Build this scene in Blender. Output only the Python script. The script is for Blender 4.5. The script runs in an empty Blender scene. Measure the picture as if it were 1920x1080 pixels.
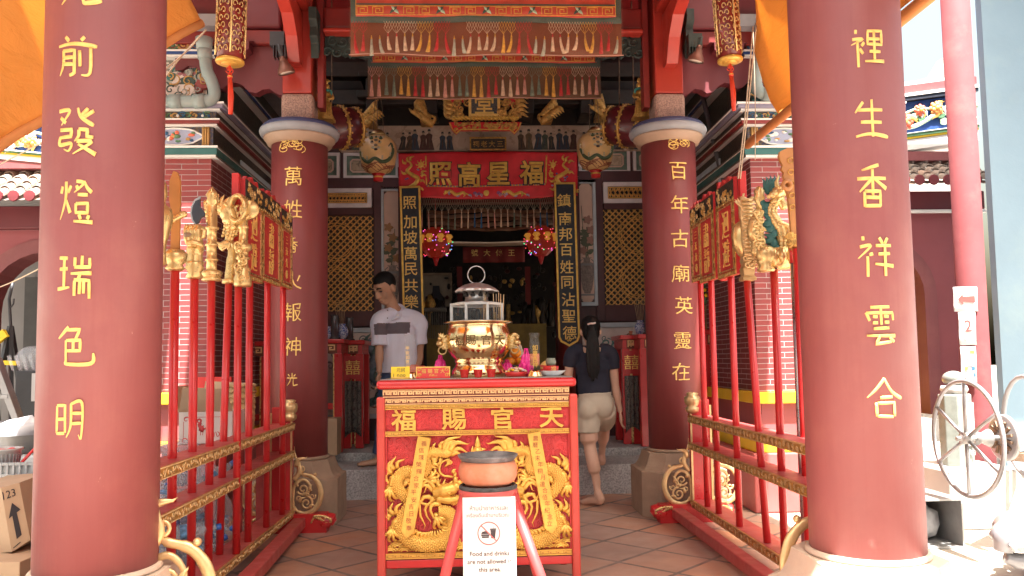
import bpy, bmesh, math, random
from mathutils import Vector, Matrix, noise
rnd = random.Random(11)
sc = bpy.context.scene
COL = sc.collection
R = math.radians
V = Vector
# ------------------------------------------------------------------ camera
FPX = 1500.0                      # focal length in pixels of a 1920 wide frame
CAM_Z = 1.21
SHIFT = 0.0165
cam_d = bpy.data.cameras.new('camera')
cam = bpy.data.objects.new('camera', cam_d)
COL.objects.link(cam)
CAM_R = (Matrix.Rotation(R(-2.7), 3, 'Z') @ Matrix.Rotation(R(94.0), 3, 'X') @ Matrix.Rotation(R(-0.9), 3, 'Z'))
cam.matrix_world = Matrix.Translation((0, 0, CAM_Z)) @ CAM_R.to_4x4()
cam_d.sensor_width = 36
cam_d.lens = FPX / 1920 * 36
cam_d.shift_y = SHIFT
cam_d.clip_start = 0.05
cam_d.clip_end = 600
sc.camera = cam
# ------------------------------------------------------------------ light
SUN_EL, SUN_AZ = 69.0, 168.0      # degrees; azimuth clockwise from +Y: the sun stands behind the viewer, to the right
world = bpy.data.worlds.new('World')
sc.world = world
world.use_nodes = True
wn = world.node_tree.nodes
sky = wn.new('ShaderNodeTexSky')
sky.sky_type = 'NISHITA'
sky.sun_disc = False
sky.sun_elevation = R(SUN_EL)
sky.sun_rotation = R(SUN_AZ)
sky.dust_density = 10.0
sky.ozone_density = 0.3
sky.air_density = 2.0
wn['Background'].inputs['Strength'].default_value = 0.07
world.node_tree.links.new(sky.outputs[0], wn['Background'].inputs['Color'])
sun_d = bpy.data.lights.new('sun', 'SUN')
sun_d.energy = 5.0
sun_d.angle = R(0.5)
sun_d.color = (1, 0.96, 0.91)
sun = bpy.data.objects.new('sun', sun_d)
COL.objects.link(sun)
SUN_V = V((math.sin(R(SUN_AZ)) * math.cos(R(SUN_EL)), math.cos(R(SUN_AZ)) * math.cos(R(SUN_EL)), math.sin(R(SUN_EL))))
sun.rotation_euler = SUN_V.to_track_quat('Z', 'Y').to_euler()
sun.location = (3, -6, 12)
sc.view_settings.view_transform = 'Standard'
sc.view_settings.look = 'None'
sc.view_settings.gamma = 1
sc.view_settings.exposure = 2.7
sc.render.engine = 'CYCLES'
sc.cycles.max_bounces = 8
sc.cycles.diffuse_bounces = 5
sc.cycles.transparent_max_bounces = 12
sc.cycles.use_denoising = True
# ------------------------------------------------------------------ pixel -> place in the yard
def ray(px, py):
 return CAM_R @ V(((px - 960) / FPX, (540 + SHIFT * 1920 - py) / FPX, -1))
def at(px, py, Y):
 d = ray(px, py); t = Y / d.y
 return V((d.x * t, Y, CAM_Z + d.z * t))
def atx(px, py, X):
 d = ray(px, py); t = X / d.x
 return V((X, d.y * t, CAM_Z + d.z * t))
def atz(px, py, Z):
 d = ray(px, py); t = (Z - CAM_Z) / d.z
 return V((d.x * t, d.y * t, Z))
def rect(x0, y0, x1, y1, Y):
 """x range and z range of an upright rectangle seen at these pixels on the plane y = Y"""
 a, b, c, d = at(x0, y0, Y), at(x1, y0, Y), at(x0, y1, Y), at(x1, y1, Y)
 return (a.x + c.x) / 2, (b.x + d.x) / 2, (c.z + d.z) / 2, (a.z + b.z) / 2
# ------------------------------------------------------------------ mesh builder
def lerp(a, b, t): return a + (b - a) * t
def front(x=0, y=0, z=0, s=1):
 """frame of an upright board that faces the viewer: local x right, y up, z out"""
 return Matrix(((s, 0, 0, x), (0, 0, -s, y), (0, s, 0, z), (0, 0, 0, 1)))
def catmull(P, n=6, closed=False):
 P = [V(p) for p in P]; out = []
 m = len(P)
 for i in range(m if closed else m - 1):
  if closed: a, b, c, d = P[i - 1], P[i], P[(i + 1) % m], P[(i + 2) % m]
  else: a, b, c, d = P[max(i - 1, 0)], P[i], P[i + 1], P[min(i + 2, m - 1)]
  for k in range(n):
   t = k / n
   out.append(0.5 * ((2 * b) + (c - a) * t + (2 * a - 5 * b + 4 * c - d) * t * t + (3 * b - 3 * c + d - a) * t ** 3))
 if not closed: out.append(P[-1].copy())
 return out
class MB:
 def __init__(s): s.v = []; s.f = []; s.m = []; s.sm = []
 def add(s, verts, faces, mi=0, smooth=False, M=None):
  o = len(s.v)
  s.v += [(M @ V(p)) if M is not None else V(p) for p in verts]
  for f in faces:
   s.f.append([o + i for i in f]); s.m.append(mi); s.sm.append(smooth)
  return s
 def bx(s, x0, x1, y0, y1, z0, z1, mi=0, M=None):
  vs = [(x0, y0, z0), (x1, y0, z0), (x1, y1, z0), (x0, y1, z0), (x0, y0, z1), (x1, y0, z1), (x1, y1, z1), (x0, y1, z1)]
  return s.add(vs, [(0, 3, 2, 1), (4, 5, 6, 7), (0, 1, 5, 4), (1, 2, 6, 5), (2, 3, 7, 6), (3, 0, 4, 7)], mi, False, M)
 def bc(s, c, sz, mi=0, M=None):
  return s.bx(c[0] - sz[0] / 2, c[0] + sz[0] / 2, c[1] - sz[1] / 2, c[1] + sz[1] / 2, c[2] - sz[2] / 2, c[2] + sz[2] / 2, mi, M)
 def bar(s, a, b, w, h, mi=0, up=(0, 0, 1)):
  """a square bar from a to b, w across, h along up"""
  a = V(a); b = V(b); d = (b - a).normalized(); u = V(up)
  r = d.cross(u)
  if r.length < 1e-4: r = d.cross(V((0, 1, 0)))
  r.normalize(); u = r.cross(d)
  vs = []
  for p in (a, b):
   for i, j in ((-1, -1), (1, -1), (1, 1), (-1, 1)): vs.append(p + r * (i * w / 2) + u * (j * h / 2))
  return s.add(vs, [(3, 2, 1, 0), (4, 5, 6, 7), (0, 1, 5, 4), (1, 2, 6, 5), (2, 3, 7, 6), (3, 0, 4, 7)], mi)
 def tube(s, pts, r, n=8, mi=0, smooth=True, M=None, flat=None, closed=False, cap=True):
  """sweep along pts; r a number or one per point; flat=(axis, k) scales the section by k along axis"""
  pts = [V(p) for p in pts]; m = len(pts)
  rs = [r] * m if isinstance(r, (int, float)) else [r[min(int(i * len(r) / m), len(r) - 1)] if len(r) != m else r[i] for i in range(m)]
  t0 = (pts[1] - pts[0]).normalized()
  u = t0.orthogonal().normalized(); vs = []; prev = t0
  ax = V(flat[0]).normalized() if flat else None
  for i in range(m):
   if closed: t = pts[(i + 1) % m] - pts[i - 1]
   else: t = pts[min(i + 1, m - 1)] - pts[max(i - 1, 0)]
   if t.length < 1e-9: t = prev
   t = t.normalized()
   u = prev.rotation_difference(t) @ u; u = (u - t * u.dot(t)).normalized(); w = t.cross(u); prev = t
   for k in range(n):
    a = 2 * math.pi * (k + .5) / n
    o = (u * math.cos(a) + w * math.sin(a)) * rs[i]
    if ax: o = o + ax * (o.dot(ax) * (flat[1] - 1))
    vs.append(pts[i] + o)
  fs = []
  for i in range(m if closed else m - 1):
   j = (i + 1) % m
   for k in range(n): fs.append((i * n + k, i * n + (k + 1) % n, j * n + (k + 1) % n, j * n + k))
  if cap and not closed:
   fs.append(tuple(range(n - 1, -1, -1))); fs.append(tuple((m - 1) * n + k for k in range(n)))
  return s.add(vs, fs, mi, smooth, M)
 def lathe(s, prof, c=(0, 0, 0), n=24, mi=0, smooth=True, M=None, cap=True, rot=0.0, wob=None):
  vs = []; c = V(c)
  for (r, z) in prof:
   for k in range(n):
    a = 2 * math.pi * k / n + rot
    rr = r * (wob(a, z) if wob else 1)
    vs.append(c + V((rr * math.cos(a), rr * math.sin(a), z)))
  fs = []
  for i in range(len(prof) - 1):
   for k in range(n): fs.append((i * n + k, i * n + (k + 1) % n, (i + 1) * n + (k + 1) % n, (i + 1) * n + k))
  if cap:
   fs.append(tuple(range(n - 1, -1, -1))); m = len(prof) - 1; fs.append(tuple(m * n + k for k in range(n)))
  return s.add(vs, fs, mi, smooth, M)
 def loft(s, rings, mi=0, smooth=False, cap=True, M=None):
  n = len(rings[0]); vs = [p for r_ in rings for p in r_]; fs = []
  for i in range(len(rings) - 1):
   for k in range(n): fs.append((i * n + k, i * n + (k + 1) % n, (i + 1) * n + (k + 1) % n, (i + 1) * n + k))
  if cap:
   fs.append(tuple(range(n - 1, -1, -1))); m = len(rings) - 1; fs.append(tuple(m * n + k for k in range(n)))
  return s.add(vs, fs, mi, smooth, M)
 def prism(s, poly, d0, d1, mi=0, M=None, smooth=False, side=None):
  """polygon in local xy, extruded from z=d0 to z=d1 (d1 is the front)"""
  a = sum(poly[i][0] * poly[(i + 1) % len(poly)][1] - poly[(i + 1) % len(poly)][0] * poly[i][1] for i in range(len(poly)))
  if a < 0: poly = poly[::-1]
  n = len(poly)
  vs = [(p[0], p[1], d0) for p in poly] + [(p[0], p[1], d1) for p in poly]
  s.add(vs, [tuple(range(n - 1, -1, -1)), tuple(range(n, 2 * n))], mi, smooth, M)
  return s.add(vs, [(i, (i + 1) % n, n + (i + 1) % n, n + i) for i in range(n)], mi if side is None else side, smooth, M)
 def line2(s, pts, t, d0, d1, mi=0, M=None, closed=False):
  """a mitred flat strip of width t along a 2-D polyline, raised from d0 to d1"""
  pts = [V((p[0], p[1])) for p in pts]; n = len(pts); L = []; Rr = []
  for i in range(n):
   if closed: a, b = pts[i - 1], pts[(i + 1) % n]
   else: a, b = pts[max(i - 1, 0)], pts[min(i + 1, n - 1)]
   d1_ = (pts[i] - a); d2_ = (b - pts[i])
   if d1_.length < 1e-9: d1_ = d2_
   if d2_.length < 1e-9: d2_ = d1_
   d1_.normalize(); d2_.normalize()
   n1 = V((-d1_.y, d1_.x)); n2 = V((-d2_.y, d2_.x)); b_ = n1 + n2
   if b_.length < 1e-3: b_ = n1
   b_.normalize(); k = t / 2 / max(b_.dot(n1), .35)
   L.append(pts[i] + b_ * k); Rr.append(pts[i] - b_ * k)
  vs = []
  for q in range(n): vs += [(L[q].x, L[q].y, d0), (Rr[q].x, Rr[q].y, d0), (L[q].x, L[q].y, d1), (Rr[q].x, Rr[q].y, d1)]
  fs = []
  for i in range(n if closed else n - 1):
   a = i * 4; b = ((i + 1) % n) * 4
   fs += [(a + 2, a + 3, b + 3, b + 2), (a, a + 2, b + 2, b), (a + 3, a + 1, b + 1, b + 3)]
  if not closed: fs += [(0, 1, 3, 2), ((n - 1) * 4 + 2, (n - 1) * 4 + 3, (n - 1) * 4 + 1, (n - 1) * 4)]
  return s.add(vs, fs, mi, False, M)
 def ball(s, c, r, nu=14, nv=9, mi=0, M=None, smooth=True):
  r = (r, r, r) if isinstance(r, (int, float)) else r
  c = V(c); vs = [c + V((0, 0, -r[2]))]
  for j in range(1, nv):
   p = math.pi * j / nv - math.pi / 2
   for k in range(nu):
    a = 2 * math.pi * k / nu
    vs.append(c + V((r[0] * math.cos(p) * math.cos(a), r[1] * math.cos(p) * math.sin(a), r[2] * math.sin(p))))
  vs.append(c + V((0, 0, r[2]))); fs = []
  for k in range(nu):
   fs.append((0, 1 + (k + 1) % nu, 1 + k)); e = 1 + (nv - 2) * nu
   fs.append((len(vs) - 1, e + k, e + (k + 1) % nu))
  for j in range(nv - 2):
   for k in range(nu):
    a = 1 + j * nu; b = a + nu
    fs.append((a + k, a + (k + 1) % nu, b + (k + 1) % nu, b + k))
  return s.add(vs, fs, mi, smooth, M)
 def grid(s, fn, nu, nv, mi=0, smooth=True, thick=0, mfn=None):
  """sheet fn(u, v) -> point, u and v in 0..1"""
  P = [[V(fn(i / nu, j / nv)) for j in range(nv + 1)] for i in range(nu + 1)]
  vs = [p for r_ in P for p in r_]; W = nv + 1
  fs = [(i * W + j, (i + 1) * W + j, (i + 1) * W + j + 1, i * W + j + 1) for i in range(nu) for j in range(nv)]
  o = len(s.f); s.add(vs, fs, mi, smooth)
  if mfn:
   q = o
   for i in range(nu):
    for j in range(nv): s.m[q] = mfn((i + .5) / nu, (j + .5) / nv); q += 1
  return s
 def flame(s, p, d, L, w, M=None, mi=0, curl=.35, th=.35, n=7):
  """a flat curling tongue in local xy from p along angle d (degrees)"""
  pts = []; rs = []
  for i in range(n + 1):
   t = i / n; a = R(d) + curl * math.sin(t * math.pi * 1.6)
   pts.append(V((p[0] + math.cos(a) * L * t, p[1] + math.sin(a) * L * t, (p[2] if len(p) > 2 else 0) + .25 * w * math.sin(t * 3.14))))
   rs.append(max(w * .5 * (1 - t) ** .8 * (1 + .5 * math.sin(t * 3.14)), w * .03))
  return s.tube(pts, rs, 6, mi, True, M, flat=((0, 0, 1), th))
 def scroll(s, c, r0, r1, a0, turns, w, M=None, mi=0, n=22, ccw=1, flat=None, zz=0):
  """a spiral from radius r0 at angle a0 winding in to r1"""
  pts = []; rs = []
  for i in range(n + 1):
   t = i / n; a = R(a0) + ccw * turns * 2 * math.pi * t; r_ = lerp(r0, r1, t ** .85)
   pts.append((c[0] + math.cos(a) * r_, c[1] + math.sin(a) * r_, zz)); rs.append(w * lerp(1, .6, t))
  s.tube(pts, rs, 6, mi, True, M, flat=flat)
  return s
 def glyph(s, txt, size, fn, bold=0.0, mi=0, depth=1.0, sx=1.0, jit=0.0, seed=0):
  """raised writing: fn(x, y, z) places a point; z runs 0..depth"""
  vs, fs = text_mesh(txt, bold)
  out = []
  for p in vs:
   x, y = p[0] * size * sx, p[1] * size
   if jit:
    q = noise.noise_vector(V((p[0] * 3.1 + seed * 7.3, p[1] * 3.1, seed)))
    x += q.x * size * jit; y += q.y * size * jit
   out.append(fn(x, y, depth if p[2] > 0 else 0))
  return s.add(out, fs, mi, False)
 def build(s, name, mats, parent=None, bevel=0.0, loc=None, seg=2, base=True):
  if not s.v: s.v = [V((0, 0, 0))] * 3; s.f = [[0, 1, 2]]; s.m = [0]; s.sm = [False]
  if not isinstance(mats, (list, tuple)): mats = [mats]
  org = ORG[parent] if parent else (V(loc) if loc is not None else s.foot())
  me = bpy.data.meshes.new(name)
  me.from_pydata([tuple(p - org) for p in s.v], [], s.f)
  for m in mats: me.materials.append(m)
  me.polygons.foreach_set('material_index', s.m)
  me.polygons.foreach_set('use_smooth', s.sm)
  me.update()
  o = bpy.data.objects.new(name, me)
  COL.objects.link(o)
  if parent: o.parent = parent
  else: o.location = org
  ORG[o] = org
  if bevel:
   b = o.modifiers.new('bevel', 'BEVEL'); b.width = bevel; b.segments = seg; b.limit_method = 'ANGLE'; b.angle_limit = R(40)
  return o
 def foot(s):
  xs = [p.x for p in s.v]; ys = [p.y for p in s.v]; zs = [p.z for p in s.v]
  return V(((min(xs) + max(xs)) / 2, (min(ys) + max(ys)) / 2, min(zs)))
ORG = {}
_TXT = {}
def text_mesh(txt, bold):
 k = (txt, bold)
 if k not in _TXT:
  c = bpy.data.curves.new('writing', 'FONT'); c.body = txt; c.size = 1; c.extrude = 0.5; c.offset = bold
  c.align_x = 'CENTER'; c.resolution_u = 3
  o = bpy.data.objects.new('writing', c); COL.objects.link(o)
  bpy.context.view_layer.update()
  m = bpy.data.meshes.new_from_object(o.evaluated_get(bpy.context.evaluated_depsgraph_get()))
  if len(txt) == 1:                # slice the flat faces so that writing can follow a curved surface
   bm = bmesh.new(); bm.from_mesh(m)
   for k in range(1, 10):
    bmesh.ops.bisect_plane(bm, geom=bm.verts[:] + bm.edges[:] + bm.faces[:], plane_co=(-.53 + k * .103, 0, 0), plane_no=(1, 0, 0))
   bm.to_mesh(m); bm.free()
  vs = [tuple(p.co) for p in m.vertices]; fs = [tuple(p.vertices) for p in m.polygons]
  x = [p[0] for p in vs]; y = [p[1] for p in vs]
  cx, cy = (min(x) + max(x)) / 2, (min(y) + max(y)) / 2
  _TXT[k] = ([(p[0] - cx, p[1] - cy, p[2]) for p in vs], fs)
  bpy.data.objects.remove(o); bpy.data.curves.remove(c); bpy.data.meshes.remove(m)
 return _TXT[k]
def tag(o, label=None, cat=None, group=None, kind=None):
 if label: o['label'] = label
 if cat: o['category'] = cat
 if group: o['group'] = group
 if kind: o['kind'] = kind
 return o
def thing(name, label, cat, loc, group=None):
 o = bpy.data.objects.new(name, None); COL.objects.link(o)
 o.empty_display_size = .1; o.location = loc; ORG[o] = V(loc)
 return tag(o, label, cat, group)
def copy_thing(root, loc, rz=0.0, label=None, scale=None):
 r_ = root.copy(); COL.objects.link(r_); r_.location = loc; r_.rotation_euler = (0, 0, rz)
 if scale: r_.scale = scale
 if label: r_['label'] = label
 ORG[r_] = V(loc)
 for ch in list(root.children):
  c = ch.copy(); COL.objects.link(c); c.parent = r_
  for g in list(ch.children):
   d = g.copy(); COL.objects.link(d); d.parent = c
 return r_
def melt(mb, name, mats, parent=None, voxel=.01, smooth=8, loc=None):
 """join closed shapes into one continuous skin"""
 o = mb.build(name, mats, parent, loc=loc)
 m = o.modifiers.new('join', 'REMESH'); m.mode = 'VOXEL'; m.voxel_size = voxel; m.use_smooth_shade = True
 if smooth:
  q = o.modifiers.new('soft', 'SMOOTH'); q.factor = .5; q.iterations = smooth
 bpy.context.view_layer.update()
 dg = bpy.context.evaluated_depsgraph_get()
 me = bpy.data.meshes.new_from_object(o.evaluated_get(dg))
 old = o.data; o.modifiers.clear(); o.data = me; bpy.data.meshes.remove(old)
 me.materials.clear()
 for k in (mats if isinstance(mats, (list, tuple)) else [mats]): me.materials.append(k)
 for p in me.polygons: p.use_smooth = True
 return o
# ------------------------------------------------------------------ materials
class NT:
 def __init__(s, name):
  s.m = bpy.data.materials.new(name); s.m.use_nodes = True
  s.t = s.m.node_tree; s.b = s.t.nodes['Principled BSDF']; s.out = s.t.nodes['Material Output']
  s.co = s.n('ShaderNodeTexCoord').outputs['Object']
 def n(s, typ, **kw):
  q = s.t.nodes.new(typ)
  for k, v in kw.items():
   if k.startswith('i_'): q.inputs[k[2:].replace('_', ' ')].default_value = v
   else: setattr(q, k, v)
  return q
 def l(s, a, b): s.t.links.new(a, b)
 def noise(s, scale, detail=4, rough=.55, vec=None, dist=0):
  q = s.n('ShaderNodeTexNoise'); q.inputs['Scale'].default_value = scale; q.inputs['Detail'].default_value = detail
  q.inputs['Roughness'].default_value = rough; q.inputs['Distortion'].default_value = dist
  s.l(vec if vec is not None else s.co, q.inputs['Vector']); return q.outputs['Fac']
 def ramp(s, fac, stops, interp='LINEAR'):
  q = s.n('ShaderNodeValToRGB'); q.color_ramp.interpolation = interp; e = q.color_ramp.elements
  while len(e) < len(stops): e.new(.5)
  for i, (p, c) in enumerate(stops): e[i].position = p; e[i].color = (*c, 1) if len(c) == 3 else c
  s.l(fac, q.inputs['Fac']); return q.outputs['Color']
 def mix(s, fac, a, b, mode='MIX'):
  q = s.n('ShaderNodeMix', data_type='RGBA', blend_type=mode)
  for sock, val in ((q.inputs['Factor'], fac), (q.inputs['A'], a), (q.inputs['B'], b)):
   if hasattr(val, 'links'): s.l(val, sock)
   elif isinstance(val, (int, float)): sock.default_value = val
   else: sock.default_value = (*val, 1) if len(val) == 3 else val
  return q.outputs['Result']
 def math(s, op, a, b=0):
  q = s.n('ShaderNodeMath', operation=op)
  for sock, val in ((q.inputs[0], a), (q.inputs[1], b)):
   if hasattr(val, 'links'): s.l(val, sock)
   else: sock.default_value = val
  return q.outputs[0]
 def bump(s, h, strength=.3, dist=.01):
  q = s.n('ShaderNodeBump'); q.inputs['Strength'].default_value = strength; q.inputs['Distance'].default_value = dist
  s.l(h, q.inputs['Height']); s.l(q.outputs['Normal'], s.b.inputs['Normal'])
 def set(s, **kw):
  for k, v in kw.items():
   sock = s.b.inputs[k.replace('_', ' ')]
   if hasattr(v, 'links'): s.l(v, sock)
   else: sock.default_value = (*v, 1) if isinstance(v, tuple) and len(v) == 3 else v
  return s
def mat(name, col, rough=.5, metal=0.0, var=.14, scale=5, bump=0.0, bscale=60, spec=.5, coat=0.0, dirt=None, emit=None, wear=None, streak=None):
 k = NT(name)
 lo = tuple(c * (1 - var) for c in col); hi = tuple(min(c * (1 + var), 1) for c in col)
 c = k.ramp(k.noise(scale, 5), [(.3, lo), (.7, hi)])
 if dirt: c = k.mix(k.ramp(k.noise(dirt[2], 6, .65), [(.5, (0, 0, 0)), (.75, (dirt[1],) * 3)]), c, dirt[0])
 if streak:
  mp = k.n('ShaderNodeMapping'); mp.inputs['Scale'].default_value = (1, 1, .07); k.l(k.co, mp.inputs['Vector'])
  c = k.mix(k.ramp(k.noise(26, 5, .7, mp.outputs[0]), [(.46, (0, 0, 0)), (.66, (.35, .35, .35))]), c, streak)
 if wear: c = k.mix(k.ramp(k.noise(wear[2], 8, .7), [(wear[1], (0, 0, 0)), (wear[1] + .03, (1, 1, 1))]), c, wear[0])
 k.set(Base_Color=c, Metallic=metal, Specular_IOR_Level=spec, Coat_Weight=coat)
 k.set(Roughness=k.ramp(k.noise(scale * 2.3, 4), [(.3, (max(rough - .08, .02),) * 3), (.7, (min(rough + .08, 1),) * 3)]))
 if bump: k.bump(k.noise(bscale, 5), bump, .01)
 if emit: k.set(Emission_Color=emit[0], Emission_Strength=emit[1])
 return k.m
M = {}
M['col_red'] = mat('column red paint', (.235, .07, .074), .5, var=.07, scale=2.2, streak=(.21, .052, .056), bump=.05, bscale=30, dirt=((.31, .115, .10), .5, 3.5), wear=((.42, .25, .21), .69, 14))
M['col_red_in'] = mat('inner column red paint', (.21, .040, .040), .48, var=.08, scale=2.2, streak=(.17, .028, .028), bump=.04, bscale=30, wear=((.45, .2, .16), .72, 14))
M['red'] = mat('bright red lacquer', (.52, .022, .024), .34, var=.10, scale=6, coat=.2, bump=.04, bscale=40, wear=((.55, .25, .22), .73, 22))
M['red_top'] = mat('dusty red lacquer', (.42, .07, .065), .45, var=.12, scale=7, dirt=((.5, .2, .17), .5, 9))
M['red_panel'] = mat('carved red panel paint', (.50, .035, .038), .42, var=.14, scale=18, bump=.1, bscale=30)
M['beam'] = mat('vermilion beam paint', (.40, .035, .022), .38, var=.18, scale=3, coat=.15, bump=.05, bscale=25)
M['beam_dark'] = mat('dark red beam paint', (.20, .018, .016), .45, var=.2, scale=4)
M['rose'] = mat('rose bracket paint', (.14, .022, .028), .5, var=.1, scale=4)
M['plum'] = mat('plum wall paint', (.30, .075, .085), .6, var=.1, scale=2, bump=.05)
M['plum_dark'] = mat('plum brown timber paint', (.078, .024, .029), .45, var=.2, scale=5, bump=.04)
M['gold'] = mat('gold paint', (.74, .53, .23), .3, metal=.62, var=.14, scale=14, bump=.06, bscale=50, dirt=((.36, .24, .10), .45, 12))
M['gold_bright'] = mat('bright gold paint', (.76, .47, .10), .36, metal=.45, var=.16, scale=18, bump=.06, bscale=60, dirt=((.5, .22, .04), .4, 16))
M['gold_flat'] = mat('gold leaf writing', (.90, .60, .18), .42, metal=.2, var=.16, scale=20, bump=.15, bscale=40, dirt=((.62, .30, .06), .55, 9))
M['gold_dark'] = mat('aged gilding', (.60, .34, .09), .42, metal=.5, var=.3, scale=25, bump=.2, bscale=60, dirt=((.06, .025, .01), .8, 22))
M['gold_pale'] = mat('champagne gold paint', (.70, .50, .25), .36, metal=.6, var=.12, scale=12, bump=.06, dirt=((.35, .22, .09), .4, 10))
M['key_pale'] = mat('pale gold fret', (.80, .50, .24), .45, metal=.2, var=.12, scale=20)
M['stone'] = mat('dressed tan stone', (.33, .235, .16), .75, var=.13, scale=6, bump=.25, bscale=90, dirt=((.14, .1, .075), .5, 5))
M['stone_light'] = mat('pale dressed stone', (.56, .45, .36), .75, var=.1, scale=6, bump=.2, bscale=90, dirt=((.35, .27, .2), .4, 5))
M['stone_speck'] = mat('speckled stone', (.33, .20, .16), .8, var=.5, scale=90, bump=.3, bscale=80)
M['granite'] = mat('grey granite', (.38, .375, .37), .78, var=.45, scale=70, bump=.35, bscale=90, dirt=((.17, .155, .145), .6, 3))
M['black'] = mat('black', (.012, .010, .010), .5, var=.3)
M['near_black'] = mat('dark timber', (.022, .013, .010), .55, var=.4, scale=8, bump=.1, bscale=20)
M['dark_green'] = mat('dark green carving', (.028, .042, .038), .55, var=.3, scale=14, bump=.3, bscale=20)
M['navy'] = mat('navy board', (.018, .022, .036), .5, var=.3, scale=12, dirt=((.05, .05, .06), .5, 20))
M['white'] = mat('white paint', (.80, .79, .76), .5, var=.04)
M['paper'] = mat('paper', (.52, .52, .53), .7, var=.03, scale=3)
M['cream'] = mat('cream moulding', (.40, .27, .19), .5, var=.1, scale=7)
M['greywhite'] = mat('grey white moulding', (.28, .28, .30), .5, var=.12, scale=7)
M['ink'] = mat('ink', (.03, .025, .03), .6)
M['ink_grey'] = mat('grey print', (.22, .22, .23), .6)
M['yellow'] = mat('yellow paint', (.80, .55, .025), .5, var=.07)
M['yellow_card'] = mat('yellow card', (.86, .60, .02), .55, var=.05)
M['print_red'] = mat('red print', (.70, .05, .045), .55, var=.05)
M['ink_blue'] = mat('blue ink', (.03, .10, .30), .5)
M['teal'] = mat('teal paint', (.03, .13, .125), .5, var=.15)
M['green'] = mat('leaf green paint', (.10, .22, .11), .5, var=.25, scale=20)
M['pale_green'] = mat('pale green paint', (.42, .55, .38), .5, var=.15, scale=20)
M['cobalt'] = mat('cobalt blue panel', (.018, .055, .21), .5, var=.12)
M['pink_flower'] = mat('pink flower paint', (.75, .30, .36), .5, var=.2, scale=40)
M['coral'] = mat('coral flower paint', (.72, .16, .09), .5, var=.2, scale=40)
M['orange_flower'] = mat('orange flower paint', (.80, .33, .10), .5, var=.2, scale=40)
M['magenta'] = mat('magenta wax', (.85, .03, .30), .4, var=.1)
M['grey_trim'] = mat('grey blue frame paint', (.48, .56, .62), .5, var=.12, scale=6)
M['beige_panel'] = mat('beige painted panel', (.66, .47, .38), .6, var=.1, scale=5, dirt=((.42, .28, .2), .5, 5))
M['pale_panel'] = mat('pale painted plaster', (.72, .63, .59), .6, var=.08, scale=4, dirt=((.46, .39, .35), .4, 5))
M['steel'] = mat('brushed steel', (.45, .45, .46), .3, metal=.9, var=.08, scale=10)
M['galv'] = mat('galvanised steel', (.34, .34, .34), .48, metal=.6, var=.12, scale=12, dirt=((.35, .33, .3), .5, 6))
M['tin'] = mat('tin plate', (.50, .49, .48), .36, metal=.85, var=.14, scale=16, bump=.05)
M['alu'] = mat('aluminium paint', (.30, .30, .31), .4, metal=.5, var=.1, scale=8, dirt=((.45, .36, .28), .4, 9))
M['rust'] = mat('rusty iron', (.20, .13, .085), .7, metal=.3, var=.4, scale=20, bump=.3)
M['brass'] = mat('polished brass', (.80, .60, .31), .15, metal=1.0, var=.08, scale=6, bump=.015, bscale=20)
M['brass_dull'] = mat('dull brass', (.52, .36, .16), .34, metal=.9, var=.2, scale=16, bump=.1)
M['pvc'] = mat('grey green plastic pipe', (.24, .30, .295), .45, var=.1, scale=5, dirt=((.34, .28, .23), .5, 6))
M['clay'] = mat('orange clay', (.52, .19, .10), .7, var=.12, scale=6, bump=.1, dirt=((.60, .36, .28), .6, 5))
M['ash'] = mat('ash', (.05, .05, .052), .8, var=.5, scale=30, bump=.4)
M['card'] = mat('cardboard', (.44, .31, .20), .75, var=.08, scale=6, bump=.04)
M['card_white'] = mat('white cardboard', (.60, .54, .50), .7, var=.05, scale=4)
M['card_dark'] = mat('brown cardboard', (.30, .20, .13), .8, var=.1, scale=6)
M['wicker'] = mat('wicker', (.40, .27, .13), .75, var=.3, scale=30, bump=.4, bscale=60)
M['plastic_red'] = mat('red plastic', (.62, .03, .03), .35, var=.06)
M['plastic_white'] = mat('white plastic', (.46, .46, .46), .4, var=.05)
M['plastic_grey'] = mat('grey plastic', (.36, .37, .39), .45, var=.1)
M['dark_cabinet'] = mat('charcoal panel', (.035, .036, .042), .5, var=.15)
M['rope'] = mat('rope', (.55, .44, .32), .8, var=.2, scale=40)
M['incense'] = mat('incense stick', (.52, .36, .20), .8, var=.2, scale=40)
M['orange_fruit'] = mat('orange peel', (.82, .30, .02), .45, var=.12, scale=12, bump=.2, bscale=120)
M['pomelo'] = mat('pomelo peel', (.74, .52, .16), .5, var=.12, scale=12, bump=.15, bscale=100)
M['apple'] = mat('red apple skin', (.50, .06, .05), .35, var=.4, scale=14)
M['porcelain'] = mat('porcelain', (.72, .73, .76), .2, var=.04, coat=.4)
M['wood_blade'] = mat('orange brown varnished wood', (.46, .20, .06), .4, var=.22, scale=5, coat=.2, bump=.05)
M['wood'] = mat('worn wood', (.30, .20, .13), .65, var=.25, scale=8, bump=.1)
M['steel_blue'] = mat('dark blue steel', (.06, .07, .09), .35, metal=.5, var=.1)
M['blue_wall'] = mat('light blue render', (.20, .30, .385), .75, var=.07, scale=1.5, bump=.15, bscale=25, dirt=((.26, .36, .40), .6, 2))
M['sun_white'] = mat('white render', (.40, .39, .37), .7, var=.05, scale=2, bump=.05)
M['slate'] = mat('weathered gable', (.30, .27, .25), .8, var=.5, scale=6, bump=.3)
M['conc'] = mat('pale concrete', (.36, .32, .27), .85, var=.12, scale=2, bump=.15, bscale=50, dirt=((.22, .18, .145), .6, 1.2))
M['yard_wall'] = mat('grey store wall', (.26, .25, .25), .8, var=.1, scale=2)
M['skin'] = mat('skin', (.46, .26, .165), .5, var=.07, scale=9, bump=.03)
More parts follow.
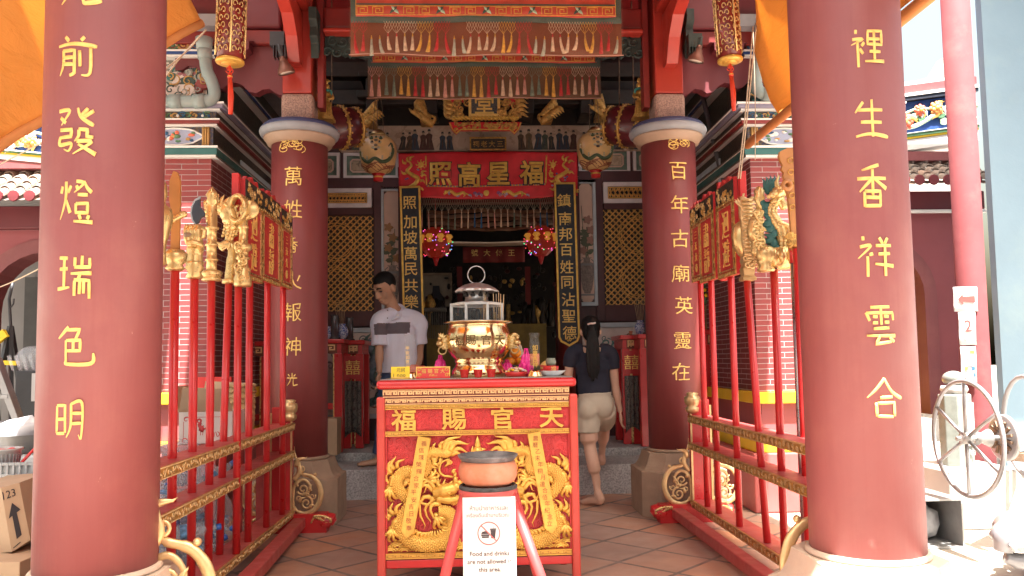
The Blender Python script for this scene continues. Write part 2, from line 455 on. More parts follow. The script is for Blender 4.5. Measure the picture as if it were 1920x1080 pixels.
M['skin_pale'] = mat('pale skin', (.62, .39, .28), .5, var=.06, scale=9, bump=.03)
M['hair'] = mat('black hair', (.006, .005, .005), .6, spec=.25, var=.3, scale=40, bump=.15, bscale=90)
M['polo'] = mat('pale lilac cotton', (.70, .74, .88), .85, var=.04, scale=6, bump=.12, bscale=12)
M['polo_band'] = mat('grey cotton band', (.13, .11, .13), .85, var=.06)
M['jeans'] = mat('blue denim', (.05, .085, .17), .85, var=.25, scale=14, bump=.15, bscale=40)
M['tee'] = mat('navy cotton', (.022, .024, .042), .9, var=.12, scale=6, bump=.15, bscale=10)
M['shorts'] = mat('khaki cotton', (.52, .46, .36), .9, var=.06, scale=8, bump=.2, bscale=12)
M['amber_lamp'] = mat('lamp glass', (.75, .66, .55), .15, var=.05)
def glass(name, tint, rough=.02, alpha=.25, spec=.5):
 k = NT(name)
 k.set(Base_Color=tint, Roughness=rough, Specular_IOR_Level=spec, Alpha=alpha)
 return k.m
M['glass'] = glass('clear glass', (.25, .28, .3), .03, .06)
M['film'] = glass('clear plastic film', (.55, .42, .32), .12, .05, .35)
M['bag'] = glass('clear plastic bag', (.62, .66, .72), .2, .30, .8)
M['pet'] = glass('clear bottle plastic', (.55, .66, .74), .08, .32, .9)
M['red_glass'] = mat('red cup plastic', (.62, .03, .025), .25, var=.05)
# terracotta floor, tiles laid on the diagonal
k = NT('terracotta floor tiles')
mp = k.n('ShaderNodeMapping'); mp.inputs['Rotation'].default_value = (0, 0, R(45)); mp.inputs['Location'].default_value = (0.03, -.02, 0)
k.l(k.co, mp.inputs['Vector'])
br = k.n('ShaderNodeTexBrick', offset=0, squash=1)
k.l(mp.outputs[0], br.inputs['Vector'])
for a, b in (('Scale', 1), ('Mortar Size', .014), ('Mortar Smooth', .15), ('Brick Width', .40), ('Row Height', .40)): br.inputs[a].default_value = b
br.inputs['Color1'].default_value = (.54, .26, .145, 1); br.inputs['Color2'].default_value = (.37, .255, .21, 1); br.inputs['Mortar'].default_value = (.12, .105, .095, 1)
c = k.mix(k.ramp(k.noise(3.2, 6, .65), [(.43, (0, 0, 0)), (.72, (.7, .7, .7))]), br.outputs['Color'], (.42, .30, .25))
c = k.mix(k.ramp(k.noise(1.1, 5, .6), [(.45, (0, 0, 0)), (.7, (.65, .65, .65))]), c, (.25, .185, .155))
c = k.mix(k.ramp(k.noise(45, 4, .7), [(.66, (0, 0, 0)), (.72, (.5, .5, .5))]), c, (.50, .40, .34))
k.set(Base_Color=c, Roughness=k.ramp(k.noise(4, 5), [(.3, (.32,) * 3), (.7, (.62,) * 3)]))
hh = k.math('SUBTRACT', k.math('MULTIPLY', k.noise(12, 5), .25), br.outputs['Fac'])
k.bump(hh, .5, .006)
M['tiles'] = k.m
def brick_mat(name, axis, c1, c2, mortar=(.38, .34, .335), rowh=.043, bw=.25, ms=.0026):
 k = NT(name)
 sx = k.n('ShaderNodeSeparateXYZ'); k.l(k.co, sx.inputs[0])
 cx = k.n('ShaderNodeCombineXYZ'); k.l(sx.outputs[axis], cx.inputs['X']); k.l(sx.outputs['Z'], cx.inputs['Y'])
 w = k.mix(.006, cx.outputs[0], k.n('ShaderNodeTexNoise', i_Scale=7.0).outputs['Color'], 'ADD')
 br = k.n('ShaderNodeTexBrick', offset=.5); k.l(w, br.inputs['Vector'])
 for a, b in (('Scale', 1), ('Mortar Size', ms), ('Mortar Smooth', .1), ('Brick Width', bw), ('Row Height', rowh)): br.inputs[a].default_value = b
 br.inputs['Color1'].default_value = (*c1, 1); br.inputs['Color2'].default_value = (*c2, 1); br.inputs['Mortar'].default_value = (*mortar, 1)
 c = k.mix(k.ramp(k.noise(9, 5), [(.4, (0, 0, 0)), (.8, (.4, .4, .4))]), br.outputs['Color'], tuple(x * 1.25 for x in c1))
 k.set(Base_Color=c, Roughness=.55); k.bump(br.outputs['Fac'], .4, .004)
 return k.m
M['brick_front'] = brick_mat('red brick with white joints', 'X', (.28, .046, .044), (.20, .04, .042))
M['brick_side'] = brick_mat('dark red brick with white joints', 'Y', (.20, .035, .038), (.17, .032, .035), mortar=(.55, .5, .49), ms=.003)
def cloth_light(name, col, trans=.5, fold=3.0):
 """a thin sheet that lets light through"""
 k = NT(name)
 c = k.ramp(k.noise(fold, 4), [(.3, tuple(x * .9 for x in col)), (.7, col)])
 k.set(Base_Color=c, Roughness=.7)
 tr = k.n('ShaderNodeBsdfTranslucent'); k.l(c, tr.inputs['Color'])
 mx = k.n('ShaderNodeMixShader'); mx.inputs[0].default_value = trans
 k.l(k.b.outputs[0], mx.inputs[1]); k.l(tr.outputs[0], mx.inputs[2]); k.l(mx.outputs[0], k.out.inputs['Surface'])
 mp = k.n('ShaderNodeMapping'); mp.inputs['Scale'].default_value = (1, .3, 1); k.l(k.co, mp.inputs['Vector']); k.bump(k.noise(fold * 3, 5, .6, mp.outputs[0], .6), .8, .05)
 return k.m
M['canopy'] = cloth_light('orange canopy cloth', (.84, .46, .14), .55)
M['canopy_edge'] = mat('canopy hem', (.62, .26, .08), .6)
M['banner_red'] = mat('crimson satin', (.66, .026, .036), .38, var=.16, scale=7, bump=.25, bscale=9)
M['banner_orange'] = mat('vermilion embroidered cloth', (.55, .055, .025), .5, var=.2, scale=10, bump=.2, bscale=20)
M['banner_green'] = mat('green banner border', (.05, .075, .055), .6, var=.2, scale=10)
M['banner_brown'] = mat('brown banner lining', (.20, .05, .015), .6, var=.25, scale=3)
M['banner_olive'] = mat('olive banner lining', (.14, .06, .02), .6, var=.25, scale=3)
for nm, cc in (('t_red', (.50, .03, .028)), ('t_cream', (.62, .42, .27)), ('t_gold', (.66, .33, .05)), ('t_pink', (.60, .27, .20)), ('t_green', (.17, .20, .14)), ('t_blue', (.03, .11, .22)), ('t_sage', (.42, .40, .30))):
 M[nm] = mat('tassel ' + nm[2:], cc, .6, var=.25, scale=40)
def mottle(name, cols, scale=9, stretch=(1, 1, 1), rough=.55, detail=5, bump=.2):
 """many-coloured painted relief"""
 k = NT(name)
 mp = k.n('ShaderNodeMapping'); mp.inputs['Scale'].default_value = stretch; k.l(k.co, mp.inputs['Vector'])
 f = k.noise(scale, detail, .62, mp.outputs[0], .8)
 n = len(cols)
 c = k.ramp(f, [(.30 + .42 * i / (n - 1), cols[i]) for i in range(n)], 'CONSTANT')
 c = k.mix(k.ramp(k.noise(scale * 4, 3), [(.4, (0, 0, 0)), (.7, (.5, .5, .5))]), c, tuple(sum(q[i] for q in cols) / n for i in range(3)))
 k.set(Base_Color=c, Roughness=rough)
 if bump: k.bump(f, bump, .02)
 return k.m
M['mural'] = mottle('painted landscape relief', [(.30, .36, .33), (.62, .60, .56), (.55, .55, .53), (.14, .15, .13), (.60, .58, .52), (.35, .16, .12), (.25, .33, .36)], 7, (1, 1, 1))
M['frieze_dark'] = mottle('painted dark frieze', [(.03, .045, .10), (.04, .05, .12), (.14, .10, .05), (.03, .04, .08), (.18, .06, .04), (.05, .08, .06)], 22)
M['carving_dark'] = mottle('dark painted carving', [(.02, .02, .018), (.05, .04, .03), (.018, .02, .018), (.10, .055, .025), (.02, .03, .025)], 26, bump=.5)
M['frieze_people'] = mottle('faded painted scroll', [(.40, .27, .19), (.54, .39, .29), (.60, .45, .35), (.47, .34, .25)], 6, bump=.05)
M['landscape_small'] = mottle('little painted landscape', [(.2, .15, .1), (.42, .33, .23), (.54, .43, .31), (.26, .23, .16)], 14, bump=.1)
M['beads'] = mat('little candies', (.70, .45, .25), .5, var=.6, scale=60)
# ------------------------------------------------------------------ ground
g = MB(); g.bx(-60, 60, -60, 80, -.5, -.004)
tag(g.build('ground', M['conc'], loc=(0, 0, 0)), kind='structure')
g = MB(); g.add([(-60, -60, 0), (60, -60, 0), (60, 1.2, 0), (-60, 1.2, 0)], [(0, 1, 2, 3)]); tag(g.build('street', mat('bounce cutting asphalt', (.075, .073, .07), .85, var=.3, scale=30), loc=(0, 0, 0)), kind='structure')  # unseen dark ground before the porch, added to cut bounce light onto the columns
fl = MB(); fl.add([(-1.92, 1.21, 0), (2.15, 1.21, 0), (2.15, 7.5, 0), (-1.92, 7.5, 0)], [(0, 1, 2, 3)])
tag(fl.build('porch_floor', M['tiles'], loc=(0, 0, 0)), kind='structure')
st = MB(); st.bx(-2.06, 2.24, 7.26, 7.92, -.2, .265); st.bx(-2.06, 2.24, 7.922, 17, -.2, .34)
tag(st.build('stone_steps', M['granite'], loc=(0, 7.3, 0), bevel=.012), kind='structure')
# ------------------------------------------------------------------ columns
def on_column(px, py, X, Y, r):
 d = ray(px, py); a = d.x ** 2 + d.y ** 2; b = -2 * (d.x * X + d.y * Y); c = X * X + Y * Y - r * r
 q = b * b - 4 * a * c
 t = (-b - math.sqrt(max(q, 0))) / (2 * a)
 p = V((d.x * t, d.y * t, CAM_Z + d.z * t))
 return math.atan2(p.y - Y, p.x - X), p.z, p
BRUSH = {'光': 'kakh dcgf qcnf bhth> hhgmbr< mhmqoruq>', '前': 'ebgd obmd afjeuf> dhdnbs< dhjhjrhs dkjk dnjn mhmo rgrrns<', '發': 'acgcbi< bfeh kbmfsi> pbme scnf bkhkhnbn bnbqhqgtds< lklnjp< lkpkpnsn kprpiu< lqtu>', '燈': 'cdbg hdfg ebejbs< ejhp> kbocjg< kdlf obqesg> lhqh klll llqlqpkpkl mqns rqqs jttt>', '瑞': 'bcgc bhgh ecep aqhp< obog kckg kgsgsc ijtj> njmm kmkt kmsmsu nmns pmps', '色': 'gbag< fcnckh fhnhnmfm jhjm fhfqgstsun>', '明': 'bcbq bchchq bjhj bqhq lblmis< lbsbssqr< lgsg llsl', '人': 'kajifn< kajiun>', '裡': 'dadc bfhfai< egeu fkhn gjih kbtbtikikb kfsf obor lmsm irur>', '生': 'fbag< cfrf kaks dlql asjrus>', '香': 'oaec< bgsg kcko kgcm< kgsl> fmft fmomot fpop ftot', '祥': 'dadc bfhfal< fkfu gjij mboe rbpe kftf ljsj joup> pfpu', '雲': 'ebqb bedi besesi kbkk fgig fjij mgpg mjpj fmpm bqtq> jqguqt prst', '合': 'kafgak< kaohul> hkok fnfu fnpnpu fuou'}
def brush(mb, ch, size, fn, sx):
 """one brush-written character: strokes on a 20 x 20 grid"""
 for k, st in enumerate(BRUSH[ch].split()):
  end = st[-1] if st[-1] in '<>' else ''; q = st.rstrip('<>')
  P = [V(((ord(q[i]) - 107) / 20 + rnd.uniform(-.012, .012), (107 - ord(q[i + 1])) / 20 + rnd.uniform(-.012, .012), 0)) for i in range(0, len(q), 2)]
  P = catmull(P, 6) if len(P) > 2 and end else [a.lerp(b, t / 4) for a, b in zip(P, P[1:]) for t in range(4)] + [P[-1]]
  n = len(P); w = .038
  rs = [w * ((.95 + .25 * math.sin(i * 2.9 / n + .4)) * (1 if not end else (1.05 - .85 * (i / n) ** 2 if end == '<' else .75 + .9 * (i / n) ** 2 - 1.25 * max(0, (i / n - .8) * 5) ** 1.5))) for i in range(n)]
  rs = [max(r, .008) for r in rs]
  m = MB(); m.tube(P, rs, 8, 0, True, None, ((0, 0, 1), .32)); z0 = .003 + .0004 * k
  mb.add([fn(p.x * size * sx, p.y * size, z0 + p.z * size * .6) for p in m.v], m.f, 0, True)
def column(name, label, X, Y, r, z0, z1, chars, mtl, wchar, capital=False, emblem=None):
 t = thing(name, label, 'column', (X, Y, 0), 'red temple columns')
 sh = MB(); sh.lathe([(r, z0), (r, lerp(z0, z1, .33)), (r, lerp(z0, z1, .66)), (r, z1)], (X, Y, 0), 64)
 sh.build('shaft', mtl, t)
 ins = MB()
 for i, (ch, px, py, hpx, sx) in enumerate(chars):
  a0, zc, p = on_column(px, py, X, Y, r)
  size = hpx / FPX * p.length / .92
  def fn(x, y, z, a0=a0, zc=zc):
   a = a0 + x / r; rr = r - .003 + z
   return V((X + rr * math.cos(a), Y + rr * math.sin(a), zc + y))
  if ch in BRUSH: brush(ins, ch, size * .76, fn, sx * .80)
  else: ins.glyph(ch, size, fn, wchar, 0, .009, sx, .05, i + X)
 if emblem:
  a0, zc, p = on_column(*emblem, X, Y, r)
  for k in range(9):
   cx, cy = rnd.uniform(-.09, .09), rnd.uniform(-.05, .05)
   pts = []
   for q in range(14):
    an = q * .62 + k; rr = .035 * (1 - q / 16)
    x, y = cx + math.cos(an) * rr * 1.4, cy + math.sin(an) * rr
    a = a0 + x / r
    pts.append(V((X + (r + .002) * math.cos(a), Y + (r + .002) * math.sin(a), zc + y)))
   ins.tube(pts, .003, 5)
 ins.build('inscription', M['gold_flat'], t)
 b = MB()
 def ring(h, c, z): return [V((X + x, Y + y, z)) for x, y in ((-h + c, -h), (h - c, -h), (h, -h + c), (h, h - c), (h - c, h), (-h + c, h), (-h, h - c), (-h, -h + c))]
 rr = [(.335, .12, 0), (.335, .12, z0 - .15)]
 for i in range(7):
  q = i / 6; rr.append((lerp(.335, r + .035, q ** .6), lerp(.12, .105, q), z0 - .145 + .125 * q ** 1.5))
 rr += [(r + .035, .105, z0 - .012)]
 b.loft([ring(*q) for q in rr])
 b.lathe([(r + .012, z0 - .012), (r + .02, z0 - .004), (r + .012, z0 + .012)], (X, Y, 0), 48)
 b.build('stone_base', M['stone_light'] if not capital else M['stone'], t, .006)
 if capital:
  c = MB(); z = z1
  prof = [(r, z - .01), (r + .03, z), (r + .045, z + .03), (r + .06, z + .045), (r + .06, z + .06)]
  c.lathe(prof, (X, Y, 0), 56, 0)
  c.lathe([(r + .06, z + .061), (r + .085, z + .075), (r + .095, z + .10), (r + .09, z + .12)], (X, Y, 0), 56, 1)
  c.lathe([(r + .09, z + .121), (r + .08, z + .135), (r + .06, z + .16), (.05, z + .18)], (X, Y, 0), 56, 2)
  c.build('capital', [M['cream'], M['greywhite'], mat('navy capital top', (.05, .06, .14), .5)], t)
 return t
OL = (-1.470, 3.225); OR = (1.573, 3.225); IL = (-1.386, 6.40); IR = (1.604, 6.40); CR = .22
ZB = .49
LC = [('光', 150, -28, 84, 1.0), ('前', 143, 107, 78, 1.05), ('發', 145, 243, 84, 1.0), ('燈', 143, 378, 80, .98), ('瑞', 140, 517, 82, .98), ('色', 140, 650, 80, .98), ('明', 130, 790, 74, .95)]
RC = [('人', 1650, -33, 74, 1.1), ('裡', 1627, 90, 66, 1.05), ('生', 1635, 225, 74, .95), ('香', 1637, 350, 80, .95), ('祥', 1643, 480, 76, 1.05), ('雲', 1652, 608, 74, 1.0), ('合', 1660, 745, 74, 1.15)]
column('red_column', 'wide red column in front of the orange canopy with vertical gold characters ending in 明', *OL, CR, .435, 5.4, LC, M['col_red'], .0)
column('red_column', 'wide red column beside the silver hand wheel with vertical gold characters ending in 合', *OR, CR, .425, 5.4, RC, M['col_red'], .0)
ILC = [(c, 550 - i * .4, y, 32, .95) for i, (c, y) in enumerate(zip('萬姓香火報神光', (330, 392, 460, 525, 585, 650, 713)))]
IRC = [(c, x, y, 31, 1.05) for c, x, y in zip('百年古廟英靈在', (1272, 1275, 1275, 1277, 1283, 1280, 1277), (320, 383, 447, 512, 572, 638, 697))]
ZC = at(560, 262, 6.2).z
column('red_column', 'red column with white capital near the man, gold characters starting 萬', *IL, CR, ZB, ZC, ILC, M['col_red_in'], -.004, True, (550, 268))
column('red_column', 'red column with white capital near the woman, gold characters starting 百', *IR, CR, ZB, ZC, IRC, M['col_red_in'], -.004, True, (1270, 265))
# ------------------------------------------------------------------ porch frame: beams, posts and brackets over the columns
pf = thing('porch_frame', 'red timber roof frame standing on the four columns above the porch', 'roof frame', (0.08, 6.4, ZC + .18))
for cx, cy in (IL, IR):
 b = MB(); b.bx(cx - .125, cx + .125, cy - .125, cy + .125, ZC + .17, ZC + .40)
 b.build('stone_block', M['stone_speck'], pf, .03)
 p = MB(); p.bx(cx - .115, cx + .115, cy - .115, cy + .115, ZC + .402, 5.2); p.build('post', M['beam'], pf, .01)
 s = 1 if cx > 0 else -1
 # slim upright and carved green plate on the inner side of the post
 q = MB(); q.bx(cx - s * .175 - .025, cx - s * .175 + .025, cy - .06, cy + .06, ZC + .30, 5.2); q.build('upright', M['beam_dark'], pf, .006)
 # long beam running forward from the post, with its curved brace
 lb = MB(); lb.bx(cx - .11, cx + .11, 1.75, cy - .118, 4.02, 4.34); lb.build('long_beam', M['beam'], pf, .02)
 lb = MB(); lb.bx(cx - .10, cx + .10, 2.05, cy + .9, 4.62, 4.9); lb.build('long_beam', M['beam'], pf, .02)
 br = MB(); pts = [(0, 3.56), (0, 4.0), (-.62, 4.0), (-.60, 3.93), (-.34, 3.86), (-.20, 3.74), (-.10, 3.56)]
 MY = Matrix(((0, 0, 1, cx), (1, 0, 0, cy - .12), (0, 1, 0, 0), (0, 0, 0, 1)))
 br.prism(pts, -.045, .045, 0, MY); br.build('brace', M['beam'], pf, .008)
 gb = MB(); gx = cx + .16
 MY2 = Matrix(((0, 0, 1, cx - s * .0 + (.15 if s > 0 else .15)), (1, 0, 0, cy - .16), (0, 1, 0, 0), (0, 0, 0, 1)))
 gb.prism([(0, 3.62), (.06, 3.70), (.06, 4.0), (-.10, 4.0), (-.10, 3.90), (-.05, 3.86), (-.06, 3.78), (-.01, 3.74)], -.03, .03, 0, MY2)
 gb.build('green_bracket', M['dark_green'], pf, .006)
# cross beams between the two posts
cb = MB(); cb.bx(IL[0] + .205, IR[0] - .205, 6.30, 6.50, at(600, 53, 6.3).z, at(600, 12, 6.3).z); cb.build('cross_beam', M['beam_dark'], pf, .02)
cb = MB(); cb.bx(IL[0] + .205, IR[0] - .205, 6.27, 6.53, at(600, 62, 6.3).z, at(600, 54, 6.3).z); cb.build('cross_beam', M['beam'], pf, .012)
cb = MB(); cb.tube([(IL[0] - .2, 6.12, 4.22), (IR[0] + .2, 6.12, 4.18)], .018, 10); cb.build('bamboo_rod', M['wood'], pf)
for s, c0 in ((-1, IL), (1, IR)):
 # carved dark plates under the cross beam
 d = MB(); zt, zb = at(620, 65, 6.4).z, at(620, 116, 6.4).z
 x0 = c0[0] - s * .205; x1 = c0[0] - s * .58
 a, b = min(x0, x1), max(x0, x1)
 n = 12; poly = [(a, zt), (b, zt)] + [(lerp(b, a, i / n), zb + .03 * abs(math.sin(i * 1.3)) + .05 * i / n * (1 if s < 0 else -1) + (.0 if s < 0 else .05)) for i in range(n + 1)]
 d.prism(poly, 0, .05, 0, front(0, 6.42, 0))
 for i in range(9):
  d.scroll((lerp(a, b, (i + .5) / 9), lerp(zb, zt, .3 + .4 * (i % 2))), .05, .008, i * 70, 1.2, .012, front(0, 6.365, 0), 0, 14)
 d.build('carved_plate', M['dark_green'], pf)
# rose coloured side brackets between the post and the side wall
for s, c0, xe in ((-1, IL, -2.35), (1, IR, 2.52)):
 d = MB(); za, zb = (at(500, 90, 6.35).z, at(500, 160, 6.35).z)
 xi = c0[0] + s * .117
 n = 16; poly = [(xi, za), (xe, za)]
 L = abs(xe - xi); prof = [0, .02, .05, .045, .02, .03, .07, .09, .085, .05, .06, .10, .15, .19, .2, .17, .17]
 poly += [(lerp(xe, xi, i / n), zb - .10 + prof[n - i] * 1.25) for i in range(n + 1)]
 d.prism(poly, -.05, .05, 0, front(0, 6.37, 0)); d.build('side_bracket', M['rose'], pf, .008)
 d = MB(); d.bx(min(xi, xe), max(xi, xe), 6.27, 6.47, za + .004, za + .12); d.build('side_beam', M['beam_dark'], pf, .01)
 d = MB(); d.bx(min(xi, xe), max(xi, xe), 6.24, 6.50, za + .13, za + .42); d.build('side_beam', M['rose'], pf, .02)
 d = MB(); cl = xi + s * .36
 d.loft([[V((cl + i * w, 6.30 - (w * .4), z)) if False else V((cl + i * w, 6.30 + j * .09, z)) for i, j in ((-1, -1), (1, -1), (1, 1), (-1, 1))] for w, z in ((.05, za - .12), (.12, za - .06), (.12, za + .0), (.16, za + .003))])
 d.build('bracket_block', M['rose'], pf, .012)
 # eave beam of the side wing, running to the front
 d = MB(); d.bx(min(c0[0] + s * .75, c0[0] + s * .98), max(c0[0] + s * .75, c0[0] + s * .98), 2.6, 6.2, 4.22, 4.5); d.build('eave_beam', M['plum'], pf, .02)
# roof boards over the porch
rf = MB();
rf.bx(.5, 2.05, 1.52, 5.74, 5.2, 5.3); rf.bx(-1.9, .499, .9, 5.74, 5.2, 5.3); rf.bx(-2.35, 2.6, 5.745, 9.3, 5.21, 5.31)
for i in range(13): rf.bx(-1.8, 2.0, 1.6 + i * .31, 1.66 + i * .31, 5.13, 5.196)
rf.build('roof_boards', M['beam_dark'], pf)
# dark rafters and stacked beams inside, before the hall wall
dk = MB()
for i, (z, y) in enumerate(((3.52, 7.8), (3.80, 7.7), (4.2, 7.9))):
 dk.bx(-2.0, 2.2, y + .95, y + 1.1, z + .55, z + .72)
for x in (-1.1, -.45, .62, 1.28):
 dk.bx(x - .07, x + .07, 8.7, 9.1, 3.95, 5.2)
 dk.bx(x - .16, x + .16, 8.64, 9.1, 4.12, 4.20); dk.bx(x - .14, x + .14, 8.64, 9.1, 4.35, 4.41)
dk.build('inner_rafters', M['near_black'], pf, .01)
# ------------------------------------------------------------------ hall front
FY = 9.2
hf = thing('temple_front', 'plum temple front with gold lattice windows and an open doorway', 'building', (.08, FY, .34))
def plate(mb, x0, y0, x1, y1, d0, d1, mi=0, Y=FY):
 a, b, c, d = rect(x0, y0, x1, y1, Y)
 mb.bx(a, b, Y - d1, Y - d0, c, d, mi)
w = MB()
xl, xr, zlo, ztop = rect(757, 335, 1081, 830, FY)
w.bx(-2.9, xl, FY, FY + .2, .3, 5.25); w.bx(xr, 3.1, FY, FY + .2, .3, 5.25); w.bx(xl, xr, FY, FY + .2, ztop, 5.25)
w.build('wall', M['plum_dark'], hf)
fr = MB()
for (x0, y0, x1, y1, d) in ((600, 584, 702, 613, .05), (600, 388, 702, 404, .04), (600, 335, 757, 357, .05), (702, 340, 716, 613, .06), (600, 783, 757, 829, .06),
       (1118, 572, 1240, 603, .05), (1131, 378, 1240, 393, .04), (1081, 322, 1240, 344, .05), (1118, 326, 1131, 603, .06), (1085, 770, 1240, 826, .06)):
 fr = MB(); plate(fr, x0, y0, x1, y1, .001, d); fr.build('timber_rail', M['plum_dark'], hf, .006)
fr = MB(); plate(fr, 500, -30, 1330, 236.5, .001, .03); fr.build('upper_shade_plate', M['near_black'], hf)  # near-black plate standing in for the shade above the frieze
def lattice(x0, y0, x1, y1):
 a, b, c, d = rect(x0, y0, x1, y1, FY)
 bk = MB(); bk.bx(a, b, FY - .012, FY - .002, c, d); o = bk.build('lattice_window', M['black'], hf)
 m = MB(); s = .074; r = s / math.sqrt(2) * .5 * 2 / math.sqrt(2) * 1.0
 # crossing diagonal ribs with four-petal rings at the crossings
 h = s / 2; nx, nz = int((b - a) / h) + 1, int((d - c) / h) + 1
 F = front(0, FY - .012, 0)
 for i in range(-nz, nx + 1):
  for sg in (1, -1):
   x = a + i * s; z = c
   if sg < 0: x = a + i * s
   p0 = V((x, c)); p1 = V((x + sg * (d - c), d)) if sg > 0 else V((x + (d - c), c))
   if sg < 0: p0, p1 = V((x, d)), V((x + (d - c), c))
   # clip in x
   dx = p1.x - p0.x; dz = p1.y - p0.y
   t0 = max(0, (a - p0.x) / dx); t1 = min(1, (b - p0.x) / dx)
   if t1 - t0 < .01: continue
   q0 = (p0.x + dx * t0, p0.y + dz * t0); q1 = (p0.x + dx * t1, p0.y + dz * t1)
   m.line2([q0, q1], .006, 0, .012 + (.002 if sg > 0 else 0), 0, F)
 for i in range(nx + 1):
  for j in range(nz + 1):
   if (i + j) % 2: continue
   x, z = a + i * h, c + j * h
   if x - .004 < a or x > b - .004 or z < c or z > d: continue
   for k in range(4):
    an = R(45 + 90 * k); u = V((math.cos(an), math.sin(an))); n_ = V((-u.y, u.x))
    L = h * math.sqrt(2) / 2
    P0 = V((x, z)); pts = [P0 + u * (L * q) + n_ * (.0075 * math.sin(q * math.pi)) for q in (0, .33, .66, 1)]
    pts += [P0 + u * (L * q) - n_ * (.0075 * math.sin(q * math.pi)) for q in (.66, .33)]
    pts = [(min(max(p.x, a), b), min(max(p.y, c), d)) for p in pts]
    m.line2(pts, .0035, 0, .017, 0, F, True)
 for rad in (.22, .19):
  cx = (a + b) / 2
  for cz in (lerp(c, d, .27), lerp(c, d, .73)):
   pts = [(cx + rad * math.cos(t * .2618), cz + rad * math.sin(t * .2618)) for t in range(24)]
   m.line2(pts, .005, 0, .019, 0, F, True)
 m.build('gilt_lattice', M['gold_lattice'], o)
M['gold_lattice'] = mat('gilded lattice', (.80, .46, .13), .4, metal=.25, var=.2, scale=18)
lattice(560, 406, 701, 585); lattice(1132, 394, 1260, 573)
def knot_panel(x0, y0, x1, y1, flip):
 a, b, c, d = rect(x0, y0, x1, y1, FY)
 o_ = MB(); t = .05
 o_.line2([(a + t / 2, c + t / 2), (b - t / 2, c + t / 2), (b - t / 2, d - t / 2), (a + t / 2, d - t / 2)], t, 0, .06, 0, front(0, FY, 0), True)
 o = o_.build('knot_panel', mat('chalky lilac frame', (.78, .73, .76), .6, var=.15, scale=8), hf, .004)
 k = MB(); k.bx(a + t, b - t, FY - .03, FY - .001, c + t, d - t, 0)
 F = front(0, FY - .03, 0); A, B, C_, D = a + t + .012, b - t - .012, c + t + .012, d - t - .012
 k.line2([(A, C_), (B, C_), (B, D), (A, D)], .011, 0, .02, 1, F, True)
 H = D - C_; n = int((B - A) / (H * .9)) + 1
 for q in range(n * 2):
  x = A + (B - A) * q / (n * 2); w_ = (B - A) / n * .5
  for off in (0, .022):
   k.line2([(min(x + off, B), C_ + .012), (min(x + w_ * .5, B), C_ + H * .5 + off * .3), (min(x + w_ + off, B), D - .012)], .009, 0, .022 + .001 * (q % 2), 1, F)
   k.line2([(min(x + off, B), D - .012), (min(x + w_ * .5, B), C_ + H * .5 - off * .3), (min(x + w_ + off, B), C_ + .012)], .009, 0, .026 + .001 * (q % 2), 1, F)
 k.build('gilt_knotwork', [M['black'], M['gold_lattice']], o)
knot_panel(570, 355, 698, 391, 1); knot_panel(1130, 343, 1250, 382, -1)
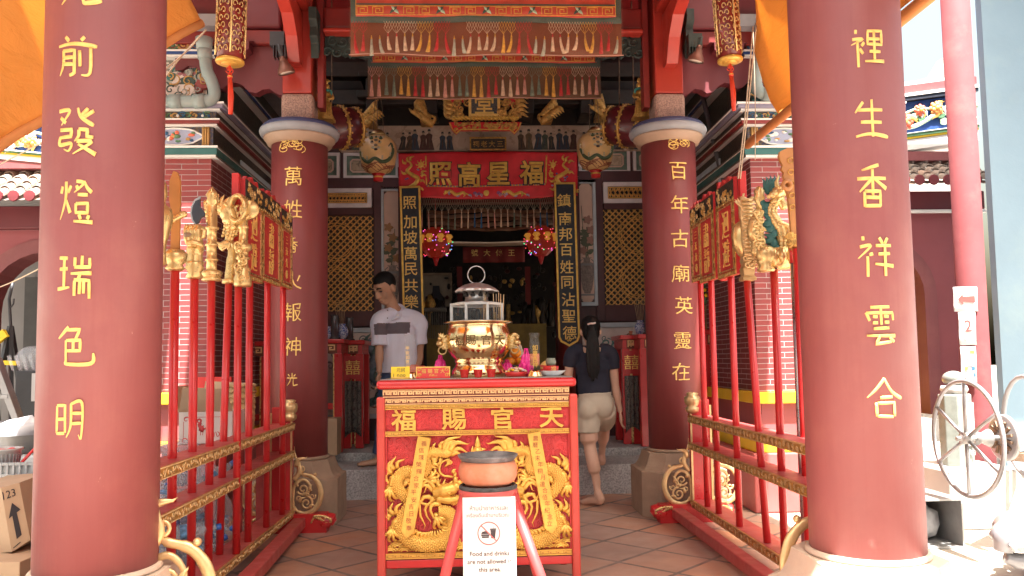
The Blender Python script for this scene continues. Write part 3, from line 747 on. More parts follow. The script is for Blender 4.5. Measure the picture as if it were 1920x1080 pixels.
# tall painted flower-and-vase panels
def vase_panel(x0, y0, x1, y1, s):
 a, b, c, d = rect(x0, y0, x1, y1, FY)
 f = MB(); t = .045
 f.line2([(a + t / 2, c + t / 2), (b - t / 2, c + t / 2), (b - t / 2, d - t / 2), (a + t / 2, d - t / 2)], t, 0, .05, 0, front(0, FY, 0), True)
 o = f.build('vase_panel', M['grey_trim'], hf, .006)
 p = MB(); F = front(0, FY, 0); r = .04
 A, B, C_, D = a + t, b - t, c + t, d - t
 p.prism([(A + r, C_), (B - r, C_), (B, C_ + r), (B, D - r), (B - r, D), (A + r, D), (A, D - r), (A, C_ + r)], .001, .02, 0, F)
 p.build('painted_ground', M['beige_panel'], o)
 v = MB(); F = front(0, FY - .02, 0); cx = (A + B) / 2; z0 = C_ + .10; H = (D - C_)
 prof = [(.035, 0), (.04, .02), (.055, .05), (.075, .16), (.088, .27), (.09, .31), (.07, .335), (.04, .35), (.038, .385), (.06, .40)]
 for i in range(len(prof) - 1):
  (r0, h0), (r1, h1) = prof[i], prof[i + 1]
  v.prism([(cx - r0, z0 + h0 * .42 / .40), (cx + r0, z0 + h0 * .42 / .40), (cx + r1, z0 + h1 * .42 / .40), (cx - r1, z0 + h1 * .42 / .40)], 0, .003, 0 if i not in (5,) else 1, F)
 for q in (-1, 1): v.line2([(cx + q * .06, z0 + .30), (cx + q * .085, z0 + .37), (cx + q * .05, z0 + .40)], .01, 0, .006, 1, F)
 v.line2([(cx - .10, z0 - .015), (cx + .10, z0 - .015)], .02, 0, .004, 1, F)
 for q in (-1, 1): v.line2([(cx + q * .08, z0 - .025), (cx + q * .09, z0 - .06), (cx + q * .06, z0 - .075)], .014, 0, .004, 1, F)
 zt = z0 + .42; r_ = random.Random(int(x0))
 for q in range(7):
  ex, ez = cx + r_.uniform(-.07, .07), zt + r_.uniform(.12, min(.62, D - zt - .05))
  v.line2([(cx + r_.uniform(-.02, .02), zt), (lerp(cx, ex, .7), lerp(zt, ez, .5)), (ex, ez)], .006, 0, .004 + q * .0004, 2, F)
  for l in range(3):
   t_ = r_.uniform(.3, .95); lx, lz = lerp(cx, ex, t_) + r_.uniform(-.05, .05), lerp(zt, ez, t_)
   v.prism([(lx + .035 * math.cos(k_) * (1 + .3 * math.sin(3 * k_)), lz + .02 * math.sin(k_)) for k_ in [j * .7 for j in range(9)]], 0, .006 + .0007 * (q * 3 + l), 2, F)
 for q in range(4):
  ex, ez = cx + r_.uniform(-.06, .06), zt + .08 + q * .12
  v.prism([(ex + (.045 + .012 * math.cos(5 * k_)) * math.cos(k_), ez + (.045 + .012 * math.cos(5 * k_)) * math.sin(k_)) for k_ in [j * .314 for j in range(20)]], 0, .022 + q * .0007, 3 if s < 0 else 4, F)
 v.build('painted_vase', [mat('vase paint', (.24, .19, .17), .6, var=.35, scale=60), M['ink_grey'], mat('faded green paint', (.10, .115, .07), .6, var=.2), mat('faded ochre paint', (.34, .18, .08), .6), mat('faded rose paint', (.36, .19, .15), .6)], o)
vase_panel(713, 352, 759, 590, -1); vase_panel(1079, 338, 1119, 574, 1)
# small painted cartouches over the windows
for (x0, y0, x1, y1) in ((590, 288, 638, 336), (645, 288, 748, 336), (1084, 278, 1180, 326), (1186, 278, 1250, 326)):
 a, b, c, d = rect(x0, y0, x1, y1, FY); f = MB(); t = .035
 f.line2([(a + t / 2, c + t / 2), (b - t / 2, c + t / 2), (b - t / 2, d - t / 2), (a + t / 2, d - t / 2)], t, 0, .045, 0, front(0, FY, 0), True)
 A, B, C_, D = a + t, b - t, c + t, d - t; r = .04
 f.bx(A, B, FY - .02, FY - .001, C_, D, 1)
 f.line2([(A + .07, C_ + .045), (B - .07, C_ + .045), (B - .045, C_ + .07), (B - .045, D - .07), (B - .07, D - .045), (A + .07, D - .045), (A + .045, D - .07), (A + .045, C_ + .07)], .016, 0, .035, 2, front(0, FY, 0), True)
 f.bx(A + .06, B - .06, FY - .024, FY - .0205, C_ + .06, D - .06, 3)
 f.build('painted_cartouche', [mat('white lilac frame', (.74, .70, .72), .6), mat('faded green mat', (.13, .2, .16), .6, var=.4, scale=14), M['beige_panel'], M['landscape_small']], hf)
# long painted scroll of robed figures
a, b, c, d = rect(640, 238, 1225, 286, FY); f = MB(); f.bx(a, b, FY - .06, FY - .001, c, d)
sf = f.build('figure_scroll', M['frieze_people'], hf, .004)
f = MB(); F = front(0, FY - .06, 0); r_ = random.Random(5); x = a + .1
rob = [(.05, .045, .04), (.10, .06, .035), (.045, .055, .075), (.14, .09, .05), (.03, .03, .03), (.09, .035, .025), (.07, .08, .055)]
fm = [mat('painted robe', q, .6, var=.3, scale=30) for q in rob] + [mat('painted face', (.34, .24, .17), .6)]
H = d - c; q = 0
while x < b - .1:
 h = H * r_.uniform(.66, .82); w_ = h * .17; z = c + H * .05; mi = r_.randrange(7); q += 1
 if not (at(845, 250, FY).x < x < at(975, 250, FY).x):
  sway = r_.uniform(-.02, .02)
  f.prism([(x - w_ * 1.15, z), (x + w_ * 1.15, z), (x + w_ * .75 + sway, z + h * .5), (x + w_ * .95 + sway, z + h * .72), (x + w_ * .3 + sway, z + h * .80), (x - w_ * .3 + sway, z + h * .80), (x - w_ * .95 + sway, z + h * .70), (x - w_ * .7 + sway, z + h * .48)], 0, .002 + .0004 * (q % 5), mi, F)
  f.prism([(x + sway + h * .07 * math.cos(k_), z + h * .87 + h * .08 * math.sin(k_)) for k_ in [j * .785 for j in range(8)]], 0, .0046, 7, F)
  f.prism([(x + sway - h * .07, z + h * .90), (x + sway + h * .08, z + h * .90), (x + sway + h * .05, z + h), (x + sway - h * .05, z + h * .99)], 0, .0056, 4, F)
  f.line2([(x - w_ * .2, z + h * .1), (x + w_ * .1 + sway, z + h * .6)], w_ * .25, 0, .0066, (mi + 3) % 7, F)
 x += r_.choice((.06, .07, .08, .13)) + .015
f.build('painted_figures', fm, sf)
# pale relief panels under the windows: clouds and dragons
def cloud_panel(x0, y0, x1, y1, seed, big):
 a, b, c, d = rect(x0, y0, x1, y1, FY); f = MB()
 f.bx(a, b, FY - .05, FY - .001, c, d, 0); f.bx(a, b, FY - .075, FY - .001, d + .001, d + .055, 1); f.bx(a, b, FY - .075, FY - .001, c - .05, c - .001, 1)
 o = f.build('cloud_panel', [M['pale_panel'], M['grey_trim']], hf, .004)
 r_ = random.Random(seed); f = MB(); F = front(0, FY - .05, 0)
 for q in range(int((b - a) * (d - c) * 26)):
  x, z = r_.uniform(a + .08, b - .08), r_.uniform(c + .08, d - .08); rad = r_.uniform(.035, .08)
  mi = r_.choice((0, 0, 1, 2, 3))
  f.scroll((x, z), rad, .006, r_.uniform(0, 360), r_.uniform(1.1, 1.7), rad * .16, F, mi, 22, r_.choice((1, -1)), flat=((0, 0, 1), .6))
  f.tube(catmull([(x + rad, z, 0), (x + rad * 2.2, z - rad * .4, 0), (x + rad * 3.2, z - rad * .1, 0)], 5), [rad * .16, rad * .1, rad * .02], 5, mi, True, F)
 for q in big:
  pts = catmull([(lerp(a, b, u), lerp(c, d, v), .01) for u, v in q], 8)
  n = len(pts); f.tube(pts, [.07 * (1 - .55 * abs(2 * i / n - .7)) for i in range(n)], 8, 2, True, F, flat=((0, 0, 1), .5))
  for i in range(2, n, 2): f.flame((pts[i].x, pts[i].y, .02), 60 + 40 * math.sin(i), .12, .05, F, 1)
 f.build('painted_clouds', [M['ink_grey'], mat('faded teal paint', (.10, .20, .19), .6, var=.3), mat('slate blue paint', (.16, .22, .27), .6, var=.35, scale=20), mat('rust line paint', (.27, .12, .07), .6)], o)
cloud_panel(604, 624, 757, 776, 3, [[(.55, .9), (.66, .7), (.6, .5), (.75, .3), (.6, .1)]])
cloud_panel(1085, 614, 1245, 762, 4, [[(.95, .9), (.7, .8), (.55, .62), (.75, .45), (.5, .25)]])
# door jambs, lintel and threshold
j = MB(); j.bx(xl - .05, xl, FY - .08, FY + .25, .34, ztop); j.bx(xr, xr + .05, FY - .08, FY + .25, .34, ztop); j.bx(xl - .05, xr + .05, FY - .10, FY + .25, ztop + .001, ztop + .12)
j.bx(xl, xr, FY - .02, FY + .1, .341, .46)
j.build('door_frame', M['plum_dark'], hf, .006)
# ------------------------------------------------------------------ hall inside
hl = thing('prayer_hall', 'dark hall interior seen through the doorway', 'room', (.08, 12, .34))
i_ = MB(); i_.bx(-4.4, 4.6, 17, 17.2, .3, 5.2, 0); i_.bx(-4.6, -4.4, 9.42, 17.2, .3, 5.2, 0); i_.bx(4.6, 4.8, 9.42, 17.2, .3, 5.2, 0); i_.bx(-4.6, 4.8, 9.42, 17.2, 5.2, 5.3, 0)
i_.build('wall', M['near_black'], hl)
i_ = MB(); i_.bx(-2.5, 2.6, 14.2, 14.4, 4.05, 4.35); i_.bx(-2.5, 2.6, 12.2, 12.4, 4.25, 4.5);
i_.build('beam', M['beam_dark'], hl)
for s, px in ((-1, 775), (1, 1060)):
 pl = MB(); x = at(px, 600, 13.5).x; pl.lathe([(.17, .34), (.17, 4.6)], (x, 13.5, 0), 24); pl.build('pillar', M['beam_dark'], hl)
# ------------------------------------------------------------------ brick side wings
def wing(s, px_c, name, label):
 Y0 = 6.3; xc = at(px_c, 400, Y0).x; xo = xc + s * 1.25
 t = thing(name, label, 'building', (xc + s * .6, 7.7, 0))
 z = lambda y: at(px_c, y, Y0).z
 def blk(mb, ya, yb, p, mi=0, yend=9.15, gap=.0):
  x0, x1 = sorted((xc - s * p, xo)); mb.bx(x0, x1, Y0 - p, yend, z(yb) + gap, z(ya), mi)
 b = MB()   # brick body: front face and return face carry their own coursing
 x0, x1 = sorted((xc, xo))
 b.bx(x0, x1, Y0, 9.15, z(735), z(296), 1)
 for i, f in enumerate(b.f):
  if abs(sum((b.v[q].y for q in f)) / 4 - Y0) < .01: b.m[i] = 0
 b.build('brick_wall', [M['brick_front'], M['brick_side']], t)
 ym = MB(); blk(ym, 735, 757, .035); ym.build('yellow_moulding', M['yellow'], t, .006)
 pm = MB(); blk(pm, 757.3, 826, -.03); pm.build('plinth_waist', M['plum'], t)
 ym = MB(); blk(ym, 826.3, 848, .05); ym.build('yellow_moulding', M['yellow'], t, .006)
 pm = MB(); x0, x1 = sorted((xc - s * .09, xo)); pm.bx(x0, x1, Y0 - .09, 9.15, 0, z(848.3)); pm.build('plinth', mat('red pink plinth paint', (.36, .085, .08), .6), t, .01)
 up = MB()
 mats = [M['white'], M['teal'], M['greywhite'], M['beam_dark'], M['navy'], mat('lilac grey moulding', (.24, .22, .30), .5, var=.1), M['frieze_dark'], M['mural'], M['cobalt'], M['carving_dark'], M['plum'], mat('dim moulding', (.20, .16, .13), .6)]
 bands = [(297, 293, .05, 0), (292.7, 281, .06, 1), (280.7, 277, .07, 0), (276.6, 240, .02, 6), (239.6, 236.5, .06, 0), (236.2, 231, .085, 3), (230.7, 228, .09, 0), (227.7, 213, .05, 6), (212.7, 210, .09, 0), (209.7, 203.5, .12, 5), (203.2, 200.5, .135, 0),
             (200.2, 108, -.06, 7), (107.7, 104, .02, 0), (103.7, 99, .03, 8), (98.7, 96, .04, 0), (95.7, 62, 0.0, 10), (61.7, 40, .14, 2), (39.7, -60, -.02, 10)]
 for yb, ya, p, mi in bands:
  blk(up, ya, yb, p, mi)
 # the return face of the painted bands is dark carved work
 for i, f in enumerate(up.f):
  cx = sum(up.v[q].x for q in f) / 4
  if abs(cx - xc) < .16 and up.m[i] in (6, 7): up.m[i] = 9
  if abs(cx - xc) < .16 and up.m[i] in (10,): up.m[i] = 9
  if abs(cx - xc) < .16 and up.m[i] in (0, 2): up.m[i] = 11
 up.build('painted_cornice', mats, t)
 # relief scrolls and flowers on the bands
 rl = MB(); F = front(0, Y0 - .05, 0); r_ = random.Random(8 + s)
 X0, X1 = sorted((xc, xo))
 for k in range(26):
  x = lerp(X0, X1, (k + .5) / 26)
  rl.scroll((x, z(220)), .035, .006, r_.uniform(0, 360), 1.3, .008, F, 1 + k % 3, 14, 1 if k % 2 else -1)
  rl.ball((x + .02, Y0 - .055, z(221)), (.012, .008, .012), 8, 5, k % 4)
 F2 = front(0, Y0, 0)
 for k in range(14):
  x = lerp(X0, X1, (k + .5) / 14)
  rl.scroll((x, z(84)), .05, .01, 180 * (k % 2), 1.4, .012, F2, k % 3 + 1, 18, 1 if k % 2 else -1)
  rl.scroll((x + .04, z(80)), .03, .01, 90, 1.2, .009, F2, 4 if k % 2 else 0, 12)
 # cartouche with a lotus and a bird
 F3 = front(0, Y0 - .02, 0); cx = xc + s * .28; zc_ = z(258); H = z(242) - z(275)
 rl.prism([(cx + .21 * math.cos(k) * (1 + .06 * math.cos(6 * k)), zc_ + H * .46 * math.sin(k)) for k in [j * .2618 for j in range(24)]], 0, .008, 5, F3)
 rl.tube([V((cx + .215 * math.cos(k) * (1 + .06 * math.cos(6 * k)), zc_ + H * .47 * math.sin(k), .008)) for k in [j * .2618 for j in range(24)]], .007, 6, 0, True, F3, closed=True)
 for k in range(22):
  x, zz = cx + r_.uniform(-.15, .15), zc_ + r_.uniform(-.3, .3) * H
  rl.ball((x, Y0 - .03, zz), (r_.uniform(.012, .034), .012, r_.uniform(.008, .02)), 8, 5, r_.choice((0, 1, 2, 3, 4)))
 for k in range(3):
  x = xc + s * (.015 + .02 * k); rl.tube([(x, Y0 - .03, z(276)), (x, Y0 - .03, z(241))], .009, 8, 3)
 # landscape relief: crags, pines, a red roof and a waterfall
 F4 = front(0, Y0 + .06, 0)
 for k in range(30):
  x, zz = xc + s * r_.uniform(.05, .62), z(r_.uniform(130, 184))
  pts = []
  rr = r_.uniform(.03, .075)
  for j in range(9): pts.append((x + rr * math.cos(j * .7) * r_.uniform(.7, 1.2), zz + rr * .9 * math.sin(j * .7) * r_.uniform(.7, 1.2)))
  rl.prism(pts, -.005, .01 + .0012 * k, r_.choice((6, 6, 7, 8, 9, 10)), F4)
  rl.scroll((x, zz), rr * .8, .006, r_.uniform(0, 360), 1.1, .007, F4, r_.choice((3, 6, 8)), 12, zz=.012 + .0012 * k)
 for k in range(12):
  x, zz = xc + s * r_.uniform(.08, .3), z(r_.uniform(112, 138)); rl.ball((x, Y0 + .05, zz), (.035, .02, .022), 8, 5, r_.choice((11, 8, 11)))
 rl.build('painted_relief', [M['white'], M['t_blue'], M['green'], mat('ochre relief paint', (.52, .30, .10), .5), M['coral'], mat('lilac sky paint', (.36, .40, .55), .5), mat('grey crag paint', (.36, .37, .34), .6, var=.3, scale=15), M['pale_panel'], mat('dark pine paint', (.05, .09, .08), .6), M['teal'], mat('red roof paint', (.30, .05, .05), .5), mat('plum blossom paint', (.34, .14, .16), .6)], t)
 # framed dark window on the return face
 fr = MB(); xx = xc - s * .002
 for (ya, yb, za, zb) in ((7.0, 9.1, 2.95, 3.0), (7.0, 9.1, 2.35, 2.40), (7.0, 7.05, 2.40, 2.95), (8.2, 8.25, 2.40, 2.95)):
  x0, x1 = sorted((xx, xx - s * .03)); fr.bx(x0, x1, ya, yb, za, zb)
 x0, x1 = sorted((xx, xx - s * .012)); fr.bx(x0, x1, 7.06, 8.19, 2.401, 2.949, 1); fr.bx(x0, x1, 8.26, 9.1, 2.401, 2.949, 1)
 fr.build('side_frame', [M['grey_trim'], M['carving_dark']], t)
 return t, xc
wl, XWL = wing(-1, 395, 'brick_wing', 'red brick wing with white joints and a carved cornice, behind the cardboard box')
wr, XWR = wing(1, 1410, 'brick_wing', 'red brick wing with white joints and a carved cornice, behind the dragon staffs')
# drain pipes across the wings
def pipe(s, xc, label, pts):
 t = MB(); t.tube(catmull(pts, 5), .046, 16)
 for q in (1, 2, len(pts) - 2):
  p = V(pts[q]); d = (V(pts[min(q + 1, len(pts) - 1)]) - V(pts[q - 1])).normalized(); t.tube([p - d * .045, p + d * .045], .055, 16)
 t.tube([V(pts[-1]) - V((0, 0, .09)), V(pts[-1]) + V((0, 0, .0))], [.058, .066], 16)
 tag(t.build('drain_pipe', M['pvc']), label, 'pipe', 'drain pipes')
yp = 6.16
def pp(x, y): return tuple(at(x, y, yp))
pipe(-1, XWL, 'grey green plastic drain pipe bending over the cornice beside the ropes near the orange canopy', [pp(285, 191), pp(330, 190), pp(375, 190), pp(397, 186), pp(402, 172), pp(396, 150), pp(388, 132), pp(384, 100), pp(383, 72)])
pipe(1, XWR, 'grey green plastic drain pipe bending over the cornice beyond the hanging pulley lines', [pp(1520, 177), pp(1470, 176), pp(1440, 177), pp(1424, 172), pp(1418, 155), pp(1420, 135), pp(1424, 110), pp(1428, 85), pp(1430, 45)])
# house row across the street behind the viewer, added to cut sky light
sh_ = thing('sky_blocking_house', 'cream house front across the street, seen only as a reflection in the brass burner', 'house', (0, -11, 0)); m = MB(); m.bx(-25, 25, -12, -11, 0, 5.6); m.build('wall', mat('cream house wall', (.46, .42, .36), .8, var=.1, scale=1), sh_); m = MB()
for i in range(11):
 for z in (.6, 3.4): m.bx(-22 + i * 4, -20.2 + i * 4, -11.0, -10.96, z, z + 1.7)
m.build('window', M['dark_cabinet'], sh_)
# ------------------------------------------------------------------ small side halls with tiled eaves
def arch_poly(x0, x1, z0, zs, n=14):
 cx, r = (x0 + x1) / 2, abs(x1 - x0) / 2
 return [(x1, z0), (x1, zs)] + [(cx + r * math.cos(R(180 * i / n)), zs + r * math.sin(R(180 * i / n))) for i in range(1, n)] + [(x0, zs), (x0, z0)]
def side_hall(name, label, pxa, pxb, arch, wallm, yband, deep, Y=8.0):
 xa, xb = at(pxa, 500, Y).x, at(pxb, 500, Y).x
 z = lambda y: at((pxa + pxb) / 2, y, Y).z
 t = thing(name, label, 'building', ((xa + xb) / 2, Y + 1, 0))
 yt = yband
 ax0, ax1, azs = arch
 F = front(0, Y, 0); w = MB(); n = 14
 ap = arch_poly(ax0, ax1, 0, azs)
 ztop = z(yt['beam'][1])
 # wall as a frame round the arch
 top = [(ax1, 0)] + [(xb, 0), (xb, ztop), (xa, ztop), (xa, 0), (ax0, 0)] + [(p[0], p[1]) for p in ap[::-1]][1:-1]
 w.prism(top, -.25, 0, 0, F)
 w.build('wall', wallm, t)
 tr = MB(); pts = [(p[0], p[1]) for p in ap];
 cxa = (ax0 + ax1) / 2
 tr.line2([(lerp(p[0], cxa, -.0), p[1]) for p in pts], .13, -.26, .03, 0, F); tr.build('arch_trim', M['col_red'], t)
 bm = MB(); bm.bx(xa, xb, Y - .10, Y - .001, z(yt['beam'][1]), z(yt['beam'][0])); bm.build('eave_beam', M['rose'], t, .01)
 # tiled roof slope
 y0, y1 = yt['roof']; ze = z(y1); zr = z(y0); Ye, Yr = Y - .42, Y + .1
 rr = MB(); sp = .145; nt = int((xb - xa) / sp) + 1; rows = 5; M_ = []
 for i in range(nt):
  x = xa + i * sp
  for q in range(rows):
   ta, tb = q / rows, (q + 1.12) / rows
   A = V((x, lerp(Ye, Yr, ta), lerp(ze, zr, ta) + .02 + rnd.uniform(-.004, .004))); B = V((x, lerp(Ye, Yr, min(tb, 1.02)), lerp(ze, zr, min(tb, 1.02)) - .0))
   rad = .052; vs = []; m_ = 8; mi = rnd.choice((0, 0, 1, 2))
   for P, k_ in ((A, 1.06), (B, .92)):
    for j in range(m_ + 1):
     a_ = math.pi * j / m_; vs.append(P + V((-math.cos(a_) * rad * k_, 0, math.sin(a_) * rad * k_)))
   for P, k_ in ((A, .84), (B, .72)):
    for j in range(m_ + 1):
     a_ = math.pi * j / m_; vs.append(P + V((-math.cos(a_) * rad * k_, 0, math.sin(a_) * rad * k_)))
   W = m_ + 1; fs = []
   for j in range(m_): fs += [(j, j + 1, W + j + 1, W + j), (2 * W + j + 1, 2 * W + j, 3 * W + j, 3 * W + j + 1), (j + 1, j, 2 * W + j, 2 * W + j + 1)]
   rr.add(vs, fs, mi, True)
   # trough tile between
   vs = []
   for P, dz in ((A, .0), (B, -.012)):
    for j in range(7):
     a_ = math.pi * j / 6; vs.append(P + V((sp / 2 - math.cos(a_) * .05, 0, -.012 - math.sin(a_) * .028 + dz)))
   rr.add(vs, [(j, j + 1, 7 + j + 1, 7 + j) for j in range(6)], rnd.choice((0, 1, 2)), True)
  # round end caps on the eave
  rr.lathe([(.002, 0), (.05, .002), (.055, .015)], n=12, mi=3, M=Matrix.Translation((x, Ye - .012, ze + .022)) @ Matrix.Rotation(R(-90), 4, 'X'), smooth=False)
 rr.build('tiled_eave', [mat('bleached roof tile', (.27, .215, .18), .8, var=.2, scale=10, dirt=((.2, .15, .13), .7, 12)), mat('lichen roof tile', (.20, .165, .14), .8, var=.3, scale=14, dirt=((.12, .1, .09), .7, 12)), mat('warm roof tile', (.29, .20, .155), .8, var=.2, scale=9), M['rose']], t)
 # coping: red band, white band, stripes and a blue floral frieze
 cp = MB(); tl = yt['tilt']; mm = [M['col_red'], M['white'], M['yellow'], M['green'], M['cobalt'], M['navy']]
 for (yb, ya, p, mi) in yt['bands']:
  zb0, za0 = z(yb), z(ya); vs = []
  n_ = 8
  rings = []
  for i in range(n_ + 1):
   u = i / n_; x = lerp(xa, xb, u); dz = tl * (u - .5) * (xb - xa) + yt.get('sag', 0) * (4 * (u - .5) ** 2 - 1)
   if ya > yt['bands'][0][1] + 1 or mi == 0 and yb > 295: dz = 0
   rings.append([V((x, Y - p, zb0 + dz)), V((x, Y + .2, zb0 + dz)), V((x, Y + .2, za0 + dz)), V((x, Y - p, za0 + dz))])
  cp.loft(rings, mi)
 o = cp.build('coping', mm, t)
 fl_ = MB(); r_ = random.Random(int(pxb)); yb, ya = yt['floral']; Hh = z(ya) - z(yb)
 def pos(u, v):
  x = lerp(xa, xb, u); return x, lerp(z(yb), z(ya), v) + tl * (u - .5) * (xb - xa) + yt.get('sag', 0) * (4 * (u - .5) ** 2 - 1)
 Fp = front(0, Y - .06, 0)
 for q in range(2):
  pts = [V((*pos(u, .45 + .28 * math.sin(u * 9 + q * 2.4)), .01)) for u in [i / 30 for i in range(31)]]
  fl_.tube(pts, .022 - q * .008, 7, 0, True, Fp, flat=((0, 0, 1), .6))
 nfl = int((xb - xa) / .16)
 for q in range(nfl * 3):
  x, zz = pos(r_.uniform(.02, .98), r_.uniform(.12, .9)); rad = r_.uniform(.03, .05)
  fl_.prism([(x + rad * math.cos(k_) * (1 + .15 * math.cos(3 * k_)), zz + rad * .75 * math.sin(k_)) for k_ in [j * .52 for j in range(12)]], 0, .012 + .0004 * q, r_.choice((0, 1, 1)), Fp)
 for q in range(nfl):
  x, zz = pos((q + .5) / nfl, r_.uniform(.3, .75)); rad = r_.uniform(.045, .075); c_ = r_.choice((2, 3, 4, 5))
  for ring_, (n1, rr_) in enumerate(((8, 1.0), (6, .62), (1, .0))):
   for k_ in range(n1):
    a_ = k_ * 2 * math.pi / n1 + ring_ * .4
    fl_.ball((x + rad * rr_ * math.cos(a_), Y - .075 - .012 * ring_, zz + rad * rr_ * math.sin(a_)), (rad * .42, .014, rad * .42), 8, 5, c_ if ring_ < 2 else 6)
  for k_ in range(3): fl_.flame((x, zz, .01), r_.uniform(0, 360), rad * 2.2, rad * .8, Fp, r_.choice((6, 1, 5)))
 fl_.build('floral_frieze', [M['pale_green'], M['green'], M['coral'], M['pink_flower'], M['orange_flower'], M['white'], mat('yellow flower paint', (.80, .50, .10), .5)], o)
 return t, xa, xb, z
bl = dict(beam=(390, 432), roof=(322, 388), tilt=-.10, sag=0, floral=(283, 232), bands=[(318, 302, .05, 0), (301, 292, .06, 1), (291.5, 289, .07, 2), (288.5, 286, .08, 3), (285.5, 283.5, .09, 1), (283, 232, .05, 4), (231, 227, .09, 1), (226.5, 205, .06, 1)])
YL = 8.0
side_hall('side_hall', 'low side hall with weathered tiled eave over a store room arch', -190, 205, (at(-40, 600, YL).x, at(215, 600, YL).x, at(20, 585, YL).z), M['plum'], bl, 1)
brt = dict(beam=(362, 396), roof=(305, 358), tilt=.13, sag=0, floral=(254, 196), bands=[(303, 286, .05, 0), (285, 266, .06, 1), (265, 261.5, .07, 2), (261, 256, .08, 3), (255.5, 254.3, .09, 1), (254, 196, .05, 4), (195, 188, .10, 5), (187.5, 182, .11, 1), (181.5, 166, .08, 0), (165, 158, .05, 1)])
tR, xa, xb, zR = side_hall('side_hall', 'low side hall with tiled eave and yellow door arch behind the thin pink column', 1560, 1842, (at(1560, 600, YL).x, at(1745, 600, YL).x, at(1700, 552, YL).z), M['plum'], brt, 1)
lt = MB(); lt.bx(xa, xb, YL - .13, YL - .08, zR(403), zR(397)); lt.build('light_tube', M['white'], tR, .008)
dr = MB(); dr.bx(at(1540, 600, 8.3).x, at(1800, 600, 8.3).x, 8.32, 8.4, 0, zR(440)); dr.build('yellow_door', mat('ochre yellow door', (.62, .44, .03), .55), tR)
# store room behind the other arch
sr = thing('store_room', 'grey walled store room behind the arch', 'room', (at(60, 600, 9.6).x, 9.6, 0))
w = MB(); w.bx(-9.5, -3.0, 9.8, 9.9, 0, 3.2, 0); w.bx(-9.5, -3.0, 8.3, 9.9, 3.2, 3.3, 0); w.bx(-3.1, -3.0, 8.3, 9.8, 0, 3.2, 1); w.build('wall', [M['yard_wall'], M['plum_dark']], sr)
pn = MB(); a, b, c, d = rect(45, 520, 70, 790, 9.7); pn.bx(a, b + .5, 9.68, 9.75, c, d); pn.build('grey_post', mat('dark grey post', (.10, .10, .10), .8), sr)
# ------------------------------------------------------------------ neighbours at the right: thin pink column, pale blue wall, steps
pc = at(1853, 980, 6.0); PCX, PCY = pc.x, 6.05
t = thing('pink_column', 'slim pink column carrying three paper notices', 'column', (PCX, PCY, 0))
m = MB(); m.lathe([(.112, 0), (.105, .5), (.105, 5)], (PCX, PCY, 0), 32); m.build('shaft', mat('sun bleached pink paint', (.16, .045, .05), .8, spec=.15, var=.12, scale=3, dirt=((.21, .085, .08), .5, 5)), t)
bw = MB(); xa2 = at(1868, 500, 6.7).x; bw.bx(xa2, xa2 + 3, 6.7, 6.78, 0, 6.5)
bw.bx(xa2 + .05, xa2 + 3, 4.9, 6.69, 5.4, 5.5); tag(bw.build('blue_wall', M['blue_wall']), 'tall light blue rendered wall beside the slim pink column', 'wall')  # the upper slab is an unseen eave added to shade the wall
ws = MB(); ws.bx(3.25, 4.5, 7.2, 8.0, -.1, .62); ws.bx(3.1, 4.6, 6.85, 7.198, -.1, .42); ws.bx(3.0, 4.7, 6.5, 6.848, -.1, .21)
tag(ws.build('white_steps', M['sun_white'], bevel=.01), kind='structure')
nh = thing('neighbour_house', 'pale far house with weathered gable rising behind the blue floral coping', 'house', (at(1700, 200, 16).x, 16, 0))
m = MB(); a, b, c, d = rect(1640, 172, 1790, 230, 15); m.bx(a, b, 15, 17, 0, d); m.build('wall', M['sun_white'], nh)
m = MB(); P = [at(1735, 168, 15), at(1773, 105, 15), at(1778, 168, 15)]; m.prism([(p.x, p.z) for p in P], -.3, 0, 0, front(0, 15, 0)); m.build('gable', M['slate'], nh)
m = MB(); P = [at(1690, 180, 15.2), at(1690, 160, 15.2), at(1742, 145, 15.2), at(1742, 170, 15.2)]; m.prism([(p.x, p.z) for p in P], -.3, 0, 0, front(0, 15.2, 0)); m.build('tin_roof', mat('pale corrugated roof', (.52, .52, .52), .6), nh)
# ------------------------------------------------------------------ orange canopies
def canopy(name, label, corners, sag, folds, hem, pole=None):
 A, B, C_, D = [V(c) for c in corners]
 t = thing(name, label, 'canopy', tuple((A + B + C_ + D) / 4), 'orange cloth canopies')
 m = MB()
 def fn(u, v):
  p = A.lerp(B, u).lerp(D.lerp(C_, u), v)
  return p + V((0, 0, -sag * math.sin(math.pi * u) * math.sin(math.pi * v) + folds * (math.sin(v * 23 + u * 3) + .7 * math.sin(u * 17 - v * 9) + .8 * math.sin(v * 51 + u * 5) * max(0, 1 - v * 3)) * (.4 + .6 * u)))
 m.grid(fn, 40, 70); o = m.build('cloth', M['canopy'], t)
 q = o.modifiers.new('thick', 'SOLIDIFY'); q.thickness = .004
 h = MB(); h.tube([fn(hem[0] + (hem[2] - hem[0]) * i / 20, hem[1] + (hem[3] - hem[1]) * i / 20) for i in range(21)], .03, 8); h.build('hem', M['canopy_edge'], t)
 return t
Aa, Bb = at(378, 43, 4.9), at(-70, 318, 4.1)
canopy('orange_canopy', 'bright orange cloth awning stretched overhead beside the column ending in 明', [Aa, Bb, (-4.6, .2, 3.9), (-2.0, .9, 4.9)], .05, .022, (0, 0, 1, 0))
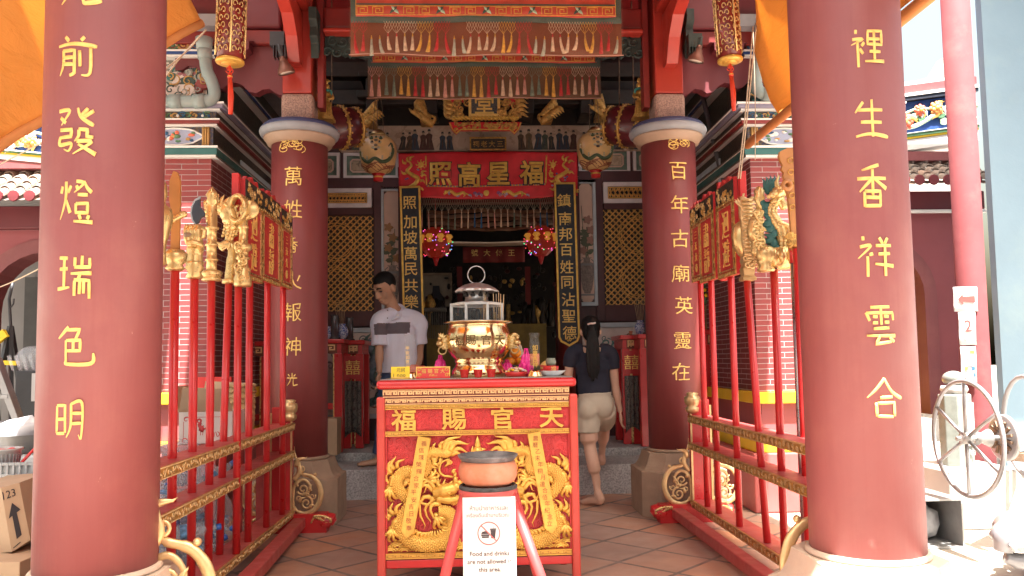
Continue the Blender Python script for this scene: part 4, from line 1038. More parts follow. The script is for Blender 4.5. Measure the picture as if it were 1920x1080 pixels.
# side curtain rolled on a pole, right of the porch
cx = 2.0; pz = at(1425, 245, 5.45).z; CXR = at(1428, 245, 5.45).x
t = thing('orange_curtain', 'shaded orange cloth curtain rolled on a pole beside the column ending in 合', 'curtain', (CXR, 3.4, pz))
m = MB()
def cf(u, v):
 y = lerp(5.55, .9, u); drop = max(0, .55 - u * 6.5) ** 1.6 * 1.6
 z = lerp(pz + .02 + drop, 4.9, v)
 return V((CXR + .035 * math.sin(v * 8 + u * 11) + .05 * v, y + .05 * math.sin(v * 5), z))
m.grid(cf, 40, 16); o = m.build('cloth', M['canopy'], t); q = o.modifiers.new('thick', 'SOLIDIFY'); q.thickness = .004
m = MB(); m.tube([(CXR, 5.75, pz - .02), (CXR, 3, pz), (CXR, .8, pz)], .032, 12); m.build('pole', M['canopy_edge'], t)
# side wing eaves, well above the picture, and an unseen slab added for shade
for s, xc in ((-1, XWL), (1, XWR)):
 m = MB(); x0, x1 = sorted((xc - s * .12, xc + s * (1.25 if s < 0 else .75))); m.bx(x0, x1, 5.68, 9.3, 4.12, 4.24); m.build('eave_shade_slab', M['greywhite'], wl if s < 0 else wr, .01)
 if s < 0: m = MB(); m.bx(-7, xc - .6, 4.3, 6.8, 4.25, 4.35); m.build('eave_shade_slab', M['greywhite'], wl)
# ------------------------------------------------------------------ staff racks (railings) on both sides
def key_row(mb, F, x0, x1, y0, y1, n, t, d0, d1, mi=0, flip=1):
 """Greek fret between x0..x1, y0..y1 in frame F"""
 w = (x1 - x0) / n; h = y1 - y0
 for i in range(n):
  a = x0 + i * w
  P = [(0.0, .5 * t / h), (.0, 1), (.78, 1), (.78, .34), (.36, .34), (.36, .66), (.56, .66)]
  P = [(p[0] if flip > 0 else 1 - p[0] - .1, p[1]) for p in P]
  mb.line2([(a + p[0] * w + t / 2, y0 + p[1] * (h - t) + t / 2) for p in P], t, d0, d1, mi, F)
def scroll_ornament(mb, F, s=1.0, th=.5):
 """round openwork leaf scroll with a tall leaf tip; stands on y=0, its flat side along x=0"""
 fl = ((0, 0, 1), th)
 ring = [(.015, .06), (.05, .015), (.13, .0), (.21, .05), (.25, .15), (.235, .25), (.18, .32), (.10, .345), (.05, .36)]
 mb.tube(catmull([(x * s, y * s, 0) for x, y in ring], 6), [.012 * s, .019 * s, .024 * s, .026 * s, .026 * s, .024 * s, .022 * s, .018 * s, .012 * s], 8, 0, True, F, fl)
 mb.tube(catmull([(x * s, y * s, 0) for x, y in ((.01, .02), (.0, .14), (.02, .26), (.10, .30), (.155, .24), (.13, .17), (.09, .19))], 6), [.014 * s, .016 * s, .016 * s, .014 * s, .012 * s, .009 * s, .006 * s], 7, 0, True, F, fl)
 mb.scroll((.09 * s, .215 * s), .055 * s, .012 * s, 200, 1.4, .011 * s, F, 0, 22, 1, fl)
 mb.scroll((.12 * s, .09 * s), .065 * s, .012 * s, 90, 1.5, .012 * s, F, 0, 22, -1, fl)
 mb.scroll((.05 * s, .13 * s), .03 * s, .008 * s, 300, 1.2, .008 * s, F, 0, 14, 1, fl)
 mb.scroll((.175 * s, .15 * s), .03 * s, .008 * s, 30, 1.2, .008 * s, F, 0, 14, -1, fl)
 for x, y, d, L in ((.06, .10, 60, .07), (.10, .16, 20, .06), (.16, .2, 100, .06), (.15, .05, 40, .06), (.04, .24, 80, .06)):
  mb.flame((x * s, y * s, 0), d, L * s, .03 * s, F, 0)
 # leaf tip climbing the post
 mb.tube(catmull([(x * s, y * s, 0) for x, y in ((.01, .30), (.06, .37), (.05, .45), (.02, .52), (.012, .60))], 6), [.022 * s, .024 * s, .018 * s, .01 * s, .003 * s], 8, 0, True, F, fl)
 mb.ball(tuple(F @ V((.20 * s, .345 * s, 0))), .016 * s, 8, 6); mb.scroll((.075 * s, .40 * s), .035 * s, .008 * s, 240, 1.2, .009 * s, F, 0, 16, 1, fl)
 mb.flame((.03 * s, .42 * s, 0), 60, .13 * s, .045 * s, F, 0)
RAILZ = (.785, .585, .165)
def rack(name, label, X, Yend, Yfront, s):
 """s: side the rack looks to (+1: its gilded edges face +x)"""
 t = thing(name, label, 'railing', (X, (Yend + Yfront) / 2, 0), 'red staff racks')
 W = .15 if s > 0 else .15
 for i, z in enumerate(RAILZ):
  r_ = MB(); x0, x1 = sorted((X, X - s * W)); r_.bx(x0, x1, Yfront, Yend, z - .035, z)
  o = r_.build('rail', M['red_top'], t, .006)
  g = MB(); F = Matrix(((0, 0, s, X), (1 * s, 0, 0, 0), (0, 1, 0, 0), (0, 0, 0, 1)))
  a, b = sorted((Yfront * s, Yend * s))
  g.bx(*sorted((X + s * .002, X + s * .010)), Yfront, Yend, z - .052, z + .0015, 1)
  for e in (-.049, -.003): g.tube([(a, z + e, .010), (b, z + e, .010)], .0035, 6, 0, True, F)
  n = int((b - a) / .055);
  for k in range(n):
   x = a + (k + .5) * (b - a) / n
   g.scroll((x, z - .026), .016, .004, 90 * (k % 4), 1.1, .0042, F, 0, 9, 1 if k % 2 else -1, zz=.011)
   g.flame((x + .012, z - .026, .012), 60 if k % 2 else -60, .032, .014, F, 0, n=4)
  g.build('carved_edge', [M['gold_pale'], M['gold_dark']], o)
 for ye in (Yend, Yfront):
  p = MB(); x0, x1 = sorted((X - s * .002, X - s * .145)); p.bx(x0, x1, ye - .04, ye + .03, .10, .90); o = p.build('end_post', M['red'], t, .006)
  g = MB();
  for x in (X - s * .0, X - s * .147): g.bx(*sorted((x + s * .004, x - s * .010)), ye - .046, ye - .0405, .166, .86)
  if ye == Yend:
   zc = .80
   for q, (rr, zz) in enumerate(((.042, 0), (.048, .035), (.05, .075), (.04, .10))):
    pass
   for cx in (X - s * .02,):
    g.lathe([(.030, .80), (.046, .815), (.05, .84), (.036, .85), (.05, .87), (.056, .90), (.05, .925), (.034, .93), (.044, .945), (.03, .955)], (cx, ye - .03, 0), 16, wob=lambda a, z: 1 + .1 * math.cos(8 * a))
  g.build('gilded_edge', M['gold_pale'], o)
  # foot beam lying across, with dragon-mouth ends
  fb = MB(); fb.bx(X - .25, X + .25, ye - .05, ye + .05, .0, .135, 0);
  for q in (-1, 1):
   fb.tube(catmull([V((X + q * u, ye, z)) for u, z in ((.21, .07), (.27, .075), (.30, .06))], 3), [.062, .058, .03], 10, 0)
  o = fb.build('foot_beam', M['red'], t, .012)
  d = MB()
  for q in (-1, 1):
   F = front(X + q * .19, ye - .052, .075) @ Matrix.Diagonal((q, 1, 1, 1))
   d.tube(catmull([(-.05, -.005, 0), (-.02, .04, 0), (.04, .042, 0), (.085, .02, 0), (.09, .0, 0), (.05, .012, 0)], 5), [.006, .009, .010, .008, .005], 7, 0, True, F)
   for k in range(6): d.flame((-.03 + .02 * k, .03 - .005 * k, .002), 60 + 25 * k, .035, .016, F, 0, n=4)
   d.ball(tuple(F @ V((.05, .03, .004))), .010, 8, 5)
   d.ball(tuple(F @ V((.088, .022, .004))), .011, 8, 5)
  d.build('dragon_mouth', M['gold'], o)
  sc_ = MB()
  for q in (-1, 1):
   xx = X + .004 if q > 0 else X - .149
   if s < 0: xx = X + .149 if q > 0 else X - .004
   F = front(xx, ye - .02, .135) @ Matrix.Diagonal((q, 1, 1, 1))
   if ye == Yfront and q * s < 0: continue
   scroll_ornament(sc_, F, .80 if ye == Yend else 1.1)
  sc_.build('leaf_scroll', M['gold_pale'], t)
 return t
XL, XR = at(548, 945, 5.93).x, at(1293, 930, 6.02).x
LRack = rack('staff_rack', 'red railing rack with gilded edges holding the axe and fist staffs, in front of boxes', XL, 5.95, 3.30, 1)
RRack = rack('staff_rack', 'red railing rack with gilded edges holding the dragon staffs, beside the steel pole', XR, 5.97, 3.45, -1)
# low beams lying on the floor beside the racks
for (p0, p1, lab) in (((578, 962), (452, 1100), 'red timber beam lying on the tiles before the axe staff rack'), ((1258, 952), (1452, 1095), 'red timber beam lying on the tiles before the dragon staff rack')):
 a, b = atz(*p0, .075), atz(*p1, .075)
 m = MB(); m.bar(a, b, .085, .07); m.bc((a.x, a.y - .06, .02), (.07, .07, .036)); m.bc((b.x, b.y + .06, .02), (.07, .07, .036))
 tag(m.build('floor_beam', M['red_top'], bevel=.008), lab, 'beam', 'floor beams')
# ------------------------------------------------------------------ staffs standing in the racks
def stand(px, X, y=650):
 d = ray(px, y); return d.y * X / d.x
def pole_of(t, x, y, z1, lean=(0, 0), r=.021, mtl=None):
 m = MB(); z0 = .168
 m.tube([(x + lean[0], y + lean[1], z0), (x, y, z1)], r, 14); m.build('pole', mtl or M['red'], t)
def lotus(mb, x, y, z, r=.055, h=.10, mi=0):
 mb.lathe([(r * .55, z), (r * .85, z + h * .12), (r * .6, z + h * .28), (r * .95, z + h * .45), (r * 1.05, z + h * .75), (r * .7, z + h), (r * .4, z + h * 1.02)], (x, y, 0), 18, mi, wob=lambda a, zz: 1 + .12 * abs(math.cos(4 * a)))
XPL = XL - .075
def zat(px, py, Y): return at(px, py, Y).z
def big_knife():
 Y = stand(326, XPL); x = XPL; z = lambda py: zat(326, py, Y)
 t = thing('knife_staff', 'staff with tall orange wooden sabre blade beside the wide column', 'staff', (x, Y, .17), 'ceremonial staffs')
 pole_of(t, x, Y, z(505))
 u = Y / FPX; F = front(x, Y, z(505))
 m = MB(); P = [(-8, 8), (-7, 60), (-6, 100), (-11, 130), (-11, 165), (-4, 184), (3, 182), (8, 165), (8.5, 100), (7.5, 8)]
 m.prism([(a * u, b * u) for a, b in P], -.010, .010, 0, F); m.build('blade', M['wood_blade'], t, .006)
 m = MB(); lotus(m, x, Y, z(508), .05, .10); m.tube(catmull([(x - 28 * u, Y, z(410)), (x - 8 * u, Y - .012, z(415)), (x + 6 * u, Y - .012, z(408)), (x + 14 * u, Y, z(402))], 4), [.014, .016, .014, .016], 8)
 m.ball((x + 15 * u, Y, z(402)), .017, 8, 6); m.build('gilded_fitting', M['gold'], t)
def gourd_staff():
 Y = stand(303, XPL); x = XPL - .02; Y -= .0
 z = lambda py: zat(303, py, Y); t = thing('gourd_staff', 'golden gourd headed staff half hidden behind the wide column', 'staff', (x, Y, .17), 'ceremonial staffs')
 pole_of(t, x, Y, z(505)); u = Y / FPX
 m = MB(); m.lathe([(.012, z(500)), (.036, z(495)), (.03, z(470)), (.034, z(455)), (.05, z(430)), (.062, z(408)), (.055, z(392)), (.03, z(384)), (.026, z(378)), (.035, z(365)), (.03, z(345)), (.01, z(332)), (.002, z(328))], (x, Y, 0), 18)
 m.build('gourd_head', M['gold'], t)
def fist():
 Y = stand(363, XPL); x = XPL; u = Y / FPX; z = lambda py: zat(363, py, Y)
 t = thing('fist_staff', 'staff topped by a golden clenched fist', 'staff', (x, Y, .17), 'ceremonial staffs')
 pole_of(t, x, Y, z(522))
 b = MB(); zz = z(457)
 b.tube([(x, Y, z(505)), (x, Y, z(478)), (x + .002, Y, z(466))], [.044, .038, .044], 14)
 b.ball((x, Y, zz + .005), (.040, .040, .062), 18, 12)
 for k, dx in enumerate((-.030, -.011, .009, .028)):
  p = catmull([(x + dx - .006, Y + .02, zz + .055), (x + dx, Y - .022, zz + .085), (x + dx + .004, Y - .052, zz + .060), (x + dx + .006, Y - .052, zz + .018), (x + dx + .006, Y - .034, zz - .006)], 4)
  b.tube(p, [.0125, .0135, .013, .011], 10)
 b.tube(catmull([(x + .036, Y - .01, zz - .03), (x + .040, Y - .045, zz - .012), (x + .012, Y - .062, zz - .004), (x - .02, Y - .064, zz - .006)], 4), [.017, .015, .014, .011], 10)
 b.tube(catmull([(x + .036, Y, zz + .03), (x + .044, Y - .01, zz + .065), (x + .043, Y - .01, zz + .085)], 4), [.018, .017, .010], 10)
 melt(b, 'fist', M['gold'], t, .0038, 1)
 m = MB(); m.lathe([(.026, z(523)), (.04, z(520)), (.030, z(511)), (.044, z(503)), (.038, z(497)), (.045, z(491)), (.03, z(492))], (x, Y, 0), 20, wob=lambda a, q: 1 + .1 * abs(math.cos(4 * a))); m.build('leaf_collar', M['gold'], t)
 m = MB(); m.tube([(x - .02, Y - .085, zz + .032), (x + .03, Y + .0, zz + .05)], .011, 10); m.build('brush_stub', M['wood'], t)
def axe():
 Y = stand(395, XPL); x = XPL; u = Y / FPX; z = lambda py: zat(395, py, Y)
 X_ = lambda px: x + (px - 401) * u
 t = thing('axe_staff', 'golden axe staff with black crescent blade', 'staff', (x, Y, .17), 'ceremonial staffs')
 pole_of(t, x, Y, z(525))
 m = MB(); m.lathe([(.05, z(527)), (.052, z(522)), (.034, z(518)), (.028, z(514)), (.026, z(490)), (.034, z(489)), (.034, z(486)), (.026, z(485)), (.026, z(462)), (.034, z(461)), (.034, z(458)), (.026, z(457)), (.026, z(431)), (.036, z(430)), (.036, z(426)), (.027, z(425)), (.027, z(388)), (.02, z(384)), (.034, z(380)), (.026, z(372)), (.034, z(366)), (.022, z(359)), (.010, z(354)), (.002, z(350))], (x, Y, 0), 16)
 lotus(m, x, Y, z(526), .052, .055)
 for k in range(5): m.flame((X_(396), z(384 + k * 8), 0), 150 - 20 * k, .035, .03, front(0, Y - .01, 0), 0)
 m.build('gilded_shaft', M['gold'], t)
 F = front(0, Y, 0); m = MB()
 P = [(400, 402), (388, 398), (380, 388), (379, 374), (371, 377), (366, 388), (364.5, 400), (367, 412), (373, 421), (377, 418), (381, 408), (390, 404)]
 m.prism([(X_(a), z(b)) for a, b in P], -.008, .008, 0, F)
 o = m.build('axe_blade', M['steel_blue'], t, .003)
 e = MB(); e.line2([(X_(a), z(b)) for a, b in ((380, 370.5), (371, 375), (365, 387), (363, 400), (366, 413), (374, 424))], .011, -.006, .006, 0, F); e.build('cutting_edge', M['steel'], o)
def fish():
 Y = stand(428, XPL); x = XPL; u = Y / FPX; z = lambda py: zat(425, py, Y); X_ = lambda px: x + (px - 430) * u
 t = thing('fish_staff', 'golden leaping fish halberd on a leaning red pole', 'staff', (x, Y, .17), 'ceremonial staffs')
 pole_of(t, x, Y, z(530), (-.02, -.06))
 m = MB(); m.tube(catmull([(X_(432), Y, z(528)), (X_(434), Y, z(500)), (X_(436), Y, z(470)), (X_(430), Y, z(455))], 5), [.032, .03, .026, .028], 12)
 m.tube([(X_(432), Y, z(532)), (X_(432), Y, z(524))], .045, 14)
 pts = catmull([(X_(428), Y - .01, z(456)), (X_(433), Y - .015, z(440)), (X_(436), Y - .02, z(420)), (X_(430), Y - .02, z(400)), (X_(416), Y - .02, z(390)), (X_(402), Y - .02, z(386)), (X_(394), Y - .01, z(385))], 6)
 m.tube(pts, [.022, .03, .042, .05, .052, .046, .036, .024, .014], 14)
 F = front(0, Y - .03, 0)
 for i in range(3, len(pts) - 6, 1):
  p = pts[i]
  for k in (-1, 0, 1):
   d = (pts[i + 1] - pts[i - 1]).normalized(); n_ = V((-d.z, 0, d.x))
   m.ball(tuple(p + n_ * (.028 * k) + V((0, -.042 + .012 * abs(k), 0)) + d * (.008 * (i % 2))), (.010, .008, .010), 6, 4)
 for i in range(4, len(pts) - 4, 3):
  p = pts[i]; m.flame((p.x + .035, p.z + .01, 0), 40 + i * 3, .06, .035, F, 0)
 for d_, L in ((200, .06), (235, .055), (270, .05), (300, .05)): m.flame((X_(428), z(455), 0), d_, L, .03, F, 0)
 m.ball((X_(406), Y - .062, z(390)), .011, 8, 6); m.flame((X_(398), z(392), 0), 240, .05, .03, F, 0); m.flame((X_(410), z(398), 0), 210, .07, .03, F, 0)
 m.tube(catmull([(X_(420), Y, z(455)), (X_(414), Y, z(462)), (X_(421), Y, z(468))], 4), .014, 8)
 m.build('fish_head', M['gold'], t)
def ring_staff():
 x = XL - .005; Y = stand(446, x); u = Y / FPX; z = lambda py: zat(444, py, Y); X_ = lambda px: x + (px - 444) * u
 t = thing('ring_staff', 'golden staff with hooped ring and disc, before the red placards', 'staff', (x, Y, .17), 'ceremonial staffs')
 pole_of(t, x, Y, z(535))
 m = MB(); C = V((X_(442), Y, z(392)))
 m.tube([C + V((.05 * math.cos(k), -.02 * math.cos(k), .075 * math.sin(k))) for k in [i * .2618 for i in range(24)]], .016, 10, 0, True, None, ((0, 1, 0), 2.2), True)
 m.lathe([(.002, -.012), (.052, -.010), (.058, 0), (.052, .010), (.002, .012)], n=20, M=Matrix.Translation((X_(463), Y, z(394))) @ Matrix.Rotation(R(90), 4, 'X'))
 m.tube(catmull([(X_(452), Y, z(415)), (X_(458), Y, z(408)), (X_(464), Y, z(404))], 3), .014, 8)
 m.lathe([(.045, z(538)), (.05, z(534)), (.05, z(522)), (.04, z(516)), (.045, z(505)), (.03, z(500)), (.028, z(488)), (.04, z(486)), (.04, z(483)), (.028, z(482)), (.03, z(472)), (.05, z(468)), (.05, z(460)), (.024, z(456)), (.022, z(430)), (.032, z(428)), (.03, z(424)), (.02, z(420)), (.02, z(408))], (X_(452), Y, 0), 16)
 for k in range(7): m.scroll((X_(446 + 4 * (k % 4)), z(462 + 10 * k)), .022, .006, k * 80, 1.2, .008, front(0, Y - .05, 0), 0, 12)
 m.build('gilded_head', M['gold'], t)
def placard(X, pxc, half, ytop, ybot, chars, label, s, tall=None, big=False, two=False):
 """carved red board facing the porch middle; s=+1 board faces +x"""
 Y = stand(pxc, X, 450); t = thing('placard', label, 'sign board', (X, Y, .17), 'carved red placards')
 zt, zb = atx(pxc, ytop, X).z, atx(pxc, ybot, X).z
 pole_of(t, X - s * .01, Y, zb + .05)
 if tall:
  m = MB(); m.bx(X - s * .03 - .02, X - s * .03 + .02, Y - half - .055, Y - half - .012, zb - .02, tall); m.build('side_post', M['red'], t, .003)
 F = Matrix(((0, 0, s, X), (s, 0, 0, Y), (0, 1, 0, 0), (0, 0, 0, 1)))
 b = MB(); n = 10
 crest = [(lerp(-half, half, i / n), zt + .02 * math.sin(i * 2.1) + .03 * math.sin(math.pi * i / n)) for i in range(n + 1)]
 b.prism([(half, zb), (-half, zb)] + crest, -.012, .012, 0, F); o = b.build('board', M['red_panel'], t, .003)
 for side in (1, -1):
  G = F if side > 0 else F @ Matrix.Rotation(math.pi, 4, 'Y')
  f = MB(); fw = .026; zm = zt - .115
  f.bx(-half + .004, half - .004, zm, zt - .0, .0125, .018, 1, G)
  f.line2([(-half + fw / 2, zb + fw / 2), (half - fw / 2, zb + fw / 2), (half - fw / 2, zm), (-half + fw / 2, zm)], fw, .0124, .018, 0, G, True)
  f.line2([(-half + fw + .012, zb + fw + .012), (half - fw - .012, zb + fw + .012), (half - fw - .012, zm - fw * .5 - .012), (-half + fw + .012, zm - fw * .5 - .012)], .008, .0122, .020, 2, G, True)
  r_ = random.Random(pxc + side)
  for k in range(16):
   f.scroll((lerp(-half + .03, half - .03, r_.random()), zt - .055 + r_.uniform(-.05, .045)), .022, .005, r_.uniform(0, 360), 1.2, .0055, G, 2 if k % 3 else 0, 10, zz=.019)
  L = zm - zb
  for q in (-1, 1):
   for k in range(int(L / .07)): f.scroll((q * (half - fw / 2), zb + .04 + k * .07), .009, .004, 90 * k, 1.0, .0025, G, 2, 8, zz=.018)
  for k in range(int(2 * half / .045)):
   for zz in (zb + fw / 2, zm): f.scroll((-half + .03 + k * .045, zz), .012, .004, 90 * k, 1.0, .0025, G, 2, 8, zz=.018)
  f.build('gilt_frame', [M['gold_dark'], M['carving_dark'], M['gold']], o)
  w = MB(); H = (zm - zb - 2 * fw - .05); nchar = len(chars); cs = H / nchar
  for k, ch in enumerate(chars):
   zc = zm - fw - .02 - cs * (k + .5)
   sz = min(cs * .86, (2 * half - 2 * fw - .03)) / .92
   w.glyph(ch, sz * .90, lambda x, y, z, zc=zc: G @ V((x, y * (1.25 if nchar < 3 else 1), .0125 + z)) + V((0, 0, zc)), -.012, 0, .006, .9)
  w.build('gilt_writing', M['gold_flat'], o)
gourd_staff(); big_knife(); fist(); axe(); fish(); ring_staff()
TL = atx(452, 340, XPL).z
placard(XL - .015, 472, .19, 348, 527, '迴避', 'carved red placard reading 迴避, next to the golden ring staff', 1, TL)
placard(XL - .015, 505, .235, 372, 532, '肅靜', 'carved red placard reading 肅靜, near the column starting 萬', 1)
placard(XL - .015, 534, .165, 398, 540, '三天大帝', 'narrow red placard with four dark gold characters, against the column starting 萬', 1)
XPR = XR + .075
TR = atx(1388, 330, XPR).z
placard(XR + .015, 1308, .13, 388, 528, '三天大帝', 'carved red placard with four dark gold characters, against the column starting 百', -1)
placard(XR + .015, 1328, .18, 372, 528, '肅靜', 'carved red placard reading 肅靜, near the column starting 百', -1, atx(1342, 355, XPR).z)
placard(XR + .015, 1365, .18, 345, 520, '迴避', 'carved red placard reading 迴避, behind the golden shield staff', -1, TR)
def shield():
 x = XR + .005; Y = stand(1398, x, 450); u = Y / FPX; z = lambda py: zat(1395, py, Y); X_ = lambda px: x + (px - 1395) * u
 t = thing('shield_staff', 'golden staff with smooth shield and ridged dragon spine, on the steep leaning pole', 'staff', (x, Y, .17), 'ceremonial staffs')
 pole_of(t, x, Y, z(524), (.03, -.09))
 F = front(0, Y + .02, 0); m = MB()
 P = [(1380, 418), (1374, 425), (1371, 440), (1374, 462), (1384, 478), (1396, 486), (1408, 478), (1416, 462), (1416, 436), (1411, 420), (1405, 410), (1396, 408)]
 n = len(P); cx, cz = X_(1394), z(445)
 rings = [[F @ V((lerp(cx, X_(a), k), lerp(cz, z(b), k), h)) for a, b in P] for k, h in ((1, -.02), (1.0, .0), (.92, .018), (.7, .032), (.3, .04))]
 m.loft(rings, 0, True); m.lathe([(.028, z(412)), (.032, z(405)), (.026, z(402))], (X_(1408), Y, 0), 12); m.build('shield', M['gold'], t)
 d = MB(); pts = [V((X_(a), Y - .05, z(b))) for a, b in ((1393, 488), (1393, 470), (1391, 450), (1392, 430), (1390, 410), (1388, 392), (1387, 376), (1389, 366))]
 d.tube(catmull(pts, 5), [.03, .03, .03, .03, .032, .034, .03, .022, .006], 12)
 for k in range(15):
  zz = z(380 + k * 7.2); d.ball((X_(1391), Y - .08, zz), (.032, .016, .009), 10, 6); d.flame((X_(1396), zz, 0), 20, .05, .022, front(0, Y - .07, 0), 0)
 for k in range(5): d.flame((X_(1386), z(398 - k * 4), 0), 100 + 25 * k, .06, .03, front(0, Y - .07, 0), 0)
 d.lathe([(.055, z(527)), (.056, z(522)), (.042, z(518)), (.05, z(505)), (.036, z(498)), (.048, z(490)), (.04, z(482))], (X_(1394), Y - .02, 0), 4, smooth=False, rot=R(45))
 for k in range(6): d.scroll((X_(1386 + 4 * k), z(488 + (k % 2) * 12)), .02, .005, k * 60, 1.2, .008, front(0, Y - .07, 0), 0, 10)
 d.build('dragon_spine', M['gold_pale'], t)
def dragon_lotus():
 Y = stand(1450, XPR, 480); x = XPR; u = Y / FPX; z = lambda py: zat(1455, py, Y); X_ = lambda px: x + (px - 1452) * u
 t = thing('dragon_staff', 'golden dragon staff with dark green mane on a lotus cup', 'staff', (x, Y, .17), 'ceremonial staffs')
 pole_of(t, x - .0, Y, z(505)); F = front(0, Y, 0)
 g = MB()
 body = catmull([(X_(1470), Y, z(470)), (X_(1471), Y, z(450)), (X_(1468), Y, z(430)), (X_(1458), Y, z(415)), (X_(1450), Y, z(400)), (X_(1455), Y, z(385)), (X_(1463), Y - .02, z(375))], 6)
 g.tube(body, [.03, .036, .036, .034, .032, .03, .03], 12)
 for i in range(1, len(body) - 1):
  for k in (-1, 0, 1): g.ball(tuple(body[i] + V((.02 * k, -.03 + .006 * abs(k), .006 * (i % 2)))), (.009, .007, .009), 6, 4)
 g.tube(catmull([(X_(1440), Y - .03, z(372)), (X_(1450), Y - .04, z(368)), (X_(1462), Y - .045, z(362)), (X_(1470), Y - .03, z(360))], 5), [.012, .022, .032, .03, .02], 10)   # snout
 g.tube(catmull([(X_(1448), Y - .03, z(382)), (X_(1458), Y - .04, z(378)), (X_(1468), Y - .03, z(370))], 5), [.008, .014, .02], 8)
 g.ball((X_(1464), Y - .075, z(362)), .012, 8, 6); g.flame((X_(1470), z(360), .03), 120, .10, .03, F, 0); g.flame((X_(1472), z(368), .03), 80, .11, .035, F, 0)
 g.flame((X_(1475), z(392), .02), 100, .12, .05, F, 0); g.tube(catmull([(X_(1460), Y - .02, z(420)), (X_(1478), Y - .03, z(425)), (X_(1482), Y - .04, z(440))], 4), [.018, .014, .01], 8)
 for k in range(4): g.flame((X_(1482), z(442), .04), 200 + 30 * k, .05, .016, F, 0)
 # second thin dragon column and lotus cup
 g.lathe([(.012, z(350)), (.03, z(358)), (.026, z(366)), (.034, z(372)), (.02, z(380)), (.022, z(400))], (X_(1429), Y, 0), 12)
 g.tube(catmull([(X_(1430), Y, z(395)), (X_(1421), Y, z(415)), (X_(1418), Y, z(435)), (X_(1424), Y, z(455)), (X_(1420), Y, z(472)), (X_(1428), Y, z(482))], 5), [.03, .042, .046, .04, .034, .03], 12)
 for k in range(12): g.scroll((X_(1416 + 5 * (k % 3)), z(402 + k * 6.5)), .018, .005, k * 70, 1.1, .009, front(0, Y - .045, 0), 0, 10)
 g.lathe([(.045, z(510)), (.05, z(506)), (.035, z(500)), (.05, z(488)), (.058, z(478)), (.052, z(468)), (.03, z(462))], (X_(1434), Y - .02, 0), 16)
 g.lathe([(.06, z(503)), (.10, z(498)), (.105, z(480)), (.098, z(466)), (.03, z(463))], (X_(1470), Y + .04, 0), 40, wob=lambda a, zz: 1 + .07 * abs(math.cos(7 * a)))
 for k in range(14):
  a = k * 2 * math.pi / 14; g.tube([V((X_(1470) + .103 * math.cos(a), Y + .04 + .103 * math.sin(a), zz)) for zz in (z(498), z(484), z(468))], [.012, .026, .014], 8)
 g.build('dragon_body', M['gold'], t)
 m = MB()
 for k in range(9): m.flame((X_(1448 + (k % 3) * 4), z(388 + k * 9), .01), 150 + 14 * k, .085 - .002 * k, .045, F, 0)
 for k in range(5): m.flame((X_(1462), z(365 - k), -.01), 95 + 14 * k, .11, .045, F, 0)
 for k in range(5): m.flame((X_(1464), z(450 + 8 * k), -.01), 190 + 12 * k, .10, .05, F, 0)
 m.build('green_mane', M['teal'], t)
def saw_knife():
 Y = stand(1476, XPR, 480); x = XPR + .02; u = Y / FPX; z = lambda py: zat(1476, py, Y); X_ = lambda px: x + (px - 1476) * u
 t = thing('saw_blade_staff', 'staff with broad orange toothed wooden blade, at the column ending in 合', 'staff', (x, Y, .17), 'ceremonial staffs')
 pole_of(t, x + 12 * u, Y, z(466)); F = front(0, Y + .03, 0)
 P = [(1482, 468), (1482, 440), (1480, 400), (1478, 365), (1474, 352), (1474, 340), (1470, 328), (1472, 322), (1467, 316), (1470, 308), (1466, 300), (1463, 290), (1466, 282), (1480, 276), (1500, 276), (1502, 468)]
 m = MB(); m.prism([(X_(a), z(b)) for a, b in P], -.012, .012, 0, F)
 m.tube([V((X_(1474), Y, z(347))) + V((.022 * math.cos(k), 0, .022 * math.sin(k))) for k in [i * .5236 for i in range(12)]], .012, 8, 0, closed=True)
 m.build('blade', M['wood_blade'], t, .004)
 m = MB()
 for k in range(5): m.scroll((X_(1485), z(300 + 22 * k)), .018, .012, 0, 1, .004, front(0, Y + .015, 0), 0, 12)
 for k in range(8): m.scroll((X_(1474 + 4 * (k % 5)), z(444 + (k // 4) * 12)), .022, .006, k * 50, 1.2, .009, front(0, Y + .0, 0), 0, 10)
 m.build('gilded_fitting', M['gold_dark'], t)
shield(); dragon_lotus(); saw_knife()
# plain staffs without visible heads, and the steel pole
Ys = stand(1467, XPR, 720)
t = thing('steel_pole', 'bright steel pole standing against the column ending in 合', 'pole', (XPR + .06, stand(1496, XPR + .06, 700), 0))
m = MB(); yy = stand(1496, XPR + .06, 700); a = atx(1492, 492, XPR + .06); m.tube([(XPR + .06, yy, 0), (a.x, yy + .0, a.z)], .017, 14); m.build('tube', M['steel'], t)
m = MB(); m.tube([(a.x, yy, a.z), (a.x, yy, a.z + .12)], .019, 14); m.build('red_cap', M['red'], t)
